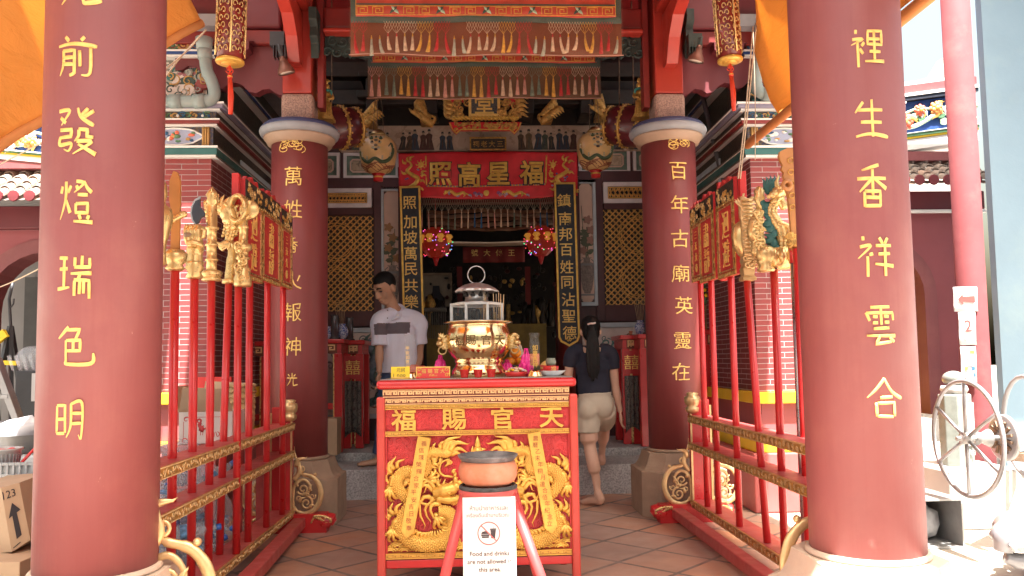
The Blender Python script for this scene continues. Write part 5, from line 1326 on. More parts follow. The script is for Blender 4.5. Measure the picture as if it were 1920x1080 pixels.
# ------------------------------------------------------------------ the red and gold altar table
AY = 4.2
AL = thing('altar_table', 'red and gold altar table carved with two dragons, carrying the brass incense burner', 'altar', (at(895, 900, AY).x, AY + .32, 0))
def AX(px): return at(px, 880, AY).x
def AZ(py): return at(896, py, AY).z
m = MB(); TZ = AZ(709.5); TB = AZ(727)
x0, x1 = AX(707), AX(1083)
m.bx(x0, x1, AY - .035, AY + .70, TB, TZ - .002, 0); o = m.build('top', M['red'], AL, .018, seg=3)
m = MB(); m.bx(x0 + .02, x1 - .02, AY - .02, AY + .69, TZ - .001, TZ + .002); m.build('table_sheet', mat('dull metal sheet', (.40, .39, .38), .32, metal=.6, var=.15, scale=9), o)
for px in (715, 1077):
 for yy in (AY, AY + .64):
  m = MB(); c = AX(px); m.bx(c - .0215, c + .0215, yy - .025, yy + .03, 0, AZ(741)); m.build('leg', mat('sun faded red lacquer', (.50, .06, .045), .42, var=.1, scale=7, wear=((.55, .25, .2), .72, 25)) if 'fade' not in M else M['fade'], AL, .010)
x0, x1 = AX(723), AX(1069.5)
m = MB(); m.bx(x0, x1, AY + .03, AY + .60, AZ(1046), AZ(816)); m.bx(x0, x1, AY + .05, AY + .60, AZ(815), AZ(728)); m.build('cabinet', M['red_panel'], AL)
FA = front(0, AY, 0)
def band(name, ya, yb, xa, xb, y_off, n, mt, ground, tw):
 m = MB(); F = front(0, AY + y_off, 0); a, b, c, d = AX(xa), AX(xb), AZ(yb), AZ(ya)
 m.bx(a, b, AY + y_off, AY + .06, c, d, 1)
 h = d - c
 for zz in (c + .002, d - .002): m.line2([(a, zz), (b, zz)], .004, 0, .005, 0, F)
 key_row(m, F, a, b, c + .0065, d - .0065, n, tw, 0, .0055, 0)
 m.build(name, [mt, ground], AL)
kd = mat('dark fret ground', (.16, .04, .02), .6); kg = mat('ochre fret ground', (.50, .25, .05), .5)
band('fret_band', 728, 742, 719, 1070, -.012, 25, M['key_pale'], kd, .0056)
band('fret_band', 745, 756, 722, 1069, -.004, 25, M['key_pale'], kd, .0050)
band('fret_band', 757, 765, 722.5, 1069, -.002, 26, M['gold_bright'], kg, .0036)
band('fret_band', 806, 815, 722.5, 1069, -.004, 27, M['gold_bright'], kg, .0036)
band('fret_band', 1034, 1044, 722.5, 1069, -.004, 24, M['gold_bright'], kg, .004)
m = MB(); m.bx(x0, x1, AY - .006, AY + .03, AZ(744.8), AZ(742.2)); m.build('groove', M['rose'], AL)
m = MB(); m.bx(x0, x1, AY + .0, AY + .04, AZ(1062), AZ(1046.5)); m.build('bottom_rail', M['red'], AL, .004)
def clouds(m, a, b, c, d, y, step, seed):
 r_ = random.Random(seed); F = front(0, y, 0); j = 0; z = c + step * .5
 while z < d:
  x = a + step * (.5 if j % 2 else .15)
  while x < b:
   rr = step * r_.uniform(.42, .54)
   m.scroll((x + r_.uniform(-.004, .004), z + r_.uniform(-.004, .004)), rr, .004, r_.uniform(0, 360), r_.uniform(1.5, 2.0), .0032, F, 0, 22, r_.choice((1, -1)))
   x += step
  z += step * .8; j += 1
m = MB(); y_ = AY + .012; a, b, c, d = x0, x1, AZ(806), AZ(765.5)
m.bx(a, b, y_, AY + .05, c, d, 0); clouds(m, a + .01, b - .01, c + .004, d, y_, .036, 3); ip = m.build('inscription_panel', M['red_panel'], AL)
m = MB()
for ch, px in (('福', 757), ('賜', 852), ('官', 943), ('天', 1036)):
 cx, cz = AX(px), AZ(785.5)
 m.glyph(ch, .116, lambda x, y, z: V((cx + x, y_ - z - .002, cz + y)), .02, 0, .012, 1.12, .03, px)
m.build('gilt_writing', M['gold_bright'], ip, .003)
m = MB(); y_ = AY + .022; a, b, c, d = x0, x1, AZ(1034), AZ(815.5)
m.bx(a, b, y_, AY + .05, c, d, 0); clouds(m, a + .01, b - .01, c + .1, d, y_, .046, 4)
for xa in (x0, x1 - .008): m.bx(xa, xa + .008, AY + .0, AY + .05, c, d, 0)
dp = m.build('dragon_panel', M['red_panel'], AL)
def dragon(mirror):
 m = MB(); s = -1 if mirror else 1; CX = 896.5
 def P(px, py, dz=0.0): return V((AX(CX + s * (px - CX)) , y_ - dz, AZ(py)))
 F = front(0, y_, 0)
 def fl(px, py, ang, L, w, h=.012, curl=.35):
  p = P(px, py); m.flame((p.x, p.z, h), ang if s > 0 else 180 - ang, L * .0028, w * .0028, F, 0, curl * s, .4)
 def scaly(pts, rs, n=5):
  path = catmull(pts, n); N = len(path)
  rr = [rs[min(int(i / n), len(rs) - 1)] if i % n == 0 else lerp(rs[min(i // n, len(rs) - 1)], rs[min(i // n + 1, len(rs) - 1)], (i % n) / n) for i in range(N)]
  m.tube(path, rr, 12, 0, True, None, ((0, 1, 0), .75))
  acc = 0; k = 0
  for i in range(1, N - 1):
   d = (path[i + 1] - path[i - 1]).normalized(); nn = V((-d.z, 0, d.x)); k += 1
   cnt = 6
   for q in range(cnt):
    a = R(-62 + 124 * (q + .5 * (k % 2)) / (cnt - .5)); p = path[i] + nn * (math.sin(a) * rr[i]) + V((0, -math.cos(a) * rr[i] * .75, 0))
    m.ball(tuple(p), (.0062, .0022, .0062), 6, 4)
  return path
 low = scaly([P(822, 955, .03), P(838, 957, .03), P(850, 972, .028), P(850, 993, .026), P(836, 1010, .026), P(812, 1018, .026), P(787, 1017, .026), P(764, 1006, .026), P(751, 987, .024), P(754, 965, .02), P(766, 945, .016)], [.026, .030, .035, .037, .038, .038, .037, .034, .031, .028, .024], 7)
 upc = scaly([P(772, 938, .014), P(757, 926, .018), P(745, 908, .02), P(748, 890, .022), P(762, 881, .022), P(780, 884, .018), P(794, 884, .022), P(800, 870, .022), P(797, 856, .022), P(806, 846, .022), P(822, 847, .022), P(838, 850, .018), P(846, 846, .012)], [.024, .028, .030, .030, .030, .028, .028, .026, .024, .023, .021, .017, .008], 6)
 for i in range(4, len(low) - 6, 3):
  p = low[i]; c = P(808, 982); d = (c - p).normalized(); a = math.degrees(math.atan2(d.z, d.x)); q = p + d * .028
  m.flame((q.x, q.z, .016), a + 20 * s, .045, .022, F, 0, .4 * s, .5, 5)
 for i in range(2, len(upc) - 4, 4):
  d = (upc[i + 1] - upc[i - 1]).normalized(); n_ = V((-d.z, 0, d.x)) * (-1 if s > 0 else 1); q = upc[i] + n_ * .024
  a = math.degrees(math.atan2(n_.z, n_.x)); m.flame((q.x, q.z, .012), a, .05, .024, F, 0, .4 * s, .5, 5)
 # tail flames
 for (px, py, a, L, w) in ((836, 846, 55, 36, 10), (842, 846, 40, 42, 11), (848, 848, 20, 30, 9), (826, 842, 75, 22, 8), (846, 852, 5, 26, 8), (832, 848, 62, 48, 10), (815, 842, 100, 14, 7)): fl(px, py, a, L, w, .016)
 # head: brow, snout, jaw, horn, mane
 m.tube(catmull([P(815, 922, .03), P(830, 917, .045), P(845, 914, .045), P(858, 908, .038), P(866, 902, .03)], 5), [.028, .036, .032, .024, .016], 12)
 m.tube(catmull([P(820, 932, .03), P(838, 934, .04), P(852, 934, .036), P(866, 930, .03)], 5), [.022, .024, .019, .012], 10)
 m.ball(tuple(P(842, 920, .078)), .0085, 8, 6); m.ball(tuple(P(861, 902, .055)), (.016, .012, .013), 8, 6); m.ball(tuple(P(854, 898, .05)), (.013, .01, .02), 8, 6); m.ball(tuple(P(853, 888, .04)), (.010, .008, .016), 8, 6)
 for px, py, a, L in ((838, 912, 120, 18), (832, 910, 140, 22), (846, 910, 95, 12), (850, 884, 70, 9)): fl(px, py, a, L, 7, .05)
 for px, py, a, L, w in ((820, 914, 176, 56, 7), (818, 920, 184, 62, 8), (816, 927, 193, 50, 7), (820, 934, 204, 60, 9), (826, 941, 224, 40, 8), (834, 946, 262, 22, 8), (824, 910, 160, 34, 7), (816, 944, 214, 36, 7)): fl(px, py, a, L, w, .03 + .004 * (a % 3), .75 * (1 if a % 2 else -1))
 for k in range(7): fl(846 + k * 3.5, 938 + (k % 2), 280, 8, 4, .03)
 for k in range(5): fl(848 + k * 4, 926, 265, 5, 3, .036)
 m.tube(catmull([P(858, 896, .03), P(846, 892, .03), P(832, 890, .028), P(824, 880, .026), P(828, 866, .024), P(840, 861, .022), P(847, 866, .02), P(842, 870, .02)], 5), [.006, .0065, .006, .006, .005, .005, .005, .004], 7)
 # legs and claws
 for (c, ang) in (((802, 897), 0), ((731, 912), 255), ((735, 988), 265), ((818, 966), 300)):
  p = P(*c, .02); m.ball(tuple(p), (.024, .014, .02), 10, 6)
  for k in range(4):
   a = R((ang if s > 0 else 180 - ang) - 45 + 30 * k); L = .055
   m.tube(catmull([p, p + V((math.cos(a) * L * .5, -.016, math.sin(a) * L * .5)), p + V((math.cos(a) * L, -.006, math.sin(a) * L)), p + V((math.cos(a + .3) * L * 1.25, .004, math.sin(a + .3) * L * 1.25))], 3), [.011, .010, .008, .002], 7)
 m.tube(catmull([P(790, 890, .02), P(782, 896, .026), P(800, 898, .024)], 4), [.022, .018, .014], 8)
 m.tube(catmull([P(748, 905, .014), P(738, 892, .02), P(732, 908, .02)], 4), [.022, .02, .015], 8)
 m.tube(catmull([P(756, 972, .014), P(742, 974, .02), P(735, 986, .02)], 4), [.022, .02, .015], 8)
 for px, py, a, L, w in ((738, 878, 100, 26, 9), (732, 880, 112, 20, 8), (744, 876, 70, 24, 8), (733, 886, 95, 30, 10), (738, 962, 115, 24, 9), (744, 962, 85, 26, 9), (732, 966, 130, 18, 8), (728, 905, 100, 30, 10), (728, 972, 110, 22, 9), (790, 886, 70, 26, 9), (800, 884, 40, 24, 8), (806, 880, 60, 18, 7), (806, 890, 20, 22, 7)): fl(px, py, a, L, w, .012)
 return m
dragon(False).build('gilt_dragon', M['gold_bright'], dp)
dragon(True).build('gilt_dragon', M['gold_bright'], dp)
m = MB(); p = (AX(896), AZ(845)); F = front(0, y_, 0)
m.lathe([(.001, -.02), (.020, -.012), (.024, 0), (.020, .012), (.001, .02)], n=14, M=front(p[0], y_ - .012, p[1]))
m.flame((p[0], p[1] + .01, .012), 90, .07, .03, F, 0, 0);
for q in (-1, 1): m.flame((p[0] + q * .012, p[1] - .012, .012), 90 - q * 40, .04, .02, F); m.flame((AX(896 + q * 26), AZ(868), .01), 80, .07, .03, F); m.flame((AX(896 + q * 24), AZ(872), .01), 110, .04, .02, F)
m.build('flaming_pearl', M['gold_bright'], dp)
m = MB(); zb = AZ(1033)
for row in range(2):
 n = 13
 for k in range(n):
  x = lerp(x0 + .02, x1 - .02, (k + .5 * (row % 2)) / (n - .5)); z = zb + .008 + .022 * row
  for q, rr in enumerate((.042, .03, .018)):
   pts = [V((x + rr * math.cos(R(a)), z - .006 + rr * .62 * math.sin(R(a)), .004 + .004 * q)) for a in range(10, 171, 16)]
   m.tube(pts, .0048, 6, 0, True, F)
  if row: m.scroll((x + .02, z + .022), .014, .004, 180, 1.2, .005, F, 0, 12, -1, zz=.01)
m.build('gilt_waves', M['gold_bright'], dp)
for top, bot, txt in (((797, 817), (763, 998), '義信陳榮輝合家平安吉日敬奉'), ((1001, 812), (1031, 996), '農曆乙未年桐月達合佰年紀念立')):
 a = V((AX(top[0]), AZ(top[1]))); b = V((AX(bot[0]), AZ(bot[1]))); d = (b - a); L = d.length; d.normalize(); n_ = V((-d.y, d.x)); hw = .033
 def Q(u, v): q = a + d * u + n_ * v; return (q.x, q.y)
 m = MB(); m.prism([Q(0, -hw), Q(0, hw), Q(L - .02, hw), Q(L + .015, 0), Q(L - .02, -hw)], 0, .064, 0, F)
 m.line2([Q(.006, -hw + .005), Q(.006, hw - .005), Q(L - .022, hw - .005), Q(L + .008, 0), Q(L - .022, -hw + .005)], .003, .064, .0665, 0, F, True)
 o = m.build('dedication_strip', M['gold_bright'], dp)
 w = MB()
 for k, ch in enumerate(txt):
  c = Q(.03 + (L - .07) * k / (len(txt) - 1), .004 * (-1) ** k)
  w.glyph(ch, .030, lambda x, y, z: V((c[0] + x, y_ - .0642 - z, c[1] + y)), .0, 0, .0012)
 w.build('red_writing', mat('red brown writing', (.32, .08, .03), .6), o)
# ------------------------------------------------------------------ things on the altar
TZ += .002
BY = 4.55; BX = at(897.5, 660, BY).x; u = BY / FPX
bz = lambda py: at(897, py, BY).z
T = thing('incense_burner', 'polished brass incense burner with lion head handles', 'incense burner', (BX, BY, TZ))
sh = TZ - bz(709)
def Z(py): return bz(py) + sh * max(0, (py - 600) / 109)
m = MB(); prof = [(49, 709), (51, 704), (50, 697), (45, 689), (43, 683), (46, 679), (44, 676), (51, 669), (57.5, 658), (61, 645), (61, 632), (58, 620), (55, 612), (56, 607), (65, 605.5), (65, 604)]
m.lathe([(r * u, Z(y)) for r, y in prof] + [(53 * u, Z(604)), (52 * u, Z(612)), (.01, Z(614))], (BX, BY, 0), 56)
m.build('bowl', M['brass'], T)
m = MB(); m.lathe([(.01, Z(613)), (51 * u, Z(613.5))], (BX, BY, 0), 24); m.build('ash_bed', M['ash'], T)
for s in (-1, 1):
 m = MB(); c = V((BX + s * 62 * u, BY - .02, Z(642)))
 m.ball(tuple(c), (.030, .036, .042), 12, 9); m.ball(tuple(c + V((s * .028, -.02, -.008))), (.022, .024, .02), 10, 7); m.ball(tuple(c + V((s * .03, -.03, .02))), .011, 8, 6)
 for k in range(8): m.flame((c.x, c.z + .03 - .009 * k, .02), (170 - 24 * k) if s < 0 else (10 + 24 * k), .045, .024, front(0, BY - .02, 0), 0)
 for k in range(9): m.scroll((c.x - s * .01 + s * .008 * (k % 3), c.z - .03 + .02 * (k // 3)), .014, .004, k * 40, 1.2, .005, front(0, BY - .05, 0), 0, 10)
 m.tube([c + V((s * .015, -.03, -.035)) + V((.022 * math.cos(k), 0, .022 * math.sin(k) - .012)) for k in [i * .5236 for i in range(12)]], .005, 6, closed=True)
 m.build('lion_handle', M['brass_dull'], T)
m = MB()
for ch, px in (('福', 862), ('賜', 883), ('官', 911), ('天', 936)):
 a0 = -math.pi / 2 + math.asin(max(-1, min(1, (px - 897.5) / 61))); r = 61.4 * u
 m.glyph(ch, .062, lambda x, y, z: V((BX + (r + z) * math.cos(a0 + x / r), BY + (r + z) * math.sin(a0 + x / r), Z(640) + y)), .008, 0, .002)
m.build('engraved_writing', mat('dark bronze writing', (.16, .09, .035), .4, metal=.6), T)
# glass wind shield with tin roof
T = thing('wind_shield', 'octagonal glass wind shield with scalloped tin roof and ring, over the brass burner', 'lantern', (BX - .008, BY, Z(606)))
cx = BX - .008; r8 = 51 * u
cor = [V((cx + r8 * math.cos(R(22.5 + 45 * k)), BY + r8 * math.sin(R(22.5 + 45 * k)), 0)) for k in range(8)]
za, zb_ = Z(606), Z(570)
m = MB()
for k in range(8):
 a, b = cor[k], cor[(k + 1) % 8]
 m.bar(a + V((0, 0, za)), a + V((0, 0, zb_)), .014, .014)
 for zz in (za + .006, zb_ - .006): m.bar(a + V((0, 0, zz)), b + V((0, 0, zz)), .012, .012)
m.build('frame', M['tin'], T)
for k in range(8):
 a, b = cor[k], cor[(k + 1) % 8]; m = MB(); n_ = ((a + b) / 2 - V((cx, BY, 0))).normalized() * .0012
 i0, i1 = a.lerp(b, .09), a.lerp(b, .91)
 m.loft([[i0 + V((0, 0, q)) + n_, i1 + V((0, 0, q)) + n_, i1 + V((0, 0, q)) - n_, i0 + V((0, 0, q)) - n_] for q in (za + .014, zb_ - .014)]); m.build('glass_pane', M['glass'], T)
m = MB(); m.lathe([(r8 * .97, zb_ + .001), (r8 * .6, zb_ + .012), (23 * u, Z(569)), (21 * u, Z(556)), (20 * u, Z(543))], (cx, BY, 0), 24)
m.build('neck', M['tin'], T)
m = MB()
for k in range(9):
 a = k * 2 * math.pi / 9 - 1.2
 for q in range(3):
  p = V((cx + 21.6 * u * math.cos(a + .1 * (q - 1)), BY + 21.6 * u * math.sin(a + .1 * (q - 1)), Z(551 + (q != 1) * 3.5))); m.ball(tuple(p), (.009, .009, .009), 8, 5)
m.build('vent_hole', M['black'], T)
m = MB(); m.lathe([(39 * u, Z(547)), (33 * u, Z(541)), (22 * u, Z(534)), (10 * u, Z(531)), (.004, Z(530))], (cx, BY, 0), 64, 0, True, None, False, 0, lambda a, z: 1 + (.10 * math.cos(9 * a) if z < Z(540) else .03 * math.cos(9 * a)))
o = m.build('scalloped_roof', M['tin'], T); q = o.modifiers.new('thick', 'SOLIDIFY'); q.thickness = .003
m = MB()
for k in range(2):
 m.tube([V((cx + 16 * u * math.cos(i * .19), BY - .008 + .009 * k, Z(515.5) + 16.5 * u * math.sin(i * .19))) for i in range(33)], .003, 8, closed=True)
m.build('ring', M['steel'], T)
# incense sticks
first = None; r_ = random.Random(2)
for k, (px, top, lean) in enumerate(((906, 540, 1), (908, 549, 2), (911, 553, -1), (926, 550, -3), (931, 551, -2), (935, 548, 0), (938, 551, 2), (943, 552, 4), (939, 562, 1), (907, 566, -2))):
 b = at(px - lean * .3, 612, BY - .075 + .01 * (k % 3)); b.z = Z(613); t_ = at(px + lean * .4, top, BY - .075 + .01 * (k % 3))
 m = MB(); m.tube([b, b.lerp(t_, .5) + V((.0006, 0, 0)), t_], .0024, 6)
 tag(m.build('incense_stick', M['incense'] if k % 4 else mat('burnt incense', (.35, .28, .22), .9), loc=b), 'thin tan incense stick standing in the ash of the brass burner', 'incense stick', 'incense sticks in the brass burner')
# three red cups
for k, px in enumerate((871, 896.5, 921)):
 Y = 4.29; c = at(px, 705, Y); uu = Y / FPX
 m = MB(); r1 = 9.2 * uu; m.lathe([(.001, 0), (r1 * .68, 0), (r1 * .72, .004), (r1, .043), (r1 * 1.03, .044), (r1 * .92, .042), (r1 * .66, .008), (.001, .007)], (c.x, Y, TZ + .001), 24)
 tag(m.build('offering_cup', M['red_glass']), ('small red cup left of the other two before the brass burner', 'middle small red cup standing before the brass burner', 'small red cup nearest the pink lotus candles, before the brass burner')[k], 'cup', 'red offering cups')
# cards
def card(name, lab, cat, px0, px1, py0, py1, Y, mt, lines, frame=None, foot=True):
 a, b, c, d = rect(px0, py0, px1, py1, Y); c0 = TZ + .001; d = c0 + (d - c)
 T = thing(name, lab, cat, ((a + b) / 2, Y, TZ)); m = MB(); tilt = Matrix.Translation((0, Y, c0)) @ Matrix.Rotation(R(-8), 4, 'X') @ Matrix.Translation((0, -Y, -c0))
 m.bx(a, b, Y, Y + .004, c0, d, 0, tilt); m.build('card', mt, T)
 w = MB(); G = tilt @ front(0, Y - .0004, 0)
 for txt, fx, fz, sz, mi, bold in lines: w.glyph(txt, sz, lambda x, y, z: G @ V((lerp(a, b, fx) + x, lerp(c0, d, fz) + y, z)), bold, mi, .0008)
 if frame is not None:
  t = .006; w.line2([(a + t / 2, c0 + t / 2), (b - t / 2, c0 + t / 2), (b - t / 2, d - t / 2), (a + t / 2, d - t / 2)], t, 0, .001, frame, G, True)
  if frame == 1:
   for qx in (a + .018, b - .018):
    for qz in (c0 + .016, d - .016): w.scroll((qx, qz), .012, .003, 0, 1.2, .003, G, 1, 10)
 w.build('writing', [M['ink'], M['gold_bright'], M['print_red']], T)
 m = MB(); m.bx(a + .0, b - .0, Y - .014, Y + .03, TZ, c0 + .010); m.build('stand', M['gold_bright'] if foot else M['print_red'], T, .002)
card('price_card', 'small yellow card with handwriting at the altar corner', 'card', 733, 768, 685, 708, 4.27, M['yellow_card'], [('元訶', .52, .72, .024, 0, 0), ('1 กอง', .45, .28, .028, 0, 0)], None)
card('donation_sign', 'red sign with gold Chinese and Thai writing beside the yellow card', 'sign', 780, 844, 687, 709, 4.29, M['print_red'], [('福 賜 官 大', .5, .62, .026, 1, .005), ('ทีกิม', .5, .22, .024, 1, .005)], 1, False)
# tall candle glasses
for k, (px, lab) in enumerate(((769, 'empty tall candle glass behind the yellow card'), (1003, 'tall candle glass with orange filling and gold writing'))):
 Y = 4.36 if k == 0 else 4.33; c = at(px, 700, Y); uu = Y / FPX; T = thing('candle_glass', lab, 'candle glass', (c.x, Y, TZ), 'candle glasses'); z = TZ
 m = MB(); m.lathe([(14.5 * uu, z), (14 * uu, z + .006), (11 * uu, z + .022), (10 * uu, z + .034)], (c.x, Y, 0), 24); m.build('gold_foot', M['brass'], T)
 h = 82 * uu; m = MB(); r1 = 10.5 * uu; n = 6 if k == 0 else 20
 m.lathe([(r1 * .9, z + .036), (r1, z + .05), (r1, z + h * .80), (r1 * .8, z + h * .86), (r1 * 1.08, z + h), (r1 * .98, z + h), (r1 * .72, z + h * .86), (r1 * .92, z + h * .79), (r1 * .92, z + .06)], (c.x, Y, 0), n, smooth=(k == 1)); m.build('glass', M['glass'], T)
 if k:
  m = MB(); m.lathe([(r1 * .85, z + .06), (r1 * .85, z + h * .52), (.002, z + h * .53)], (c.x, Y, 0), 18); m.build('wax', mat('peach wax', (.62, .22, .11), .5, var=.25, scale=30), T)
  m = MB()
  for j, ch in enumerate('如意吉祥'): m.glyph(ch, .032, lambda x, y, q: V((c.x + x, Y - r1 - .001 - q, z + h * (.66 - .13 * j) + y)), .006, 0, .0012)
  m.build('gilt_writing', M['gold_bright'], T)
 else:
  m = MB();
  for j in range(5): m.glyph('平安如意福'[j], .022, lambda x, y, q: V((c.x - r1 * .35 + x, Y - r1 * .86 - q - .004, z + h * (.68 - .1 * j) + y)), .004, 0, .001)
  m.build('gilt_writing', M['gold_flat'], T)
# pink lotus candles
def lotus_candle(px, py, hpx, Y, lab):
 c = at(px, py, Y); uu = Y / FPX; z = TZ + .001; h = hpx * uu; m = MB(); m.lathe([(.012, z), (.018, z + .01), (.014, z + .03)], (c.x, Y, 0), 12)
 for ring_, (n, r, dz) in enumerate(((6, .020, 0), (6, .014, .18), (5, .008, .38))):
  for k in range(n):
   a = k * 2 * math.pi / n + ring_ * .5; x, y = c.x + r * math.cos(a), Y + r * math.sin(a)
   m.tube(catmull([(x, y, z + .01 + h * dz * .6), (x + .008 * math.cos(a), y + .008 * math.sin(a), z + h * (.3 + dz * .6)), (x, y, z + h * (.55 + dz * .9))], 4), [.012, .015, .003], 7)
 tag(m.build('lotus_candle', M['magenta']), lab, 'candle', 'pink lotus candles')
lotus_candle(826, 700, 46, 4.62, 'pink lotus candle on the red sign side of the brass burner')
lotus_candle(951, 700, 34, 4.60, 'shorter pink lotus candle close against the brass burner foot, before the oranges')
lotus_candle(987, 700, 58, 4.50, 'taller pink lotus candle against the candle glass with orange filling')
# fruit and bowls
c = at(968, 695, 4.62); T = thing('orange_dish', 'dark dish piled with oranges behind the pink candles', 'dish', (c.x, 4.66, TZ))
m = MB(); m.lathe([(.04, TZ), (.05, TZ + .03), (.075, TZ + .055), (.08, TZ + .062), (.07, TZ + .058), (.002, TZ + .05)], (c.x, 4.66, 0), 24); m.build('dish', M['dark_cabinet'], T)
first = None
for k, (dx, dy, dz) in enumerate(((-.036, -.02, .082), (.034, -.03, .082), (-.002, .035, .082), (.0, -.01, .132))):
 m = MB(); m.lathe([(.001, -.029), (.016, -.026), (.03, -.012), (.033, 0), (.029, .014), (.016, .025), (.004, .026), (.001, .024)], (c.x + dx, 4.66 + dy, TZ + dz), 18)
 tag(m.build('orange', M['orange_fruit']), ('orange low on the dark dish, touching the shorter pink candle', 'orange low on the dark dish, nearest the taller pink candle', 'orange at the back of the dark dish', 'topmost orange of the pile on the dark dish')[k], 'orange', 'oranges on the dark dish')
c = at(968, 704, 4.40); T = thing('candy_tray', 'red tray heaped with small wrapped candies beside the brass burner', 'tray', (c.x, 4.42, TZ))
m = MB(); m.lathe([(.05, TZ), (.055, TZ + .004), (.068, TZ + .026), (.064, TZ + .026), (.05, TZ + .012), (.001, TZ + .01)], (c.x, 4.42, 0), 24); m.build('tray', M['plastic_red'], T)
m = MB(); r_ = random.Random(9)
for k in range(60): a, r = r_.uniform(0, 6.28), .056 * r_.random() ** .5; m.ball((c.x + r * math.cos(a), 4.42 + r * math.sin(a), TZ + .022 + .022 * (1 - (r / .06) ** 2) + r_.uniform(0, .006)), (.008, .008, .006), 6, 4, r_.randrange(4))
o = m.build('candy_heap', [mat('cream candy', (.75, .62, .40), .5), M['yellow_card'], mat('pink candy', (.7, .35, .35), .5), M['white']], T); o['kind'] = 'stuff'
def fruit(px, py, r, Y, name, mt, lab, wrap=None, lift=0):
 c = at(px, py, Y); m = MB(); z = TZ + r * .96 + lift; m.lathe([(.001, -r * .95), (r * .5, -r * .88), (r * .93, -r * .35), (r, .05 * r), (r * .85, r * .55), (r * .4, r * .9), (.001, r * .86)], (c.x, Y, z), 22)
 if wrap:
  for q in (-.25, .25): m.lathe([(r * 1.01, q * r - .004), (r * 1.02, q * r + .004)], (c.x, Y, z), 22, 1, cap=False)
 tag(m.build(name, [mt, M['print_red']]), lab, 'fruit')
fruit(791, 700, .036, 4.55, 'apple', M['apple'], 'red apple behind the red sign on the altar')
fruit(777, 690, .040, 4.72, 'apple', mat('pale red apple skin', (.58, .16, .10), .35, var=.4, scale=14), 'paler apple half behind the empty candle glass')
fruit(1027, 690, .045, 4.62, 'pomelo', M['pomelo'], 'yellow pomelo with red bands behind the small pot', True)
c = at(1035, 702, 4.40); T = thing('plate', 'white plate under the red bowl at the altar corner', 'plate', (c.x, 4.42, TZ)); m = MB()
m.lathe([(.04, TZ), (.045, TZ + .004), (.075, TZ + .028), (.072, TZ + .03), (.04, TZ + .008), (.001, TZ + .007)], (c.x, 4.42, 0), 26, wob=lambda a, z: 1 + .05 * math.cos(8 * a)); m.build('dish', M['porcelain'], T)
T = thing('red_bowl', 'red bowl with gold mark on the white plate', 'bowl', (c.x - .004, 4.42, TZ + .008)); m = MB()
m.lathe([(.022, TZ + .009), (.026, TZ + .014), (.042, TZ + .034), (.044, TZ + .055), (.040, TZ + .055), (.036, TZ + .03), (.001, TZ + .02)], (c.x - .004, 4.42, 0), 24); m.build('bowl', M['plastic_red'], T)
m = MB(); m.glyph('福', .030, lambda x, y, z: V((c.x + .006 + x, 4.42 - .0435 - z, TZ + .040 + y)), 0, 0, .002); m.build('gilt_mark', M['gold_flat'], T)
c2 = at(1033, 690, 4.43); m = MB(); m.lathe([(.024, TZ + .057), (.03, TZ + .075), (.026, TZ + .092), (.022, TZ + .095), (.024, TZ + .099), (.001, TZ + .099)], (c2.x, 4.43, 0), 20)
tag(m.build('small_pot', mat('grey green glaze', (.22, .25, .19), .35, var=.25, scale=20)), 'small grey green pot sitting in the red bowl', 'pot')
c = at(969, 650, 4.80); m = MB(); m.ball((c.x, 4.8, TZ + .10), (.045, .03, .10), 12, 9)
for v in m.v:
 q = noise.noise_vector(v * 30); v += q * .012
tag(m.build('offering_bag', mat('crumpled tan cellophane', (.42, .34, .25), .25, var=.3, scale=30)), 'crumpled tan cellophane bag behind the oranges', 'bag')
# ------------------------------------------------------------------ clay pot on its tripod with the notice
PY_ = 3.34; pc = at(915, 890, PY_); u = PY_ / FPX; pz = lambda py: at(915, py, PY_).z
T = thing('tripod_stand', 'worn red tripod stand in front of the altar', 'stand', (pc.x, PY_, 0))
m = MB(); m.lathe([(54 * u, pz(928)), (55 * u, pz(918)), (50 * u, pz(911)), (44 * u, pz(911)), (46 * u, pz(926))], (pc.x, PY_, 0), 32); m.tube([V((pc.x + 50 * u * math.cos(k), PY_ + 50 * u * math.sin(k), pz(912))) for k in [i * .1963 for i in range(32)]], .010, 8, 1, closed=True); m.build('ring', [M['worn_red'] if 'worn_red' in M else M['red_top'], M['ash']], T)
wr_ = mat('chipped red pole paint', (.42, .05, .05), .5, var=.15, scale=8, wear=((.6, .5, .48), .66, 20))
for (a, d) in ((200, .19), (-28, .27), (-8, .20), (100, .2)):
 m = MB(); t_ = V((pc.x + .10 * math.cos(R(a)), PY_ + .10 * math.sin(R(a)), pz(920))); e = V((pc.x + (.10 + d) * math.cos(R(a)), PY_ + (.10 + d) * math.sin(R(a)), .0)); m.tube([t_, e], .021, 12); m.build('leg', wr_, T)
T = thing('clay_pot', 'low orange clay pot with sooty rim on the red tripod', 'pot', (pc.x, PY_, pz(911)))
m = MB(); z0 = pz(911) + .002
m.lathe([(.03, z0), (40 * u, z0 + .003), (50 * u, z0 + 10 * u), (54.5 * u, z0 + 22 * u), (54 * u, z0 + 34 * u), (49 * u, z0 + 46 * u)], (pc.x, PY_, 0), 40, 0)
m.build('bowl', M['clay'], T)
m = MB(); m.lathe([(49 * u, z0 + 46.5 * u), (55 * u, z0 + 54 * u), (56 * u, z0 + 57 * u), (53 * u, z0 + 57.5 * u), (46 * u, z0 + 50 * u), (44 * u, z0 + 46 * u), (.01, z0 + 47 * u)], (pc.x, PY_, 0), 40, cap=False); m.build('sooty_rim', mat('sooty rim', (.10, .10, .105), .6, var=.5, scale=14, bump=.2, dirt=((.30, .30, .32), .8, 10)), T)
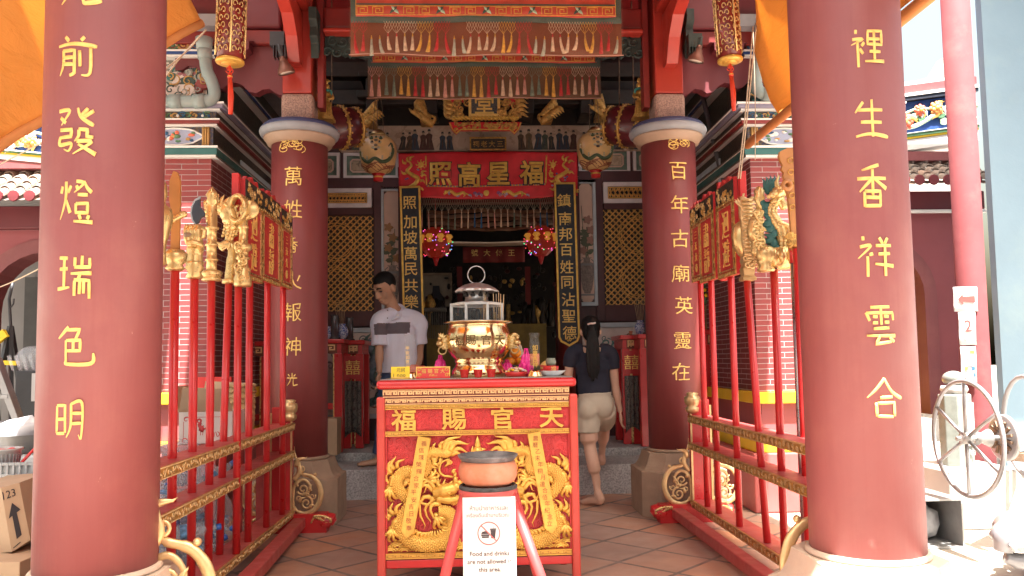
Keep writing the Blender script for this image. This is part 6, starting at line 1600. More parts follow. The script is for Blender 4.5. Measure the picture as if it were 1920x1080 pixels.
# laminated notice leaning on the stand
SY = 3.04; a, b, _, d = rect(868, 932, 967, 1080, SY); c = at(917, 1105, SY).z; T = thing('notice', 'white laminated notice forbidding food and drinks, on the tripod', 'sign', ((a + b) / 2, SY, c))
G0 = Matrix.Translation((0, SY, d)) @ Matrix.Rotation(R(-4), 4, 'X') @ Matrix.Translation((0, -SY, -d)); m = MB(); m.bx(a, b, SY, SY + .003, c, d, 0, G0); m.build('sheet', M['paper'], T)
G = G0 @ front(0, SY - .0004, 0); su = SY / FPX; m = MB(); zz = lambda py: d - (py - 932) * su; xx = lambda px: (a + b) / 2 + (px - 917) * su
for txt, py, sz, mi in (('ห้ามนำอาหารและ', 951, 11, 1), ('เครื่องดื่มเข้ามาบริเวณนี้', 964, 9.2, 1), ('Food and drinks', 1033, 11.2, 0), ('are not allowed in', 1047, 11.2, 0), ('this area.', 1061, 11.2, 0)):
 m.glyph(txt, sz * su, lambda x, y, z: G @ V((xx(917) + x, zz(py) + y, z)), .008 if mi == 0 else 0, mi, .0006)
m.build('printed_text', [mat('printed dark grey', (.02, .02, .02), .6), mat('printed pale grey', (.16, .16, .16), .6)], T)
m = MB(); C = (xx(916), zz(997)); r = 20 * su
m.line2([(C[0] + r * math.cos(k), C[1] + r * math.sin(k)) for k in [i * .1309 for i in range(48)]], .0032, 0, .0012, 0, G, True); m.line2([(C[0] - r * .68, C[1] + r * .68), (C[0] + r * .68, C[1] - r * .68)], .0032, 0, .0016, 0, G)
q = su
m.prism([(C[0] + 3 * q, C[1] + 6 * q), (C[0] + 13 * q, C[1] + 6 * q), (C[0] + 11.5 * q, C[1] - 9 * q), (C[0] + 4.5 * q, C[1] - 9 * q)], 0, .0007, 1, G); m.bx(C[0] + 2 * q, C[0] + 14 * q, C[1] + 6.6 * q, C[1] + 8.4 * q, 0, .0007, 1, G); m.line2([(C[0] + 8 * q, C[1] + 8.5 * q), (C[0] + 9 * q, C[1] + 12 * q)], .001, 0, .0007, 1, G)
m.prism([(C[0] - 14 * q, C[1] - 1 * q), (C[0] - 12 * q, C[1] + 3 * q), (C[0] - 6 * q, C[1] + 4 * q), (C[0] - 1 * q, C[1] + 2 * q), (C[0] + 1 * q, C[1] - 1 * q)], 0, .0007, 1, G)
m.bx(C[0] - 14 * q, C[0] + 1 * q, C[1] - 4.5 * q, C[1] - 2 * q, 0, .0007, 1, G); m.bx(C[0] - 13 * q, C[0] + 0 * q, C[1] - 8 * q, C[1] - 5.3 * q, 0, .0007, 1, G)
m.build('printed_symbol', [mat('printed symbol red', (.42, .09, .09), .6), M['ink']], T)
# ------------------------------------------------------------------ hanging banners with tassels under clear film
def tassel(x, y, z0, L, mt, head=None, sway=0.0, w=.016):
 m = MB(); hz = z0 - .028
 m.lathe([(.0035, z0), (.0045, hz + .012), (.007, hz + .006), (.0055, hz)], (x, y, 0), 7, 1)
 n = 5; rings = []
 for i in range(n):
  t = i / (n - 1); r = w * (.5 + .75 * t); cx = x + sway * t * t; cz = hz - (L - .028) * t
  rings.append([V((cx + r * math.cos(a), y + r * .55 * math.sin(a), cz)) for a in [k * .785 for k in range(8)]])
 m.loft(rings[::-1], 0, True)
 return m.build('tassel', [mt, head or M['t_red']], CUR[0])
CUR = [None]
def net(m, x0, x1, z0, z1, y, n, seed=0):
 """knotted net gathering into points at z1"""
 w = (x1 - x0) / n; rows = 3; zt = z0; zm = lerp(z0, z1, .55)
 for i in range(n):
  a = x0 + i * w; c = a + w / 2
  k = 3
  for q in range(k):
   xa, xb = a + w * q / k, a + w * (q + 1) / k
   m.line2([(xa, zt), (xb, zm)], .0022, 0, .002 , 0, front(0, y, 0)); m.line2([(xb, zt), (xa, zm)], .0022, 0, .003, 0, front(0, y, 0))
  for q in range(k + 1): m.line2([(a + w * q / k, zm), (c, z1)], .0022, 0, .0025 + .0004 * q, 0, front(0, y, 0))
def banner(lab, Y, px0, px1, rows, cloth_in, seq, n, lining):
 xl, xr, zb, _ = rect(px0, rows['t0'], px1, rows['bot'], Y); z = lambda py: at((px0 + px1) / 2, py, Y).z
 T = thing('tassel_banner', lab, 'banner', ((xl + xr) / 2, Y, z(rows['t0'])), 'tassel banners'); CUR[0] = T
 top = z(rows['top'])
 def sheet(name, a, b, zt, zbm, dy, mt, amp=.010, nu=40, nv=8):
  m = MB(); m.grid(lambda u, v: (lerp(a, b, u), Y + dy + amp * math.sin(u * 21 + v * 2) + amp * .6 * math.sin(u * 53 + 1), lerp(zt, zbm, v) - (.006 * math.sin(u * 9) if v == 1 else 0)), nu, nv)
  o = m.build(name, mt, T); q = o.modifiers.new('thick', 'SOLIDIFY'); q.thickness = .003; return o
 sheet('lining', xl + .004, xr - .004, top, zb + .01, .05, lining)
 ci = (xr - xl) * cloth_in
 cl = sheet('embroidered_cloth', xl + ci, xr - ci, top, z(rows['cloth']), .0, M['banner_orange'], .006)
 sheet('green_border', xl + .01, xr - .006, top, z(rows['green']), .02, M['banner_green'], .006)
 fm = MB(); F = front(0, Y - .012, 0); a, b = xl + ci, xr - ci; hz = z(rows['cloth']) + .006; hh = z(rows['fret']) - hz
 for zz in (hz, hz + hh): fm.line2([(a, zz), (b, zz)], .004, 0, .004, 0, F)
 for xx in (a + .003, b - .003): fm.line2([(xx, hz), (xx, top)], .004, 0, .0045, 0, F)
 fm.line2([(a, hz + hh + .012), (b, hz + hh + .012)], .010, 0, .004, 1, F)
 ncell = 17; w_ = (b - a) / ncell
 for i in range(ncell):
  xa = a + i * w_ + .012
  if i % 3 == 2:
   for k in range(4): fm.flame((xa + w_ * .35 + .012 * (k % 2), hz + hh * .5, .004), 45 + 90 * k, hh * .6, hh * .35, F, 1 + k % 2, 0)
  else:
   P = [(0, .12), (0, .88), (.75, .88), (.75, .2), (.22, .2), (.22, .66), (.52, .66), (.52, .42)]
   fm.line2([(xa + p[0] * w_ * .9, hz + p[1] * hh) for p in P], .0055, 0, .004, 0, F)
 fm.build('fret_embroidery', [M['t_gold'], M['banner_green'], M['pale_green']], cl)
 nt = MB(); w = (xr - xl - .03) / n
 segs = {}
 for i in range(n):
  c = seq[i % len(seq)]
  if c[2]: segs.setdefault(c[0], MB()); net(segs[c[0]], xl + .015 + i * w, xl + .015 + (i + 1) * w, z(rows['n0']), z(rows['n1']), Y - .004, 1)
 for k_, mb in segs.items(): mb.build('net', M[k_], T)
 for i in range(n):
  c = seq[i % len(seq)]; x = xl + .015 + (i + .5) * w
  tassel(x + rnd.uniform(-.003, .003), Y - .006, z(rows['n1']) + .004 + (0 if c[2] else -.02), z(rows['n1']) - z(rows['t1']) + rnd.uniform(-.022, .010), M[c[0]], M[c[1]], rnd.uniform(-.03, .03) * rows['sway'], .013 * Y / 6)
 f = MB(); f.grid(lambda u, v: (lerp(xl, xr, u), Y - .03 + .012 * math.sin(u * 15 + v * 3) + .010 * math.sin(u * 31 - v * 4) + .03 * v * v, lerp(top, zb, v) + .006 * math.sin(u * 12) * v), 60, 16); f.build('clear_film', M['film'], T)
 h = MB(); h.tube([(lerp(xl, xr, i / 20), Y + .0 + .012 * math.sin(i / 20 * 15 + 3), zb + .006 * math.sin(i / 20 * 12)) for i in range(21)], .004, 6); h.build('bottom_hem', mat('pink hem', (.5, .26, .2), .5), T)
 return T
sq = [('t_red', 't_red', 1), ('t_red', 't_red', 1), ('t_sage', 't_gold', 0), ('t_sage', 't_gold', 0), ('t_cream', 't_red', 1), ('t_cream', 't_red', 1), ('t_cream', 't_gold', 1), ('t_cream', 't_gold', 1), ('t_gold', 't_gold', 1), ('t_gold', 't_gold', 1)]
banner('upper tasselled banner, larger one hanging in front of the lower banner', 6.02, 654, 1168, dict(top=-70, cloth=31, fret=13, green=41, n0=41, n1=64, t0=30, t1=100, bot=103, sway=1), .025, sq, 33, M['banner_brown'])
sq2 = [('t_pink', 't_red', 1), ('t_pink', 't_red', 1), ('t_green', 't_green', 1), ('t_green', 't_green', 1), ('t_gold', 't_gold', 1), ('t_gold', 't_gold', 1), ('t_red', 't_red', 1), ('t_red', 't_red', 1), ('t_cream', 't_red', 1), ('t_cream', 't_red', 1)]
banner('lower tasselled banner hanging behind and below the larger one', 7.0, 687, 1128, dict(top=60, cloth=117, fret=104.5, green=125, n0=125, n1=145, t0=117, t1=182, bot=184, sway=0), .02, sq2, 32, M['banner_olive'])
# ------------------------------------------------------------------ red banner 福星高照 over the door
BYY = 8.98
xl, xr, zb, zt = rect(748, 287, 1082, 368, BYY)
T = thing('silk_banner', 'red silk banner with gold 福星高照 over the doorway', 'banner', ((xl + xr) / 2, BYY, zb))
def sf_(u, v): return V((lerp(xl, xr, u) + .012 * (1 - v) * (u - .5), BYY + .012 * math.sin(u * 17 + v * 2) + .004 * math.sin(u * 37 + v * 5) + .005 * math.sin(v * 9 + u * 6), lerp(zt, zb, v) - .035 * math.sin(math.pi * u) * v + .014 * math.sin(u * 3.14) * (1 - v)))
m = MB(); m.grid(lambda u, v: sf_(u, v), 70, 20); o = m.build('cloth', M['banner_red'], T); q = o.modifiers.new('thick', 'SOLIDIFY'); q.thickness = .003
def onb(px, py, dz=0.0):
 u = (at(px, py, BYY).x - xl) / (xr - xl); v = (zt - at(px, py, BYY).z) / (zt - zb); p = sf_(u, min(max(v, 0), 1)); return p + V((0, -.004 - dz, 0))
w = MB(); uu = BYY / FPX
for ch, px, py in (('照', 826, 326), ('高', 880, 326), ('星', 934, 325), ('福', 996, 323)):
 for bold, mi, d in ((.055, 1, .010), (.02, 0, .024)):
  def fn(x, y, z):
   p = onb(px + x / uu, py - y / uu); return p + V((0, -d * (1 if z > 0 else .3), 0))
  w.glyph(ch, 43 * uu, fn, bold, mi, 1, 1.05)
w.build('gilt_writing', [M['gold_bright'], M['ink']], T)
e = MB()
e.tube(catmull([onb(x, y) for x, y in ((799, 293), (800, 346))], 6), .010, 6, 0, flat=((0, 1, 0), .4)); e.tube(catmull([onb(x, y) for x, y in ((1024, 292), (1023, 342))], 6), .010, 6, 0, flat=((0, 1, 0), .4))
e.tube([onb(801 + i * 11.1, 347.5 - .2 * i) for i in range(21)], .010, 6, 0, flat=((0, 1, 0), .4))
for i in range(40): p = onb(801 + i * 5.6, 347.3 - .1 * i, .006); e.bc(p, (.010, .004, .02), 2)
def emb_dragon(s, cx):
 X = lambda dx: cx + s * dx
 e.tube(catmull([onb(X(a), b) for a, b in ((-9, 302), (-4, 310), (-12, 320), (-2, 328), (8, 334), (2, 344), (-8, 350), (-2, 354), (8, 350))], 6), [.012, .016, .022, .026, .026, .024, .02, .014, .006], 8, 0, True, None, ((0, 1, 0), .4))
 for a, b, d in ((-10, 303, 100), (-6, 301, 70), (-14, 306, 150), (14, 330, 20), (15, 326, 50), (10, 352, -20), (-14, 352, 200), (-14, 325, 170), (12, 338, -10)):
  p = onb(X(a), b); e.flame((p.x, p.z, 0), d if s > 0 else 180 - d, .07, .03, front(0, p.y, 0), 0)
 p = onb(X(14), 309); e.ball(tuple(p), (.035, .006, .035), 10, 6, 0)
 for k in range(8): p2 = (p.x + .035 * math.cos(k * .785), p.z + .035 * math.sin(k * .785), 0); e.flame(p2, k * 45, .03, .015, front(0, p.y, 0), 0)
 for k in range(9): p = onb(X(rnd.uniform(-16, 16)), rnd.uniform(316, 356)); e.ball(tuple(p), (.014, .004, .010), 8, 5, 2 + k % 2)
 for k in range(3): e.flame((onb(X(-18 + 0 * k), 356).x + .04 * k, onb(X(0), 360).z, 0), 80, .05, .03, front(0, BYY - .01, 0), 0)
emb_dragon(1, 776); emb_dragon(-1, 1051)
for cx in (858, 966):
 e.tube(catmull([onb(cx + a, b) for a, b in ((-26, 361), (-14, 355), (-2, 361), (10, 357), (24, 362))], 6), [.012, .02, .022, .018, .008], 8, 0, True, None, ((0, 1, 0), .4))
 for k in range(6): p = onb(cx - 24 + 9 * k, 358 + 3 * (k % 2)); e.flame((p.x, p.z, 0), 40 + 60 * k, .045, .025, front(0, p.y, 0), (0, 3)[k % 2])
p = onb(912, 358); e.ball(tuple(p), (.035, .006, .035), 10, 6, 0)
for a in (890, 934):
 for k in range(4): p = onb(a + 4 * k, 358 + 3 * (k % 2)); e.scroll((p.x, p.z), .02, .004, 90 * k, 1.2, .006, front(0, p.y, 0), 2 + k % 2, 10)
e.build('embroidery', [M['gold_bright'], M['ink'], mat('blue embroidery', (.10, .12, .30), .5), mat('lilac embroidery', (.40, .32, .42), .5)], T)
# fringe of long tassels behind it
T = thing('tassel_fringe', 'netted fringe of coloured tassels across the top of the doorway', 'fringe', (at(918, 400, 9.0).x, 9.04, at(918, 400, 9.0).z)); CUR[0] = T
a, b, zlo, zhi = rect(760, 370, 1080, 396, 9.05); m = MB(); n = 26
net(m, a, b, zhi, zlo, 9.05, n); m.build('net', M['rope'], T)
cc = ['t_cream', 't_cream', 't_green', 't_green', 't_cream', 't_cream', 't_blue', 't_blue', 't_pink', 't_pink']
for i in range(n): tassel(lerp(a, b, (i + .5) / n), 9.045, zlo + .01, .20 + rnd.uniform(-.01, .02), M[cc[(i + 6) % 10]], M['t_cream'], rnd.uniform(-.006, .006), .009)
# ------------------------------------------------------------------ couplet boards
def couplet(lab, p0, p1, hw, txt, ys, xs, Y):
 a, b = at(*p0, Y), at(*p1, Y); T = thing('couplet_board', lab, 'sign board', (b.x, Y, b.z), 'couplet boards beside the door')
 d = V((b.x - a.x, b.z - a.z)); L = d.length; d.normalize(); n_ = V((-d.y, d.x)); F = front(0, Y, 0)
 def Q(u, v): q = V((a.x, a.z)) + d * u + n_ * v; return (q.x, q.y)
 out = [Q(0, -hw), Q(L - .10, -hw), Q(L - .05, -hw * .8), Q(L - .03, -hw * .45), Q(L, 0), Q(L - .03, hw * .45), Q(L - .05, hw * .8), Q(L - .10, hw), Q(0, hw)]
 m = MB(); m.prism(out, 0, .03, 0, F); o = m.build('board', M['navy'], T, .003)
 m = MB(); ins = [(lerp(p[0], Q(L / 2, 0)[0], .02), p[1]) for p in out]; m.line2(out, .022, .0302, .042, 0, F, True); m.tube(catmull([V((*Q(L - .08, -hw * .3), .034)), V((*Q(L - .05, -hw * .1), .034)), V((*Q(L - .075, 0), .036)), V((*Q(L - .05, hw * .1), .034)), V((*Q(L - .08, hw * .3), .034))], 4), .006, 6, 0, True, F); m.build('gilt_edge', M['gold_bright'], o)
 w = MB()
 for ch, py, px in zip(txt, ys, xs):
  c = at(px, py, Y); w.glyph(ch, 27 * Y / FPX, lambda x, y, z: V((c.x + x, Y - .0302 - z, c.z + y)), .006, 0, .008)
 w.build('gilt_writing', M['gold_flat'], o)
couplet('dark blue couplet board behind the man, gold characters with 坡萬民', (769, 352), (777, 634), 17.5 * 8.93 / FPX, '照加坡萬民共樂興', (381, 417, 446, 476, 505, 536, 566, 597), (768.5, 769.5, 770, 770.5, 771, 771.5, 772, 773), 8.93)
couplet('dark blue couplet board above the woman, gold characters ending in 德', (1058, 345), (1067, 648), 18.5 * 8.93 / FPX, '鎮南邦百姓同沾聖德', (377, 411, 440, 469, 501, 530, 562, 593, 624), (1057, 1059, 1060, 1061, 1062, 1063, 1065, 1066, 1067.5), 8.93)
# ------------------------------------------------------------------ lanterns
def dragon_lantern(lab, px, py, Y=8.3):
 c = at(px, py, Y); u = Y / FPX; T = thing('dragon_lantern', lab, 'lantern', (c.x, Y, c.z - 48 * u), 'painted dragon lanterns')
 m = MB(); prof = [(13, -36), (24, -31), (31, -20), (34, -4), (35, 8), (32, 22), (25, 32), (14, 36)]
 m.lathe([(r * u, c.z + z * u) for r, z in prof], (c.x, Y, 0), 48, wob=lambda a, z: 1 + .015 * math.cos(16 * a)); o = m.build('paper_body', mat('painted lantern paper', (.74, .46, .19), .35, var=.15, scale=6, coat=.4) if 'lp' not in M else M['lp'], T)
 m = MB(); m.lathe([(14.2 * u, c.z + 35.5 * u), (15 * u, c.z + 40 * u), (9 * u, c.z + 47 * u), (3 * u, c.z + 50 * u)], (c.x, Y, 0), 24); m.build('brass_cap', M['brass_dull'], T)
 m = MB(); m.lathe([(9 * u, c.z - 50 * u), (9 * u, c.z - 40 * u), (13.2 * u, c.z - 36.5 * u)], (c.x, Y, 0), 20, 0); m.lathe([(9.4 * u, c.z - 44 * u), (9.4 * u, c.z - 41 * u)], (c.x, Y, 0), 20, 1); m.build('bottom_collar', [M['plastic_red'], M['gold_bright']], T)
 def S(ax, az, out=0.0):   # point on the body by angle (deg from the viewer) and height in pixels
  r = 0
  for (r0, z0), (r1, z1) in zip(prof, prof[1:]):
   if z0 <= az <= z1: r = lerp(r0, r1, (az - z0) / (z1 - z0))
  a = -math.pi / 2 + R(ax); r = r * u + .003 + out
  return V((c.x + r * math.cos(a), Y + r * math.sin(a), c.z + az * u))
 p = MB()
 for k in range(5):
  pts = [S(-90 + 12 * i, -24 + 5 * math.sin(i * .9 + k) - 1.6 * k) for i in range(16)]; p.tube(pts, .004, 5, 4)
 p.tube(catmull([S(a, z) for a, z in ((-62, 2), (-50, -12), (-28, -20), (-4, -14), (20, -20), (44, -14), (58, 2), (52, 16), (40, 10))], 5), [.014, .018, .02, .018, .02, .02, .018, .014, .006], 7, 0)
 for a, z in ((-50, -8), (-30, -16), (20, -16), (46, -8), (56, 6), (-60, 4)):
  for k in range(3): q = S(a, z + 3 * k, .004); p.ball(tuple(q), (.010, .006, .010), 6, 4, 2)
 for a, z, mi in ((0, 20, 1), (-12, 16, 2), (12, 16, 2), (0, 10, 1), (-16, 24, 0), (16, 24, 0), (-8, 5, 2), (8, 5, 2), (0, 2, 3)):
  q = S(a, z, .004); p.ball(tuple(q), (.020, .008, .013), 10, 6, mi)
 for a in (-11, 11): p.ball(tuple(S(a, 17, .014)), (.010, .006, .010), 8, 6, 3)
 for a in range(-24, 25, 8): q = S(a, 27, .006); p.ball(tuple(q), (.012, .007, .012), 6, 4, 2 if a % 16 else 0)
 p.build('painted_dragon', [mat('lantern green', (.07, .10, .045), .5), mat('lantern grey', (.22, .17, .10), .5), mat('lantern pale', (.50, .42, .28), .5), M['ink'], mat('lantern red line', (.32, .09, .05), .5)], o)
 m = MB()
 for k in range(3): a = k * 2.1 + .5; m.tube([(c.x + .06 * math.cos(a), Y + .06 * math.sin(a), c.z + 38 * u), (c.x + .05 * math.cos(a), Y + .05 * math.sin(a), c.z + 92 * u), (c.x, Y, c.z + 140 * u)], .0035, 5)
 m.build('hanging_wire', M['rust'], T)
dragon_lantern('painted dragon paper lantern at the corner of the silk banner near the man', 709, 291)
dragon_lantern('painted dragon paper lantern at the corner of the silk banner above the woman', 1116, 285)
def led(lab, px, py, Y=9.9):
 c = at(px, py, Y); u = Y / FPX; T = thing('light_lantern', lab, 'lantern', (c.x, Y, c.z - 36 * u), 'lit red lanterns inside the doorway'); r_ = random.Random(px)
 m = MB(); m.lathe([(12 * u, c.z - 28 * u), (24 * u, c.z - 16 * u), (29 * u, c.z), (25 * u, c.z + 18 * u), (13 * u, c.z + 28 * u)], (c.x, Y, 0), 8, smooth=False); o = m.build('body', mat('red lantern silk', (.12, .008, .008), .4, emit=((.5, .03, .01), .03)), T)
 m = MB()
 for k in range(4):
  a = -90 + (k - 1.5) * 42; p = V((c.x + 28.5 * u * math.cos(R(a)), Y + 28.5 * u * math.sin(R(a)), c.z + 4 * u)); m.lathe([(.02, -.04), (.04, -.02), (.02, .0), (.05, .03), (.03, .06)], tuple(p), 10)
 m.build('gilt_vase', mat('glowing gilt', (.7, .35, .08), .4, emit=((1, .4, .05), .04)), T)
 cols = [(1, .05, .05), (1, .1, .6), (.2, .25, 1), (.1, .9, .3), (1, .05, .1), (1, .1, .2)]
 for ci, cl in enumerate(cols):
  m = MB()
  for k in range(12):
   a = r_.uniform(0, 6.28); zz = r_.uniform(-26, 26); rr = 32 * math.sqrt(max(.1, 1 - (zz / 33) ** 2)); m.ball((c.x + rr * u * math.cos(a), Y + rr * u * math.sin(a), c.z + zz * u), .0065, 6, 4)
  m.build('bulbs', mat('bulb light %d' % ci, (.2, .2, .2), .3, emit=(cl, .35)), T)
 m = MB(); m.lathe([(.012, c.z - 44 * u), (.03, c.z - 36 * u), (.05, c.z - 24 * u)], (c.x, Y, 0), 10); m.tube([(c.x, Y, c.z + 26 * u), (c.x, Y, c.z + 90 * u)], .004, 5); m.build('hanger', M['plastic_red'], T)
led('red lantern wrapped in coloured fairy lights, beside the couplet board behind the man', 817, 455)
led('red lantern wrapped in coloured fairy lights, beside the couplet board ending in 德', 1014, 452)
def cylinder_lantern(lab, x0, x1, ytop, ybot, tas, Y, lean):
 ca, cb = at(*ytop, Y), at(*ybot, Y); r = (x1 - x0) / 2 * Y / FPX; T = thing('fretwork_lantern', lab, 'lantern', tuple(cb), 'pierced cylinder lanterns')
 ax = (ca - cb).normalized(); L = (ca - cb).length; Mx = Matrix.Translation(cb) @ ax.to_track_quat('Z', 'Y').to_matrix().to_4x4()
 m = MB(); m.lathe([(r * .93, .02), (r * .93, L)], n=32, M=Mx); o = m.build('red_core', mat('deep red lantern core', (.18, .012, .010), .35, var=.4, scale=12, coat=.3), T)
 m = MB(); m.lathe([(r * .6, -.004), (r * .98, 0), (r * 1.02, .008), (r * 1.0, .018), (r * .95, .02)], n=32, M=Mx, mi=0)
 m.lathe([(.004, -.012), (r * .55, -.008), (r * .62, -.003)], n=16, M=Mx, mi=0); m.build('brass_rim', M['gold_bright'], T)
 m = MB(); r_ = random.Random(int(x0))
 for k in range(4):
  a = k * math.pi / 2 + .3; m.tube([Mx @ V((r * 1.0 * math.cos(a), r * 1.0 * math.sin(a), z)) for z in (.04, L)], .006, 6)
 def on(a, z): return Mx @ V((r * math.cos(a), r * math.sin(a), z))
 rows = int(L / .045)
 for j in range(rows):
  for k in range(12):
   a0 = k * 2 * math.pi / 12 + .26 * (j % 2); z0 = .06 + j * .045; sg = 1 if (k + j) % 2 else -1
   m.tube([on(a0 + sg * .2 * math.cos(q * .55) * (1 - q / 13), z0 + .026 * math.sin(q * .55) * (1 - q / 13)) for q in range(11)], .0034, 4)
 m.build('fretwork', M['gold'], o)
 p = cb - ax * .012; e = at(*tas, Y); m = MB()
 for k in range(4): m.scroll((p.x + .012 * (k % 2) - .006, p.z - .02 - .012 * (k // 2)), .016, .006, k * 90, 1, .003, front(0, p.y, 0), 0, 12)
 m.tube([p, p.lerp(e, .25)], .004, 6); q = p.lerp(e, .27); m.lathe([(.013, 0), (.015, .012), (.011, .026)], tuple(q), 10, 0); m.lathe([(.0155, .008), (.0155, .014)], tuple(q), 10, 1, cap=False)
 m.tube([q, q.lerp(e, .5) + V((.004, 0, 0)), e], [.012, .017, .013], 10); m.build('silk_tassel', [mat('scarlet silk', (.66, .05, .02), .5), M['gold_bright']], T)
cylinder_lantern('pierced red and gold cylinder lantern hanging near the bright orange awning', 407, 459, (437, -60), (431, 119), (432, 214), 4.6, 0)
cylinder_lantern('pierced red and gold cylinder lantern hanging near the shaded orange curtain', 1342, 1390, (1355, -60), (1369, 116), (1376, 207), 4.8, 0)
# ------------------------------------------------------------------ round drum lanterns, statues, carvings, signboards
def drum(lab, px, py, s, Y=7.25):
 c = at(px, py, Y); u = Y / FPX; T = thing('drum', lab, 'drum', (c.x, Y, c.z - .2), 'gold banded drums')
 ax = V((s * .80, -.50, -.18)).normalized(); Mx = Matrix.Translation(c) @ ax.to_track_quat('Z', 'Y').to_matrix().to_4x4(); rr = 40 * u
 m = MB(); m.lathe([(rr * .86, -.26), (rr * .97, -.14), (rr, 0), (rr * .97, .14), (rr * .88, .24), (rr * .80, .245)], n=36, M=Mx); m.build('barrel', mat('maroon drum lacquer', (.10, .012, .016), .35, var=.3, scale=10, coat=.3), T)
 m = MB()
 for z, k in ((-.24, .90), (-.09, 1.0), (.09, 1.0), (.235, .90)):
  m.tube([Mx @ V((rr * k * math.cos(i * .1745), rr * k * math.sin(i * .1745), z)) for i in range(36)], .014, 6, closed=True)
  for i in range(40): m.ball(tuple(Mx @ V((rr * k * 1.03 * math.cos(i * .157), rr * k * 1.03 * math.sin(i * .157), z + .02 * (-1) ** i))), .010, 5, 4)
 m.build('gilt_band', M['gold_dark'], T)
 m = MB(); m.tube([c + V((0, 0, rr)), c + V((0, .0, 1.2))], .006, 5); m.tube([c + V((-.12, .1, rr * .8)), c + V((-.1, .1, 1.2))], .006, 5); m.build('hanging_chain', M['rust'], T)
drum('maroon drum with gilded bands hung beside the capital near the man', 622, 240, -1)
drum('maroon drum with gilded bands hung beside the capital above the woman', 1190, 237, 1)
def statue(lab, px, ytop, ybot, s, Y=6.62):
 b = at(px, ybot, Y); t_ = at(px, ytop, Y); H = t_.z - b.z; T = thing('guardian_statue', lab, 'statue', tuple(b), 'gilded guardian statues')
 P = lambda x, y, z: V((b.x + s * x * H, Y + y * H, b.z + z * H)); m = MB()
 m.tube(catmull([P(.0, 0, .0), P(.0, 0, .2), P(-.03, -.02, .42), P(.0, -.02, .6), P(.02, -.02, .72)], 5), [.20 * H, .18 * H, .15 * H, .145 * H, .12 * H, .07 * H], 14)
 m.ball(tuple(P(.06, -.04, .80)), (.075 * H, .08 * H, .09 * H), 12, 9)
 m.tube(catmull([P(-.08, -.03, .66), P(-.17, -.1, .52), P(-.05, -.2, .46)], 4), [.06 * H, .055 * H, .035 * H], 8); m.tube(catmull([P(.12, -.03, .66), P(.20, -.1, .52), P(.10, -.2, .46)], 4), [.06 * H, .05 * H, .03 * H], 8)
 for k in range(10): m.tube(catmull([P(-.1 + .03 * k, -.14, .40), P(-.14 + .035 * k, -.17, .2), P(-.18 + .04 * k, -.16, .02)], 3), .016 * H, 5)
 for k in range(6): m.scroll((P(0, 0, 0).x + (-.06 + .03 * k) * H, P(0, 0, .5 + .04 * (k % 3)).z), .03 * H, .01 * H, k * 60, 1.2, .012 * H, front(0, Y - .15 * H, 0), 0, 10)
 for k in range(7): m.flame((P(.06, 0, .86).x, P(.06, 0, .86).z, .02), 60 + 12 * k - 10, .13 * H, .06 * H, front(0, Y - .02, 0), 0)
 m.bc(tuple(P(0, 0, .02)), (.46 * H, .36 * H, .07 * H)); m.build('gilded_robe', M['gold_dark'], T)
 m = MB(); m.tube(catmull([P(-.12, -.08, .86), P(-.02, -.1, .74), P(.16, -.1, .68), P(.18, -.1, .50)], 5), [.02 * H, .03 * H, .035 * H, .02 * H], 7); m.build('green_sash', mat('sea green sash', (.06, .26, .22), .5), T)
statue('small gilded guardian statue with green sash, beside the capital near the man', 609, 150, 226, 1)
statue('small gilded guardian statue with green sash, beside the capital above the woman', 1204, 147, 222, -1)
def carving(lab, px, py, L, dirs, Y=8.55, flip=1):
 c = at(px, py, Y); u = Y / FPX; m = MB(); F = front(0, Y, 0)
 m.tube(catmull([c + V((-flip * L * .5 * u, 0, -8 * u)), c + V((-flip * L * .35 * u, 0, -16 * u)), c + V((-flip * L * .1 * u, 0, -10 * u)), c + V((flip * L * .1 * u, 0, 0)), c + V((flip * L * .45 * u, 0, 12 * u))], 5), [.02, .045, .05, .04, .012], 9)
 m.scroll((c.x - flip * L * .38 * u, c.z - 8 * u), 10 * u, 2 * u, 270, 1.2, .022, F, 0, 16, flip)
 for k in range(7): m.flame((c.x + flip * (-.3 + .1 * k) * L * u, c.z + (-6 + 3 * k) * u, .01), 90 - flip * 40 + 8 * k * flip, .14, .06, F, 0)
 for k in range(5): m.flame((c.x + flip * (-.1 + .1 * k) * L * u, c.z + (-6 + 3 * k) * u, .02), 90 - flip * 90, .10, .05, F, 0)
 m.bx(c.x - .05, c.x + .05, Y + .0, Y + .35, c.z - .03, c.z + .03)
 tag(m.build('cloud_bracket', M['gold_dark']), lab, 'carving', 'gilded cloud carvings')
carving('gilded cloud carving nearest the drum beside the man', 693, 220, 40, 0)
carving('gilded cloud carving between the signboard and the drum near the man', 795, 216, 42, 0, flip=-1)
carving('gilded cloud carving between the signboard and the drum above the woman', 1030, 212, 42, 0)
carving('gilded cloud carving nearest the drum above the woman', 1130, 208, 38, 0, flip=-1)
SGY = 8.5; T = thing('main_signboard', 'dark signboard with gold 堂 in a carved gilded frame', 'sign board', (at(908, 240, SGY).x, SGY, at(908, 250, SGY).z))
x0, x1, z0, z1 = rect(881, 160, 935, 217, SGY); m = MB(); m.bx(x0, x1, SGY, SGY + .04, z0, z1); m.build('board', mat('grey blue board', (.10, .10, .11), .5, var=.5, scale=60), T)
m = MB(); F = front(0, SGY, 0); m.line2([(x0, z0), (x1, z0), (x1, z1 + .3), (x0, z1 + .3)], .03, 0, .03, 0, F, True)
c = at(908, 196, SGY); m.glyph('堂', .23, lambda x, y, z: V((c.x + x, SGY - z, c.z + y)), .01, 0, .02); m.build('gilt_writing', M['gold_flat'], T)
r_ = random.Random(4)
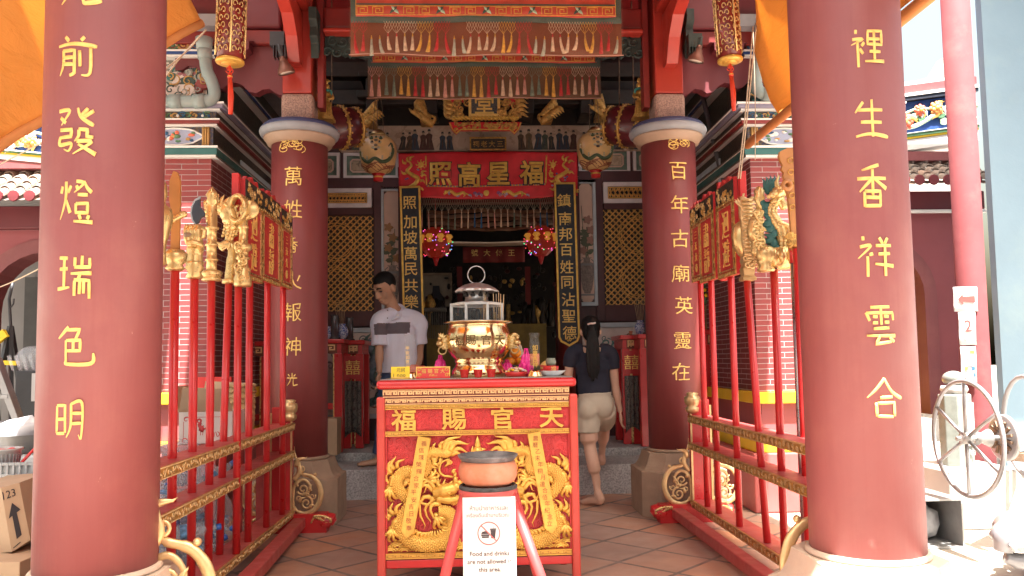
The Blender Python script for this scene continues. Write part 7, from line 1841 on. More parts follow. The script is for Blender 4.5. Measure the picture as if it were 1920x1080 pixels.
for q in (-1, 1):
 m = MB(); cx = (x0 + x1) / 2 + q * .26
 for k in range(26): m.scroll((cx + r_.uniform(-.09, .09), c.z + r_.uniform(-.16, .12)), r_.uniform(.025, .05), .006, r_.uniform(0, 360), 1.3, .012, F, 0, 12, zz=r_.uniform(0, .03))
 for k in range(5): m.flame(((x0 + x1) / 2 + q * .34, c.z - .14 + .05 * k, 0), 90 - q * 70, .14, .06, F, 0)
 m.scroll((at(908 + q * 58, 214, SGY).x, at(908, 214, SGY).z), .07, .015, 270, 1.2, .028, F, 0, 16, -q); m.build('carved_wing', M['gold_dark'], T)
m = MB(); xa, xb = at(848, 225, SGY).x, at(972, 225, SGY).x; zz = at(908, 223, SGY).z
for k in range(2): m.tube([(lerp(xa, xb, i / 60), SGY - .03 + .014 * math.cos(i * .9 + k * 3.14), zz + .014 * math.sin(i * .9 + k * 3.14)) for i in range(61)], .014, 6)
m.build('gilt_rope', M['gold_bright'], T)
m = MB(); xa, xb, za, zb = rect(852, 229, 968, 250, SGY)
m.prism([(xa - .06, zb), (xb + .06, zb), (xb + .03, za + .04), (xb - .02, za - .01), (xb - .06, za + .03), (xa + .06, za + .03), (xa + .02, za - .01), (xa - .03, za + .04)], -.03, .0, 0, F)
for k in range(60): m.scroll((lerp(xa, xb, r_.random()), lerp(za + .04, zb - .015, r_.random())), .022, .005, r_.uniform(0, 360), 1.2, .008, F, 1, 10, zz=.004)
m.line2([(xa - .05, zb - .01), (xa - .02, za + .04), (xa + .02, za + .0), (xa + .07, za + .04), (xb - .07, za + .04), (xb - .02, za + .0), (xb + .02, za + .04), (xb + .05, zb - .01)], .012, .001, .014, 2, F); m.build('carved_base', [M['banner_red'], M['gold_dark'], M['gold_bright']], T)
for q in (-1, 1):
 m = MB(); p = at(908 + q * 52, 188, SGY); m.ball(tuple(p), (.05, .03, .05), 10, 7)
 for k in range(6): m.flame((p.x, p.z, 0), 60 * k, .09, .05, F, 0)
 m.build('silk_rosette', M['plastic_red'], T)
T = thing('small_plaque', 'small dark plaque with thin gold characters above the silk banner', 'sign board', (at(914, 280, 8.9).x, 8.9, at(914, 282, 8.9).z))
x0, x1, z0, z1 = rect(882, 259, 948, 281, 8.9); m = MB(); m.bx(x0, x1, 8.9, 8.94, z0, z1); m.build('board', M['carving_dark'], T); F = front(0, 8.9, 0)
m = MB(); m.line2([(x0, z0), (x1, z0), (x1, z1), (x0, z1)], .016, 0, .02, 0, F, True)
for k, ch in enumerate('祠老大三'): cx = lerp(x0, x1, (k + .7) / 4.4); m.glyph(ch, .078, lambda x, y, z: V((cx + x, 8.9 - z, (z0 + z1) / 2 + y)), 0, 0, .006)
m.build('gilt_writing', M['gold_dark'], T)
# floodlights on the posts
def flood(lab, px, py, top, s, Y):
 c = at(px, py, Y); t_ = at(*top, Y); T = thing('floodlight', lab, 'lamp', tuple(c), 'floodlights on the posts'); u = Y / FPX
 Mx = Matrix.Translation(c) @ Matrix.Rotation(R(14 * s), 4, 'Y') @ Matrix.Rotation(R(10), 4, 'X'); m = MB(); m.lathe([(8 * u, 22 * u), (9 * u, 16 * u), (14 * u, 8 * u), (16.5 * u, 0), (16 * u, -2 * u), (14 * u, -1.5 * u)], n=28, M=Mx, cap=False); m.lathe([(.002, 30 * u), (6 * u, 30 * u), (7 * u, 20 * u)], n=16, M=Mx); m.build('reflector_housing', mat('bronze lamp housing', (.20, .09, .065), .4, metal=.5, var=.3), T)
 m = MB(); m.lathe([(.001, -1 * u), (14.5 * u, -.6 * u), (14.5 * u, .5 * u)], n=24, M=Mx); m.build('lens', M['amber_lamp'], T)
 m = MB(); m.tube([Mx @ V((0, 0, 28 * u)), Mx @ V((0, 0, 44 * u)), t_], .020, 8); m.bc(tuple(t_), (.11, .07, .11))
 for k in range(5): m.bc(tuple(c.lerp(t_, .62) + V((-.05 + .022 * k, 0, 0))), (.006, .08, .10))
 m.build('bracket', M['dark_cabinet'] if s < 0 else M['dark_green'], T)
flood('bronze floodlight on the post over the column starting 萬', 537, 136, (521, 75), -1, 6.15)
flood('bronze floodlight on the post over the column starting 百', 1304, 114, (1302, 78), 1, 6.15)
# ropes, pulley lines and the dark conduit pole
def cord(name, lab, pts, r, cat='rope', mt='rope', group=None):
 m = MB(); m.tube(catmull(pts, 6), r, 6); tag(m.build(name, M[mt], loc=tuple(pts[-1])), lab, cat, group)
cord('hanging_rope', 'thin rope dropping in front of the carved cornice to the placard 迴避', [at(1412, 50, 4.75), at(1400, 190, 4.72), at(1384, 335, 4.7)], .0045, group='pulley ropes')
cord('hanging_rope', 'second thin rope running beside the placard rope, nearer the drain pipe', [at(1418, 48, 4.75), at(1404, 190, 4.73), at(1388, 335, 4.71)], .0045, group='pulley ropes')
cord('hanging_rope', 'thin straight cord dropping before the cornice near the curtain pole', [at(1412, 60, 5.2), at(1416, 190, 5.2), at(1416, 300, 5.2)], .003, group='pulley ropes')
cord('stay_rope', 'white cord stretched from the bracket past the left drain pipe', [at(386, 56, 5.4), at(350, 96, 5.2), at(300, 138, 4.9)], .006)
cord('stay_rope', 'pale cord crossing the landscape relief beside the drain pipe', [at(380, 62, 5.4), at(340, 106, 5.2), at(300, 158, 4.9)], .005)
cord('stay_rope', 'thin white cord slanting down to the store room arch', [at(-60, 560, 6.2), at(20, 530, 6.2), at(90, 495, 6.0)], .005)
cord('stay_rope', 'thin white cord over the floral coping and tiled eave', [at(-20, 318, 6.4), at(90, 262, 6.0)], .005)
a, b = at(1308, 140, 7.2), at(1357, 345, 7.0); m = MB(); m.tube([a, b], .022, 10); tag(m.build('conduit_pole', mat('dark grey pole', (.09, .09, .10), .5)), 'dark grey slanting pole before the framed side wall', 'pole')
# ------------------------------------------------------------------ inside the hall: altar, figures, drapes
T = thing('hall_altar', 'dim inner altar with olive gold cloth and dark carved figures', 'altar', (at(915, 700, 11.6).x, 11.8, .34))
x0, x1, z0, z1 = rect(800, 608, 1025, 690, 11.5); m = MB(); m.bx(x0, x1, 11.5, 12.4, .34, z1); o = m.build('table', mat('olive gold altar cloth', (.20, .125, .02), .6, var=.3, scale=6, bump=.2, bscale=8), T)
m = MB(); r_ = random.Random(21)
for k in range(46):
 px = r_.uniform(760, 1035); py = r_.uniform(560, 612); c = at(px, 612, 11.7 + r_.uniform(0, .5)); h = r_.uniform(.2, .5)
 m.lathe([(.05, c.z), (.06, c.z + h * .2), (.035, c.z + h * .4), (.07 * r_.random() + .02, c.z + h * .7), (.03, c.z + h)], (c.x, c.y, 0), 8, r_.choice((0, 0, 0, 1)))
for k in range(110):
 p = at(r_.uniform(800, 1040), r_.uniform(500, 640), 12.3 + r_.uniform(0, .6)); m.ball(tuple(p), (r_.uniform(.02, .05), .03, r_.uniform(.02, .06)), 6, 4, r_.choice((0, 0, 1, 0, 2)))
o = m.build('carved_figures', [mat('dark bronze figures', (.03, .02, .014), .4, metal=.4), M['gold_dark'], mat('dim red carving', (.10, .015, .01), .5)], T); o['kind'] = 'stuff'
m = MB()
for k in range(14):
 c = at(790 + 3.4 * k, 600, 10.9); m.tube([c + V((0, 0, -.25)), c + V((.01, 0, .12 + .03 * (k % 3)))], .006, 5); m.ball(tuple(c + V((.01, 0, .14))), (.02, .01, .035), 6, 4)
m.build('ritual_sticks', mat('dull pewter', (.20, .17, .14), .4, metal=.6), T)
T = thing('hall_painting', 'beige framed painting with dark seated figure inside the hall', 'painting', (at(818, 600, 12.5).x, 12.5, at(818, 600, 12.5).z))
x0, x1, z0, z1 = rect(789, 514, 846, 600, 12.5); m = MB(); m.bx(x0, x1, 12.5, 12.53, z0, z1); m.build('canvas', mat('aged painting ground', (.30, .23, .16), .7, var=.2, scale=5), T); m = MB(); F = front(0, 12.5, 0); m.line2([(x0, z0), (x1, z0), (x1, z1), (x0, z1)], .03, 0, .03, 0, F, True); m.build('frame', M['wood'], T)
m = MB(); c = at(818, 560, 12.5); m.prism([(c.x + a, c.z + b) for a, b in ((-.14, -.22), (.14, -.22), (.13, 0), (.06, .1), (.05, .2), (-.05, .2), (-.06, .1), (-.13, 0))], 0, .02, 0, F); m.build('painted_figure', M['ink'], T)
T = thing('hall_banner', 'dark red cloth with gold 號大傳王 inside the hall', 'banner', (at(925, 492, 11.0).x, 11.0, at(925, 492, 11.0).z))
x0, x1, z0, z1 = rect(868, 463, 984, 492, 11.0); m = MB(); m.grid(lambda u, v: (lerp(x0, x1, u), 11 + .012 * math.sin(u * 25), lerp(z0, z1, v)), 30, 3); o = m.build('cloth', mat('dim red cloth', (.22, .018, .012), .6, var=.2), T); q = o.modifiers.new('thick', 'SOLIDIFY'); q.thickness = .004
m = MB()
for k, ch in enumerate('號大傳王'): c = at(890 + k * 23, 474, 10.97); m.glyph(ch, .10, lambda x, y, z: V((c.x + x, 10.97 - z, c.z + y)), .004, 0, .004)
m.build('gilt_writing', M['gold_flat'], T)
T = thing('inner_drape', 'striped brown drape with a rod inside the doorway', 'drape', (at(920, 440, 10.4).x, 10.4, at(920, 440, 10.4).z))
x0, x1, z0, z1 = rect(800, 392, 1040, 432, 10.4); m = MB()
for k, mi in ((0, 0), (1, 1), (2, 0), (3, 1), (4, 0)):
 za, zb = lerp(z0, z1, k / 5), lerp(z0, z1, (k + .93) / 5); m.grid(lambda u, v: (lerp(x0, x1, u), 10.4 + .03 * math.sin(u * 31 + k), lerp(za, zb, v) + .012 * math.sin(u * 9 + k)), 40, 2, mi)
o = m.build('cloth', [mat('brown drape', (.20, .085, .04), .6, var=.3, scale=8), mat('tan drape stripe', (.28, .16, .10), .6, var=.2, scale=8)], T); q = o.modifiers.new('thick', 'SOLIDIFY'); q.thickness = .004
m = MB(); m.tube([(x0 - .2, 10.36, z0 - .16), (lerp(x0, x1, .5), 10.36, z0 - .19), (x1 + .2, 10.36, z0 - .15)], .03, 10); m.build('rolled_hem', M['card_dark'], T)
for s, px in ((-1, 862), (1, 990)):
 T = thing('hall_scroll', 'narrow red scroll %s the inner altar' % ('beside the beige painting at' if s < 0 else 'near the tall plant behind'), 'scroll', (at(px, 600, 12.6).x, 12.6, at(px, 600, 12.6).z), 'narrow scrolls inside the hall')
 x0, x1, z0, z1 = rect(px - 5, 500, px + 5, 590, 12.6); m = MB(); m.bx(x0, x1, 12.6, 12.63, z0, z1); m.build('silk', M['beam_dark'], T); m = MB(); m.tube([(x0 - .02, 12.6, z0), (x1 + .02, 12.6, z0)], .02, 8); m.build('roller', M['gold_dark'], T)
# ------------------------------------------------------------------ side altar tables in the porch
def side_table(lab, x0, x1, ytop, Y, depth, cloth=None, px_floor=None, floor=.34, group='red side altar tables'):
 a, b = at(x0, ytop, Y).x, at(x1, ytop, Y).x; z = at((x0 + x1) / 2, ytop, Y).z
 T = thing('side_table', lab, 'table', ((a + b) / 2, Y + depth / 2, floor), group); m = MB(); m.bx(a - .03, b + .03, Y - .03, Y + depth + .03, z - .045, z); m.build('top', M['red'], T, .012)
 m = MB(); m.bx(a, b, Y, Y + depth, z - .14, z - .046, 0); m.build('apron', [M['red_panel']], T); F = front(0, Y, 0)
 m = MB(); key_row(m, F, a + .05, b - .05, z - .135, z - .055, max(2, int((b - a) / .12)), .012, 0, .008, 0); m.bx(a + .04, b - .04, Y - .003, Y - .0001, z - .14, z - .05, 1); m.build('fret_band', [M['key_pale'], kd], T)
 for xx in (a + .03, b - .03):
  for yy in (Y + .03, Y + depth - .03): m = MB(); m.bx(xx - .04, xx + .04, yy - .035, yy + .035, floor, z - .141); m.build('leg', M['red'], T, .006)
 m = MB()
 for xx in (a + .075, b - .075): m.bx(xx - .006, xx + .006, Y - .006, Y + .0, floor + .02, z - .15)
 m.build('gilt_line', M['gold'], T)
 m = MB(); m.bx(a + .071, b - .071, Y + .03, Y + .06, floor + .42, floor + .48); m.build('stretcher', M['red'], T)
 if cloth:
  m = MB(); q0, q1 = cloth; m.grid(lambda u, v: (lerp(a + (b - a) * q0, a + (b - a) * q1, u), Y - .02 + .012 * math.sin(u * 20), lerp(z - .42, z - 1.0 + .06 * math.sin(u * 3), v)), 20, 10); o = m.build('embroidered_cloth', mottle('dark embroidered cloth', [(.03, .03, .03), (.16, .14, .12), (.05, .03, .03), (.12, .05, .03)], 26), T); q = o.modifiers.new('thick', 'SOLIDIFY'); q.thickness = .004
  m = MB(); m.bx(a + (b - a) * q0, a + (b - a) * q1, Y - .015, Y - .001, z - .40, z - .16); m.build('carved_panel', M['red_panel'], T); m = MB(); c = ((a + (b - a) * (q0 + q1) / 2), z - .28); m.glyph('囍', .16, lambda x, y, zz: V((c[0] + x, Y - .016 - zz, c[1] + y)), .0, 0, .008); m.build('gilt_mark', M['gold_flat'], T)
 return T, a, b, z
T1, a1, b1, z1 = side_table('red side altar table with fret edge between the column starting 萬 and the man', 560, 640, 636, 8.0, .55)
T2, a2, b2, z2 = side_table('side altar table with hanging dark cloth behind the man', 645, 679, 638, 8.35, .5, (.05, .95))
T3, a3, b3, z3 = side_table('side altar table with hanging cloth between the woman and the column starting 百', 1167, 1196, 628, 8.2, .5, (.05, .95))
T4, a4, b4, z4 = side_table('red side altar table with fret edge against the column starting 百', 1200, 1275, 626, 7.95, .55)
T5, a5, b5, z5 = side_table('red side table behind the rack with the axe staff', 440, 504, 640, 7.6, .6, None, None, .27)
T6, a6, b6, z6 = side_table('red side table carrying the round 財 sign behind the dragon staff rack', 1318, 1366, 618, 7.6, .6, None, None, .27)
def vase(px, py, h, Y, mt, lab, z, cat='vase', name='vase', group=None, prof=None):
 c = at(px, py, Y); prof = prof or [(.5, 0), (.62, .05), (.95, .3), (1.0, .55), (.8, .78), (.5, .86), (.62, 1.0), (.5, 1.0)]
 m = MB(); r = h * .42; m.lathe([(p[0] * r, z + .001 + p[1] * h) for p in prof], (c.x, Y, 0), 24); return tag(m.build(name, mt), lab, cat, group)
bw_ = mottle('blue and white porcelain', [(.66, .68, .74), (.05, .09, .35), (.60, .63, .72), (.04, .07, .30), (.7, .72, .76)], 30, bump=0, rough=.2)
vase(641, 630, .155, 8.15, bw_, 'blue and white jar on the side table near the man', z1, group='blue and white jars'); vase(1201, 620, .15, 8.2, bw_, 'blue and white jar on the side table near the woman', z4, group='blue and white jars'); vase(617, 630, .13, 8.12, bw_, 'smaller blue and white jar half behind the column starting 萬', z1, group='blue and white jars')
tall = [(.55, 0), (.55, .06), (.40, .08), (.42, .85), (.36, .9), (.45, 1.0), (.3, 1.0)]
for px, Y, zz, lab in ((628, 8.05, z1, 'dark candle glass beside the blue jar near the man'), (655, 8.4, z2, 'dark candle glass on the cloth hung side table near the man'), (1216, 8.0, z4, 'dark candle glass beside the blue jar near the woman')):
 vase(px, 630, .24, Y, mat('smoky glass', (.07, .07, .075), .15, spec=.8), lab, zz, 'candle glass', 'candle_glass', 'dark candle glasses', tall)
for px, Y, zz, lab in ((1183, 8.35, z3, 'small clay cup on the side table behind the woman'), (660, 8.45, z2, 'small orange cup on the side table near the man')): vase(px, 630, .045, Y, M['clay'], lab, zz, 'cup', 'cup', 'small clay cups', [(.8, 0), (.95, .5), (1.1, 1), (.9, 1)])
for k, (px, Y, zz) in enumerate(((640, 8.15, z1), (1201, 8.2, z4))):
 m = MB()
 for q in range(6): c = at(px, 600, Y); m.tube([(c.x + .01 * (q - 3), Y, zz + .14), (c.x + .022 * (q - 3), Y - .01, zz + .36 + .02 * (q % 3))], .0022, 5)
 tag(m.build('incense_bunch', M['incense'], loc=(at(px, 600, Y).x, Y, zz + .14)), 'bunch of incense in the blue jar ' + ('near the man' if k == 0 else 'near the woman'), 'incense', 'incense bunches')
# 財 sign and flowers on the side table behind the right rack
Y = 7.75; x0, x1, z0, z1_ = rect(1320, 572, 1364, 618, Y); T = thing('fortune_sign', 'red board with round gold 財 mark on the side table', 'sign', ((x0 + x1) / 2, Y, z6)); z0 = z6 + .002
m = MB(); m.bx(x0, x1, Y, Y + .04, z0, z1_); m.build('board', M['red_panel'], T); m = MB(); c = at(1347, 597, Y); F = front(0, Y, 0); m.line2([(c.x + .082 * math.cos(k * .196), c.z + .082 * math.sin(k * .196)) for k in range(32)], .008, 0, .008, 0, F, True); m.glyph('財', .12, lambda x, y, z: V((c.x + x, Y - z, c.z + y)), 0, 0, .006); m.build('gilt_mark', M['gold_flat'], T)
m = MB(); p = at(1372, 590, 7.9); m.prism([(p.x - .02, z6), (p.x + .09, z6), (p.x + .07, z6 + .26), (p.x - .03, z6 + .24)], 0, .02, 0, front(0, 7.9, 0)); tag(m.build('red_envelope', M['print_red']), 'red card standing beside the 財 board', 'card')
T = thing('flower_vase', 'brass vase with yellow flowers and leaves behind the red poles', 'vase', (at(1328, 610, 7.7).x, 7.68, z6)); c = at(1328, 600, 7.68); m = MB(); m.lathe([(.03, z6), (.035, z6 + .03), (.026, z6 + .1), (.03, z6 + .2), (.04, z6 + .24)], (c.x, 7.68, 0), 16); m.build('vase', M['brass_dull'], T)
m = MB(); r_ = random.Random(3)
for k in range(46): m.flame((c.x + r_.uniform(-.07, .07), z6 + .25 + r_.uniform(0, .20), r_.uniform(-.03, .05)), r_.uniform(20, 160), .09, .03, front(0, 7.68, 0), r_.choice((0, 0, 1)))
m.build('leaves', [M['green'], mat('dark leaf', (.03, .07, .02), .5)], T); m = MB()
for k in range(12): m.ball((c.x + r_.uniform(-.07, .07), 7.62, z6 + .28 + r_.uniform(0, .2)), .018, 8, 5)
m.build('blossoms', M['yellow_card'], T)
m = MB(); c = at(1380, 800, 7.5);
T = thing('stool', 'worn wooden stool behind the dragon staff rack', 'stool', (c.x, 7.5, 0)); m.bx(c.x - .16, c.x + .16, 7.35, 7.65, .50, .54); m.build('seat', M['wood'], T, .006)
for q in (-1, 1):
 for w_ in (-1, 1): m = MB(); m.bar((c.x + q * .12, 7.5 + w_ * .11, .5), (c.x + q * .16, 7.5 + w_ * .14, .27), .035, .035); m.build('leg', M['wood'], T)
# ------------------------------------------------------------------ people
def limb(m, pts, rs, n=12, flat=None): m.tube(catmull(pts, 5), rs, n, 0, True, None, flat)
def hand(m, w, d, palm_n, s=1.0, curl=.5, side=1):
 """palm and five fingers from wrist w pointing along d; thumb on the side given"""
 d = V(d).normalized(); pn = V(palm_n).normalized(); sd = d.cross(pn).normalized() * side
 w = V(w); c = w + d * .045 * s
 m.tube([w, w + d * .03 * s, w + d * .085 * s], [.024 * s, .034 * s, .033 * s], 10, 0, True, None, (pn, .45))
 for k, (off, L) in enumerate(((-.026, .060), (-.009, .074), (.009, .078), (.025, .070))):
  b = w + d * (.080 - abs(off) * .15) * s + sd * off * s
  m.tube(catmull([b, b + (d * .5 - pn * .10 * curl) * L * s, b + (d * .85 - pn * .45 * curl) * L * s, b + (d * .98 - pn * .95 * curl) * L * s], 3), [.0105 * s, .0100 * s, .0092 * s, .0072 * s], 8)
 b = w + d * .025 * s + sd * .026 * s; m.tube(catmull([b, b + (d * .03 + sd * .018 - pn * .008) * s, b + (d * .06 + sd * .018 - pn * .022) * s], 3), [.014 * s, .011 * s, .008 * s], 8)
def head_of(m, c, yaw, pitch, s=1.0, nose=1.0):
 """skull, jaw, nose, lips and ears about centre c; faces local -y turned by yaw and tipped by pitch"""
 Mh = Matrix.Translation(c) @ Matrix.Rotation(R(yaw), 4, 'Z') @ Matrix.Rotation(R(pitch), 4, 'X') @ Matrix.Scale(s, 4)
 m.ball((0, .012, .028), (.077, .094, .092), 20, 14, 0, Mh)
 m.ball((0, -.022, -.035), (.064, .066, .078), 18, 12, 0, Mh); m.ball((0, -.058, -.086), (.034, .028, .026), 12, 8, 0, Mh)
 for q in (-1, 1):
  m.ball((q * .044, -.058, -.030), (.026, .022, .030), 10, 7, 0, Mh); m.ball((q * .080, .012, -.012), (.012, .022, .034), 10, 7, 0, Mh)
  m.tube([(q * .012, -.086, .030), (q * .035, -.084, .036), (q * .058, -.070, .028)], [.010, .012, .008], 8, 0, True, Mh)
  m.ball((q * .016, -.094, -.032), (.012, .012, .010), 8, 6, 0, Mh)
 m.tube([(0, -.084, .022), (0, -.096, -.005), (0, -.108 * nose, -.030), (0, -.094, -.037)], [.011, .013, .017, .012], 9, 0, True, Mh)
 m.tube([(-.024, -.080, -.062), (0, -.092, -.058), (.024, -.080, -.062)], [.006, .010, .006], 8, 0, True, Mh); m.tube([(-.022, -.078, -.070), (0, -.089, -.071), (.022, -.078, -.070)], [.006, .010, .006], 8, 0, True, Mh)
 return Mh
# --- man: stands on the first step, looks down to his right
MY_ = 7.55
def mp_(px, py, dy=0.0): return at(px, py, MY_ + dy)
MAN = thing('person', 'person in pale polo shirt with grey chest band and jeans, looking down', 'person', (mp_(735, 866).x, MY_, .265))
b = MB(); hc = mp_(722, 541, -.06)
Mh = head_of(b, hc, -44, 30, 1.2)
limb(b, [mp_(742, 588, .03), mp_(735, 574, .0), hc + V((.02, .03, -.05))], [.070, .062, .060])
limb(b, [mp_(744, 592), mp_(746, 620, -.01), mp_(748, 660), mp_(748, 700), mp_(746, 722)], [.10, .15, .155, .15, .14], 16, ((0, 1, 0), .72))
sr, sl = mp_(712, 601, -.10), mp_(783, 603, .06); er, el_ = mp_(711, 652, -.12), mp_(786, 656, .08); wr1, wl1 = mp_(711, 698, -.20), mp_(782, 696, -.06)
limb(b, [mp_(744, 596), sr, er, wr1], [.07, .058, .045, .040, .028]); limb(b, [mp_(744, 596), sl, el_, wl1], [.07, .060, .047, .042, .029])
hand(b, wr1, (-.02, -.25, -1), (1, 0, 0), 1.05, .5, 1); hand(b, wl1, (-.1, -.45, -1), (-1, 0, 0), 1.05, .6, -1)
for q, fx, fy in ((-1, 712, -.05), (1, 762, .12)):
 k = mp_(738 + q * 14, 786, fy - .03); a = mp_(730 + q * 18, 852, fy); a.z = .34; limb(b, [mp_(747 + q * 13, 716), k, a], [.095, .066, .042])
 f = V((a.x - .10 - (0.0 if q > 0 else .04), a.y - .06, .295)); limb(b, [a + V((.03, 0, -.035)), V((a.x, a.y, .31)), f, f + V((-.05, -.03, -.004))], [.034, .042, .036, .022], 10, ((0, 0, 1), .75))
melt(b, 'body', M['skin'], MAN, .0075, 4)
h = MB(); h.ball((0, .018, .042), (.081, .096, .090), 24, 16, 0, Mh)
for i, v in enumerate(h.v):
 lv = Mh.inverted() @ v
 lim = -.01 + (.075 if lv.y < -.02 else 0) - (.03 if lv.y > .06 else 0)
 if lv.z < lim: lv.z = lim; lv.x *= .93; lv.y = lv.y * .93; h.v[i] = Mh @ lv
h.build('hair', M['hair'], MAN)
for q in (-1, 1):
 e = MB(); e.ball((q * .034, -.074, .008), (.013, .008, .0055), 10, 7, 0, Mh); e.tube([(q * .018, -.083, .011), (q * .034, -.0835, .015), (q * .050, -.074, .010)], .0028, 6, 1, True, Mh); e.build('eye', [mat('eye white', (.16, .13, .12), .3) if q < 0 else M['ink'], M['ink']], MAN)
 e = MB(); e.tube([(q * .014, -.091, .034), (q * .035, -.094, .042), (q * .058, -.079, .034)], [.004, .0055, .003], 6, 0, True, Mh); e.build('eyebrow', M['hair'], MAN)
e = MB(); e.tube([(-.022, -.086, -.0665), (0, -.0975, -.066), (.022, -.086, -.0665)], [.002, .003, .002], 6, 0, True, Mh); e.build('mouth', mat('lip line', (.26, .10, .08), .5), MAN)
s = MB()
limb(s, [mp_(741, 586), mp_(744, 600), mp_(746, 625, -.01), mp_(748, 660), mp_(748, 690), mp_(748, 699)], [.11, .155, .172, .172, .168, .17], 18, ((0, 1, 0), .74))
limb(s, [mp_(738, 594), sr, sr.lerp(er, .55), sr.lerp(er, .92)], [.09, .083, .074, .076]); limb(s, [mp_(752, 594), sl, sl.lerp(el_, .5), sl.lerp(el_, .80)], [.09, .088, .080, .084])
limb(s, [mp_(726, 590, -.12), mp_(732, 580, -.04), mp_(746, 574, .07), mp_(756, 580, .04), mp_(748, 592, -.10), mp_(734, 600, -.155)], [.024, .026, .028, .026, .022, .014])
so = melt(s, 'polo_shirt', [M['polo'], M['polo_band']], MAN, .009, 3)
org = ORG[MAN]
for p in so.data.polygons:
 c = V(p.center) + org; ax = (c.x - mp_(747, 610).x)
 zc = mp_(745, 614).z - .012 + .05 * ax
 if abs(c.z - zc) < .052 and mp_(706, 600).x < c.x < mp_(770, 600).x and c.y < MY_ + .02: p.material_index = 1
t = MB()
def on_shirt(x, z, up=.004):
 ok, hit, nrm, idx = so.ray_cast(V((x, MY_ - 2, z)) - org, V((0, 1, 0))); return (hit + org + V((0, -up, 0))) if ok else V((x, MY_ - .15, z))
c = mp_(748, 592)
q = mp_(747, 591); F0 = [(-.016, -.012), (-.004, -.012), (-.010, .0), (-.004, -.012), (.016, -.012), (.002, .014)]
for tri in (((-.018, -.012), (-.008, -.012), (-.012, -.002)), ((-.005, -.012), (.006, -.012), (-.006, .008)), ((.009, -.012), (.020, -.012), (.002, .018))):
 t.prism([(x, y) for x, y in tri], 0, .002, 0, Matrix.Translation(on_shirt(q.x, q.z - .005) + V((0, -.001, 0))) @ front())
t.build('chest_mark', M['white'], MAN)
t = MB()
for py in (583, 598): p = on_shirt(mp_(729 + (py - 583) * .05, py).x, mp_(729, py).z); t.ball(tuple(p), .006, 8, 5)
t.line2([(0, 0), (0, .15)], .003, 0, .003, 0, Matrix.Translation(on_shirt(mp_(730, 612).x, mp_(730, 612).z)) @ front()); t.build('button', M['polo_band'], MAN)
j = MB(); limb(j, [mp_(747, 692), mp_(747, 712), mp_(746, 728)], [.155, .158, .14], 16, ((0, 1, 0), .76))
for q, fy in ((-1, -.05), (1, .12)):
 k = mp_(738 + q * 14, 786, fy - .03); a = mp_(730 + q * 18, 852, fy); a.z = .375; limb(j, [mp_(747 + q * 13, 712), k, a], [.112, .085, .072])
melt(j, 'jeans', M['jeans'], MAN, .010, 3)
# --- woman: walks away up the step
WY = 6.66
def wp(px, py, dy=0.0): return at(px, py, WY + dy)
WO = thing('person', 'person seen from behind with long ponytail, navy tee and khaki shorts, stepping up', 'person', (wp(1115, 950).x, WY, 0))
b = MB(); hc = wp(1107, 620, -.02); Mw = head_of(b, hc, 178, 4, .98)
limb(b, [wp(1108, 660), wp(1108, 648), hc + V((0, .0, -.05))], [.056, .050, .050])
limb(b, [wp(1108, 655), wp(1110, 680), wp(1113, 710), wp(1115, 735), wp(1116, 762), wp(1118, 780)], [.07, .125, .115, .12, .145, .12], 16, ((0, 1, 0), .68))
s1, s2 = wp(1074, 664), wp(1144, 664); e1, w1 = wp(1064, 716, .02), wp(1062, 716, .26); e2, w2 = wp(1153, 722, .01), wp(1163, 772, .03)
limb(b, [wp(1108, 662), s1, e1, w1], [.06, .048, .038, .034, .024]); limb(b, [wp(1108, 662), s2, e2, w2], [.06, .050, .040, .036, .024])
hand(b, w2, (.06, .02, -1), (-1, .2, 0), .92, .55, 1); hand(b, w1, (0, 1, -.15), (1, 0, 0), .92, .5, -1)
kn, an = wp(1106, 838, .0), wp(1120, 922, -.02)
limb(b, [wp(1102, 770), wp(1103, 806), kn, wp(1112, 868, -.02), wp(1118, 900, -.01), an], [.094, .078, .053, .055, .036, .030])
hl_ = wp(1126, 938, -.03); toe = V((wp(1100, 940).x, WY + .12, .018))
limb(b, [an, hl_, hl_.lerp(toe, .5) + V((0, 0, .008)), toe, toe + V((-.02, .05, -.002))], [.036, .036, .034, .030, .016], 10)
for k in range(5): b.tube([toe + V((-.03 + .016 * k, .02, 0)), toe + V((-.034 + .016 * k, .06 - .006 * k, -.002))], [.010, .008], 7)
k2 = wp(1132, 800, .42); a2 = wp(1128, 858, .55); a2.z = .345
limb(b, [wp(1130, 768), k2, a2], [.09, .056, .032]); limb(b, [a2, a2 + V((0, -.03, -.045)), a2 + V((0, .10, -.055)), a2 + V((0, .16, -.06))], [.034, .034, .032, .018], 10)
melt(b, 'body', M['skin_pale'], WO, .0075, 4)
s = MB(); limb(s, [wp(1108, 648), wp(1108, 664), wp(1110, 685), wp(1113, 710), wp(1115, 737)], [.085, .128, .148, .138, .142], 18, ((0, 1, 0), .70))
limb(s, [wp(1092, 658), s1, s1.lerp(e1, .46)], [.07, .068, .064]); limb(s, [wp(1124, 658), s2, s2.lerp(e2, .48)], [.07, .068, .064])
melt(s, 'tee_shirt', M['tee'], WO, .009, 3)
s = MB(); limb(s, [wp(1115, 735), wp(1116, 752), wp(1117, 772)], [.138, .158, .15], 18, ((0, 1, 0), .74))
s.ball(tuple(wp(1101, 768, -.06)), (.085, .08, .095), 14, 10); s.ball(tuple(wp(1131, 762, -.05)), (.085, .08, .10), 14, 10)
limb(s, [wp(1102, 772), wp(1102, 790), wp(1102, 811)], [.108, .106, .100]); limb(s, [wp(1131, 766), wp(1132, 780, .12), wp(1132, 790, .30)], [.110, .106, .096])
so = melt(s, 'shorts', M['shorts'], WO, .009, 9)
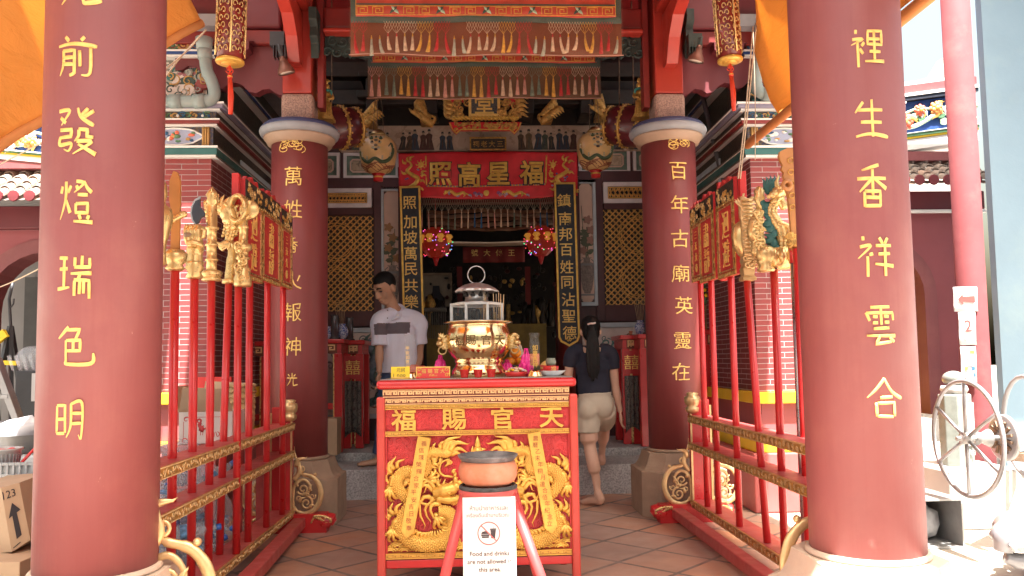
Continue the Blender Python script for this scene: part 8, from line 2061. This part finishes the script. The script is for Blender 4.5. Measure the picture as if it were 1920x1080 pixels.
h = MB(); h.ball((0, .014, .034), (.086, .104, .098), 22, 15, 0, Mw); h.ball((0, .05, -.02), (.074, .058, .085), 18, 12, 0, Mw)
hc0 = Mw @ V((0, .10, .045)); p = [hc0, wp(1110, 622, -.14), wp(1111, 645, -.15), wp(1112, 675, -.155), wp(1112, 700, -.15), wp(1112, 716, -.145)]
limb(h, p, [.034, .046, .052, .050, .042, .012], 14, ((0, 1, 0), .55))
for k in range(11):
 o_ = V((-.045 + .009 * k, -.012 + .004 * (k % 3), 0)); limb(h, [hc0 + o_ * .4, wp(1111, 645, -.16) + o_, wp(1112, 690, -.16) + o_ * 1.1, wp(1112, 708 + (k * 7) % 11, -.155) + o_ * .8], [.010, .010, .008, .003], 6)
melt(h, 'hair', M['hair'], WO, .0075, 2)
m = MB(); m.tube(catmull([Mw @ V((-.030, .122, .052)), Mw @ V((-.01, .133, .046)), Mw @ V((.012, .132, .046)), Mw @ V((.034, .12, .040))], 3), .008, 8); m.build('hair_clip', mat('pearl clip', (.72, .55, .50), .3), WO)
# ------------------------------------------------------------------ goods behind the rack at the left wing
def carton(name, lab, px0, px1, py0, py1, Y, depth, mt, flaps=None, group=None, z0=None, rot=0):
 a, b, c, d = rect(px0, py0, px1, py1, Y); c = c if z0 is None else z0; T = thing(name, lab, 'box', ((a + b) / 2, Y + depth / 2, c), group)
 m = MB(); m.bx(a, b, Y, Y + depth, c, d); m.build('body', mt, T, .004); return T, a, b, c, d
T, a, b, c, d = carton('carton', 'white carton printed with a red crane, behind the staff rack with the axe', 335, 436, 772, 832, 5.35, .42, [M['card_white']])
m = MB(); F = front(0, 5.35, 0); u = 5.35 / FPX; X = lambda px: at(px, 800, 5.35).x; Z = lambda py: at(385, py, 5.35).z
m.tube(catmull([V((X(x), Z(y), .001)) for x, y in ((374, 793), (370, 790), (372, 786), (377, 788), (374, 797), (380, 804), (386, 803))], 5), [.004, .005, .006, .006, .012, .022, .006], 6, 0, True, F, ((0, 0, 1), .15))
for x in (377, 381): m.line2([(X(x), Z(806)), (X(x - 1), Z(816))], .004, 0, .001, 0, F)
m.line2([(X(346), Z(784)), (X(352), Z(782)), (X(420), Z(782))], .003, 0, .001, 0, F); m.line2([(X(344), Z(790)), (X(344), Z(826))], .003, 0, .001, 0, F); m.scroll((X(349), Z(786)), .02, .008, 0, .9, .004, F, 0, 10, 1, ((0, 0, 1), .2)); m.scroll((X(346), Z(826)), .02, .008, 0, .9, .004, F, 0, 10, 1, ((0, 0, 1), .2))
m.glyph('ห้าง', .06, lambda x, y, z: F @ V((X(400) + x, Z(812) + y, z)), 0, 0, .001); m.build('red_print', mat('crane print red', (.45, .04, .04), .6), T)
m = MB(); F0 = F
m.add([(a, 5.35, d), (b, 5.35, d), (b - .02, 5.26, d + .15), (a + .05, 5.27, d + .16)], [(0, 1, 2, 3)]); m.add([(a, 5.77, d), (b, 5.77, d), (b, 5.86, d + .17), (a, 5.86, d + .19)], [(0, 1, 2, 3)]); m.add([(a, 5.35, d), (a, 5.77, d), (a - .08, 5.75, d + .16), (a - .05, 5.38, d + .17)], [(0, 1, 2, 3)])
o = m.build('open_flaps', M['card'], T); q = o.modifiers.new('thick', 'SOLIDIFY'); q.thickness = .005
pa = rect(342, 708, 392, 725, 5.7); m = MB(); m.bx(pa[0], pa[1] + .1, 5.86, 5.9, d + .02, pa[3]); tag(m.build('red_folder', M['print_red']), 'dark red folder standing up behind the open carton flaps', 'folder')
a, b, c, d2 = rect(428, 724, 462, 840, 5.6); T = thing('wicker_basket', 'woven wicker basket beside the white crane carton', 'basket', ((a + b) / 2, 5.7, .62)); m = MB(); cx, r = (a + b) / 2, (b - a) / 2 + .03
m.lathe([(r * .8, .62), (r * .95, .8), (r, d2), (r * .93, d2), (r * .85, .8), (.01, .64)], (cx, 5.7, 0), 40, wob=lambda an, z: 1 + .012 * math.cos(20 * an)); m.build('bowl', M['wicker'], T); m = MB()
for k in range(12): z = lerp(.64, d2, k / 11); m.tube([(cx + r * (.82 + .2 * k / 11) * math.cos(i * .314), 5.7 + r * (.82 + .2 * k / 11) * math.sin(i * .314), z + .006 * (-1) ** (i + k)) for i in range(20)], .009, 5, closed=True)
m.build('weave', M['wicker'], T)
# a low red bench that carries them
T = thing('bench', 'low red bench under the crane carton and wicker basket', 'bench', (at(380, 850, 5.5).x, 5.6, 0)); x0, x1 = at(318, 850, 5.5).x, at(470, 850, 5.5).x; m = MB(); zz = rect(335, 772, 436, 833, 5.35)[2]; m.bx(x0, x1, 5.3, 5.95, zz - .05, zz - .003); m.build('seat', M['red_top'], T, .006)
for xx in (x0 + .04, x1 - .04):
 for yy in (5.35, 5.9): m = MB(); m.bx(xx - .025, xx + .025, yy - .025, yy + .025, 0, zz - .051); m.build('leg', M['red_top'], T)
# bags of bottles
def bottle_mesh(cap):
 m = MB(); m.lathe([(.030, 0), (.033, .01), (.033, .13), (.030, .135), (.033, .14), (.030, .17), (.014, .205), (.013, .222)], n=14); bt = m
 return bt
BOT = thing('bottle', 'clear plastic bottle with blue cap lying in the heap behind the staff rack', 'bottle', (0, 0, 0), 'empty bottles behind the rack')
bottle_mesh(0).build('shell', M['pet'], BOT); m = MB(); m.lathe([(.0135, .215), (.0145, .218), (.0145, .236), (.002, .238)], n=12); m.build('cap', mat('blue cap', (.03, .12, .42), .4), BOT); m = MB(); m.lathe([(.0336, .06), (.0336, .11)], n=14, cap=False); m.build('label_band', mat('blue label', (.12, .30, .52), .4, var=.7, scale=40), BOT)
r_ = random.Random(17); n = 0
for k in range(64):
 x = r_.uniform(-2.16, -1.60); y = r_.uniform(4.25, 5.5); z = .04 + r_.random() ** 1.4 * .46
 if k == 0: o = BOT; o.location = (x, y, z)
 else: o = copy_thing(BOT, (x, y, z))
 o.rotation_euler = (r_.uniform(.9, 2.2) * r_.choice((1, -1)), r_.uniform(-.5, .5), r_.uniform(0, 6.28)); o.scale = (1.15,) * 3
for k, (x, y, z, sx, sy, sz, lab) in enumerate(((-1.88, 4.5, .30, .30, .34, .30, 'clear bag of empty bottles nearest the wide column, behind the rack'), (-1.84, 5.1, .32, .30, .30, .34, 'clear bag of empty bottles below the bench, behind the rack'), (-1.78, 4.85, .66, .22, .2, .12, 'loose clear bag on top of the bottle bags'))):
 m = MB(); m.ball((x, y, z), (sx, sy, sz), 28, 18)
 for i, v in enumerate(m.v): q = noise.noise_vector(v * 6) * .05 + noise.noise_vector(v * 17) * .022; m.v[i] = v + q; m.v[i].z = max(m.v[i].z, .012)
 tag(m.build('bottle_bag', M['bag']), lab, 'bag', 'bags of bottles')
m = MB(); c = atx(312, 890, -1.9); m.bc((-1.95, 4.75, .70), (.16, .2, .16)); tag(m.build('water_pack', mat('turquoise pack', (.10, .42, .52), .4, var=.4, scale=20), bevel=.02), 'turquoise wrapped pack beside the wide column behind the rack', 'pack')
c = at(582, 856, 7.0); T = thing('water_bottle', 'small bottle with yellow cap on the stone base of the column starting 萬', 'bottle', (-1.12, 7.0, .0)); bx_ = at(584, 850, 7.32).x; ORG[T] = V((bx_, 7.36, .265)); T.location = ORG[T]
m = MB(); m.lathe([(.03, .266), (.033, .28), (.033, .40), (.014, .44), (.013, .46)], (bx_, 7.36, 0), 14); m.build('shell', M['pet'], T); m = MB(); m.lathe([(.016, .455), (.016, .48), (.002, .482)], (bx_, 7.36, 0), 12); m.build('cap', M['yellow'], T); m = MB(); m.lathe([(.0336, .31), (.0336, .37)], (bx_, 7.36, 0), 14, cap=False); m.build('label_band', M['yellow'], T)
T, a, b, c, d = carton('carton', 'brown carton on the floor behind the column starting 萬, beside the small bottle', 604, 632, 785, 838, 7.75, .3, [M['card']], z0=.341)
# ------------------------------------------------------------------ store room corner at the far left
def lpos(px, py, Y): return at(px, py, Y)
T = thing('step_ladder', 'worn aluminium step ladder leaning by the store room arch', 'ladder', (at(20, 800, 6.6).x, 6.6, 0)); Y = 6.6
m = MB(); A0, A1 = lpos(-8, 672, Y), lpos(46, 800, Y); B0, B1 = lpos(-60, 672, Y), lpos(-40, 800, Y); ext = lambda p, q: q + (q - p) * 1.1
m.bar(A0, V((ext(A0, A1).x, Y, .0)), .05, .09, 0, (0, 1, 0)); m.build('side_rail', M['alu'], T, .004); m = MB(); m.bar(B0, V((ext(B0, B1).x, Y, .0)), .05, .09, 0, (0, 1, 0)); m.build('side_rail', M['alu'], T, .004)
for k, py in enumerate((690, 742, 792, 850)): p = lpos(-8 + (py - 672) * .42, py, Y); m = MB(); m.bx(p.x - .28, p.x, Y - .05, Y + .05, p.z - .02, p.z + .012); m.build('step', M['alu'], T, .003)
m = MB(); m.bar(lpos(-12, 675, Y + .3), lpos(4, 900, Y + .7), .035, .05); m.build('rear_rail', M['alu'], T)
T = thing('tripod', 'black and yellow folding tripod standing behind the step ladder', 'tripod', (at(20, 690, 7.7).x, 7.7, 0)); Y = 7.7; t_ = lpos(20, 612, Y)
for px, dy in ((2, -.2), (36, -.1), (22, .3)): m = MB(); m.bar(t_, V((lpos(px, 700, Y).x, Y + dy, .55)), .035, .045); m.build('leg', M['dark_cabinet'], T)
m = MB(); m.tube([t_ + V((0, 0, -.3)), t_, lpos(17, 560, Y), lpos(24, 530, Y)], .014, 8); m.tube([lpos(17, 580, Y), lpos(25, 570, Y), lpos(26, 560, Y)], .008, 6); m.build('mast', M['dark_cabinet'], T)
m = MB(); m.bar(lpos(-10, 640, Y - .05), lpos(12, 624, Y - .05), .05, .08); m.bar(lpos(8, 680, Y - .1), lpos(33, 681, Y - .1), .05, .04); m.build('yellow_brace', M['yellow'], T)
a, b, c, d = rect(27, 695, 64, 800, 7.2); T = thing('cabinet', 'charcoal cabinet with a paper notice beside the step ladder', 'cabinet', ((a + b) / 2, 7.4, 0)); m = MB(); m.bx(a, b + .3, 7.2, 7.7, .0, d); m.build('body', M['dark_cabinet'], T, .01); m = MB(); m.bx(b - .02, b + .12, 7.19, 7.199, lerp(c, d, .45), lerp(c, d, .95)); m.build('notice', M['paper'], T)
m = MB(); c = lpos(48, 694, 7.3)
for k in range(4): m.add([(c.x - .12 + .06 * k, 7.3, d + .003), (c.x - .07 + .06 * k, 7.25, d + .003), (c.x - .13 + .06 * k, 7.3, d + .14), (c.x - .2 + .06 * k, 7.36, d + .13)], [(0, 1, 2, 3)])
m.ball((c.x, 7.4, d + .11), (.14, .1, .11), 14, 9); o = tag(m.build('plastic_wrap', M['bag']), 'crumpled clear wrap and papers on the charcoal cabinet', 'wrap')
Y = 4.9; c = lpos(40, 830, Y); T = thing('steel_basin', 'steel basin holding white plastic bags behind the white crate', 'basin', (c.x, Y, c.z)); r = .19
m = MB(); m.lathe([(r * .8, c.z - .05), (r * .98, c.z + .05), (r * 1.04, c.z + .055), (r * .95, c.z + .05), (r * .76, c.z - .04), (.01, c.z - .045)], (c.x, Y, 0), 30); m.build('bowl', M['galv'], T)
m = MB(); m.ball((c.x, Y, c.z + .06), (.16, .13, .08), 20, 12)
for i, v in enumerate(m.v): m.v[i] = v + noise.noise_vector(v * 14) * .04
tag(m.build('plastic_bag', mat('white plastic bag', (.40, .40, .43), .35, var=.05)), 'white plastic bag heaped in the steel basin', 'bag')
m = MB(); m.bx(c.x - .35, c.x + .3, Y - .15, Y + .4, 0, c.z - .055); tag(m.build('storage_chest', M['plastic_grey'], bevel=.02), 'grey chest under the steel basin', 'chest')
Y = 4.2; a, b, c, d = rect(-70, 868, 60, 912, Y); T = thing('crate', 'white plastic crate with a red lid and basket, by the wide column', 'crate', ((a + b) / 2, Y + .18, c)); m = MB(); F = front(0, Y, 0)
for z in (c + .006, lerp(c, d, .45), d - .008): m.bx(a, b, Y, Y + .006, z - .007, z + .007)
for k in range(12): x = lerp(a, b, k / 11); m.bx(x - .005, x + .005, Y - .002, Y + .004, c, d)
m.bx(a, b, Y + .012, Y + .014, c, d); m.bx(b - .006, b, Y, Y + .36, c, d); m.bx(a, b, Y + .02, Y + .36, c, c + .006); m.build('grid_wall', mat('translucent white plastic', (.40, .42, .43), .4), T)
p = lpos(40, 868, Y + .15); m = MB(); m.lathe([(.001, -.006), (.09, -.006), (.095, 0), (.085, .008), (.001, .01)], n=26, M=Matrix.Translation(p + V((.02, 0, .02))) @ Matrix.Rotation(R(-48), 4, 'Y') @ Matrix.Rotation(R(18), 4, 'X')); tag(m.build('lid', M['plastic_red']), 'round red lid leaning in the white crate', 'lid')
p = lpos(5, 882, Y + .1); T = thing('basket', 'round white slotted basket sitting in the white crate', 'basket', tuple(p)); m = MB(); r = .082; m.lathe([(r * .8, p.z), (r, p.z + .10), (r * 1.12, p.z + .105), (r * 1.1, p.z + .115), (r * .96, p.z + .11), (r * .74, p.z + .01), (.01, p.z + .008)], (p.x, p.y, 0), 28); m.build('bowl', M['plastic_white'], T); m = MB()
for k in range(28): an = k * 2 * math.pi / 28; m.bar((p.x + r * .86 * math.cos(an), p.y + r * .86 * math.sin(an), p.z + .03), (p.x + r * 1.0 * math.cos(an), p.y + r * 1.0 * math.sin(an), p.z + .085), .006, .006)
m.build('slots', M['plastic_grey'], T); m = MB()
for k in range(9): m.ball((p.x + .06 * math.cos(k * .7) * (k % 3) / 2, p.y + .06 * math.sin(k * .7) * (k % 3) / 2, p.z + .10), (.022, .02, .012), 8, 5)
m.build('red_packets', M['plastic_red'], T)
Y = 3.75; T = thing('carton', 'brown carton marked 123 with a black arrow, beside the wide column', 'box', (lpos(20, 1000, Y).x, Y, .1)); P = [lpos(36, 905, Y), lpos(57, 1012, Y), lpos(22, 1035, Y - .05), lpos(2, 915, Y - .05), lpos(-70, 920, Y + .1), lpos(-62, 1040, Y + .1)]
m = MB(); A, B, C_, D, E_, G_ = P; bk = V((0, .35, .02)); m.add([A, B, C_, D, A + bk, B + bk, C_ + bk, D + bk, E_, G_, E_ + bk, G_ + bk], [(0, 3, 2, 1), (4, 5, 6, 7), (0, 1, 5, 4), (0, 4, 7, 3), (1, 2, 6, 5), (3, 8, 9, 2), (3, 7, 10, 8), (8, 10, 11, 9), (2, 9, 11, 6)]); o = m.build('body', M['card'], T)
ex = (A - D); ez = (D - C_); nn = ex.cross(ez).normalized(); nn = nn if nn.y < 0 else -nn
def on_c(u, v, h=.002): return D.lerp(A, u).lerp(C_.lerp(B, u), v) + nn * h
m = MB(); Q = [(.42, .28), (.12, .50), (.32, .48), (.34, .86), (.62, .84), (.58, .46), (.80, .44)]; m.add([on_c(*q) for q in Q], [(0, 1, 2, 3, 4, 5, 6)]); m.glyph('123', .05, lambda x, y, z: on_c(.35 + x / ex.length, .13 - y / ez.length, .002 + z), 0, 0, .0008, .8); m.add([on_c(.1, .95), on_c(.5, .93), on_c(.5, .945), on_c(.1, .965)], [(0, 1, 2, 3)]); m.build('black_print', M['ink'], T)
a, b, c, d = rect(-90, 1028, 58, 1110, 3.6); T = thing('carton', 'lower brown carton under the arrow carton', 'box', ((a + b) / 2, 3.7, 0)); m = MB(); m.bx(a, b - .02, 3.55, 4.0, 0, lpos(20, 1040, 3.6).z - .02); m.build('body', M['card'], T, .004)
# ------------------------------------------------------------------ right side: notices, guardian post, hand wheel, duct, scooter
def notice(lab, px0, px1, py0, py1, fill):
 Y = PCY - .118; a, b, c, d = rect(px0, py0, px1, py1, Y); T = thing('paper_notice', lab, 'notice', ((a + b) / 2, Y, c), 'paper notices on the slim column'); m = MB()
 m.grid(lambda u, v: (lerp(a, b, u), Y + .03 * (u - .5) ** 2 + .004 * math.sin(v * 6), lerp(c, d, v)), 8, 4); o = m.build('sheet', M['paper'], T); q = o.modifiers.new('thick', 'SOLIDIFY'); q.thickness = .0015; w = MB(); G = front((a + b) / 2, Y - .003, (c + d) / 2); fill(w, G, b - a, d - c); w.build('print', [M['print_red'], mat('orange print', (.80, .42, .05), .6), M['ink_blue'], M['ink_grey']], T)
notice('paper notice with a red arrow pointing left, topmost of three on the slim pink column', 1789, 1834, 538, 584, lambda w, G, W, H: w.prism([(-.36 * W, 0), (-.14 * W, .22 * H), (-.14 * W, .11 * H), (.36 * W, .13 * H), (.36 * W, -.15 * H), (-.14 * W, -.11 * H), (-.14 * W, -.24 * H)], 0, .001, 0, G))
def f2(w, G, W, H):
 for t, y, s, mi in (('2', .08, .5, 0), ('จุดที่', .36, .12, 0), ('จุดไหว้', -.30, .13, 1)): w.glyph(t, s * H, lambda x, yy, z: G @ V((x, yy + y * H, z)), .008 if t == '2' else 0, mi, .001)
notice('paper notice with a red number 2, middle of three on the slim pink column', 1799, 1831, 585, 647, f2)
def f3(w, G, W, H):
 for x, y, sx, sy, mi in ((.2, .35, .34, .09, 1), (-.1, .2, .2, .1, 3), (.05, .05, .3, .16, 3), (-.22, -.1, .2, .09, 1), (.24, -.1, .2, .1, 2), (.3, -.28, .12, .1, 2), (0, -.27, .3, .02, 0), (-.2, -.4, .2, .06, 3), (.1, .13, .06, .2, 0)): w.prism([((x - sx / 2) * W, (y - sy / 2) * H), ((x + sx / 2) * W, (y - sy / 2) * H), ((x + sx / 2) * W, (y + sy / 2) * H), ((x - sx / 2) * W, (y + sy / 2) * H)], 0, .001 + .0002 * mi, mi, G)
notice('paper notice with a small coloured map, lowest of three on the slim pink column', 1803, 1832, 650, 718, f3)
Y = 5.75; c = at(1788, 720, Y); T = thing('stone_post', 'grey green stone post with a round ball top behind the hand wheel', 'post', (c.x, Y, 0)); zt = at(1788, 738, Y).z; m = MB(); r = 29 * Y / FPX; m.lathe([(r, .40), (r, zt - .01), (r * .9, zt)], (c.x, Y, 0), 8, smooth=False, rot=.39); m.build('shaft', mat('grey green stone', (.17, .19, .17), .7, var=.15, scale=20, bump=.1), T, .006)
m = MB(); m.lathe([(r * .7, zt), (r * .85, zt + .03), (r * .75, zt + .06)], (c.x, Y, 0), 24, wob=lambda a, z: 1 + .05 * math.cos(9 * a)); m.build('carved_neck', M['sun_white'], T); m = MB(); m.ball((c.x, Y, at(1786, 710, Y).z), (20 * Y / FPX, 20 * Y / FPX, 15 * Y / FPX), 24, 16); m.build('ball', mat('polished grey stone', (.16, .175, .16), .3), T); m = MB(); m.bx(c.x + .0, c.x + .07, Y - r * 1.0, Y - r * .98, .55, zt - .06); m.glyph('土', .07, lambda x, y, z: V((c.x + .035 + x, Y - r - z, zt - .16 + y)), 0, 1, .002); m.glyph('神', .07, lambda x, y, z: V((c.x + .035 + x, Y - r - z, zt - .42 + y)), 0, 1, .002); m.build('carved_panel', [M['paper'], M['ink_grey']], T); m = MB(); m.bx(c.x - .25, c.x + .3, Y - .3, Y + .3, 0, .40); m.build('plinth', M['sun_white'], T, .01)
Y = 4.75; cw = at(1812, 822, Y); T = thing('hand_wheel', 'silver spoked hand wheel on a horizontal shaft', 'wheel', (cw.x, Y, cw.z - .36)); rw = .345
Mx = Matrix.Translation(cw) @ Matrix.Rotation(R(90), 4, 'Y'); m = MB(); m.tube([Mx @ V((rw * math.cos(i * .131), rw * math.sin(i * .131), 0)) for i in range(48)], .0135, 10, closed=True); m.build('rim', M['alu'], T)
for k in range(6): an = k * math.pi / 3 + .0; m = MB(); m.tube([Mx @ V((.03 * math.cos(an), .03 * math.sin(an), 0)), Mx @ V((rw * math.cos(an), rw * math.sin(an), 0))], .011, 8); m.build('spoke', M['alu'], T)
m = MB(); m.lathe([(.036, -.03), (.036, .03)], n=18, M=Mx); m.lathe([(.016, -.06), (.016, .2)], n=12, M=Mx); m.lathe([(.045, .06), (.03, .09), (.055, .14)], n=14, M=Mx); m.build('hub', M['galv'], T)
m = MB(); m.lathe([(.13, .22), (.14, .225), (.14, .245), (.05, .255)], n=30, M=Mx, mi=0); m.build('gear_disc', M['alu'], T); m = MB()
for k in range(14): an = k * .449; m.bar(Mx @ V((.05 * math.cos(an), .05 * math.sin(an), .215)), Mx @ V((.105 * math.cos(an), .105 * math.sin(an), .215)), .015, .015)
m.build('gear_teeth', M['rust'], T); p1 = at(1990, 815, Y + .9); m = MB(); m.tube([Mx @ V((0, 0, .26)), p1], .055, 16); m.build('shaft', M['white'], T); m = MB(); p2 = p1 + V((0, 0, -.13)); m.bar(Mx @ V((0, 0, .3)) + V((0, 0, -.12)), p2, .12, .05); m.build('rusty_beam', M['rust'], T)
for k in range(2): m = MB(); q = (Mx @ V((0, 0, .32))).lerp(p1, .25 + .7 * k); m.bar(q, V((q.x, q.y, 0)), .05, .05, 0, (0, 1, 0)); m.build('leg', M['galv'], T)
m = MB(); q = at(1925, 800, Y + .55); m.tube([q + V((.0, .34 * math.cos(i * .26) * .7, .34 * math.sin(i * .26))) for i in range(24)], .016, 8, closed=True); m.build('far_rim', M['alu'], T)
Y = 4.95; a, b, c, d = rect(1700, 936, 1807, 1001, Y); T = thing('duct_box', 'open galvanised duct box on the pale ground below the hand wheel', 'box', ((a + b) / 2, Y + .2, 0)); c = 0.0; m = MB(); dd = .45; t_ = .012
m.bx(a, b, Y, Y + dd, c, c + t_); m.bx(a, b, Y, Y + dd, d - t_, d); m.bx(b - t_, b, Y, Y + dd, c + t_, d - t_); m.bx(a, a + t_, Y, Y + dd, c + t_, d - t_); m.bx(a + t_, b - t_, Y + dd - .01, Y + dd, c + t_, d - t_); m.build('shell', M['galv'], T); m = MB(); m.ball(((a + b) / 2 + .02, Y + .22, .13), (.13, .1, .11), 14, 9)
for i, v in enumerate(m.v): m.v[i] = v + noise.noise_vector(v * 18) * .03
m.build('crumpled_lining', mat('grey lining', (.30, .30, .31), .6, var=.3, scale=10), T); m = MB(); m.ball((b - .12, Y + .34, .2), (.08, .05, .09), 10, 7); m.build('red_rag', M['beam_dark'], T)
Y = 4.0; T = thing('scooter', 'pale grey scooter tail cut by the picture edge', 'scooter', (at(1925, 1050, Y).x, Y, 0)); p = lambda x, y, dy=0: at(x, y, Y + dy)
m = MB(); limb(m, [p(1882, 1030), p(1886, 1008), p(1912, 990, .1), p(1960, 975, .2)], [.05, .075, .10, .12], 14); limb(m, [p(1885, 1045), p(1912, 1052), p(1960, 1050, .1)], [.03, .04, .05], 12); m.build('tail_fairing', mat('silver grey scooter paint', (.22, .22, .235), .35, coat=.5, metal=.2), T); m = MB(); limb(m, [p(1896, 1028, -.08), p(1915, 1020, -.08), p(1950, 1020, -.05)], [.02, .04, .05], 10); m.build('dark_inset', M['plastic_grey'], T)
m = MB(); c = p(1995, 1100, .1); c.z = .25; m.tube([c + V((.04 * math.cos(k * .26), .22 * math.cos(k * .26) * .5 + .2 * math.cos(k * .26), .22 * math.sin(k * .26))) for k in range(24)], .05, 10, closed=True); m.build('wheel', M['black'], T); m = MB(); m.bar(p(1905, 960, .3), p(1925, 900, .3), .03, .06); m.bar(p(1902, 985, .2), p(1912, 935, .25), .02, .04); m.build('number_plate_stay', M['paper'], T)
m = MB(); q = at(1900, 900, 6.2)
for k in range(2): m.bx(4.25 + .0, 4.75, 5.9 + .25 * k, 6.1 + .25 * k, .1 + .28 * k, .14 + .28 * k)
m.bx(4.25, 4.31, 5.9, 5.96, 0, .5); m.bx(4.69, 4.75, 5.9, 5.96, 0, .5); tag(m.build('folding_rack', mat('pale blue metal rack', (.22, .30, .33), .5), bevel=.005), 'pale blue metal rack behind the slim pink column', 'rack')
p = at(1830, 1068, 3.6); m = MB();
for k in range(3): m.tube(catmull([(p.x + .08 * math.cos(a + k), p.y + .1 * math.sin(a * 2), .012 + .01 * k) for a in [i * .6 for i in range(9)]], 4), .010, 7)
tag(m.build('rope_coil', mat('white cord', (.36, .36, .36), .7)), 'loose coil of pale cord on the sunlit ground by the column base', 'rope')
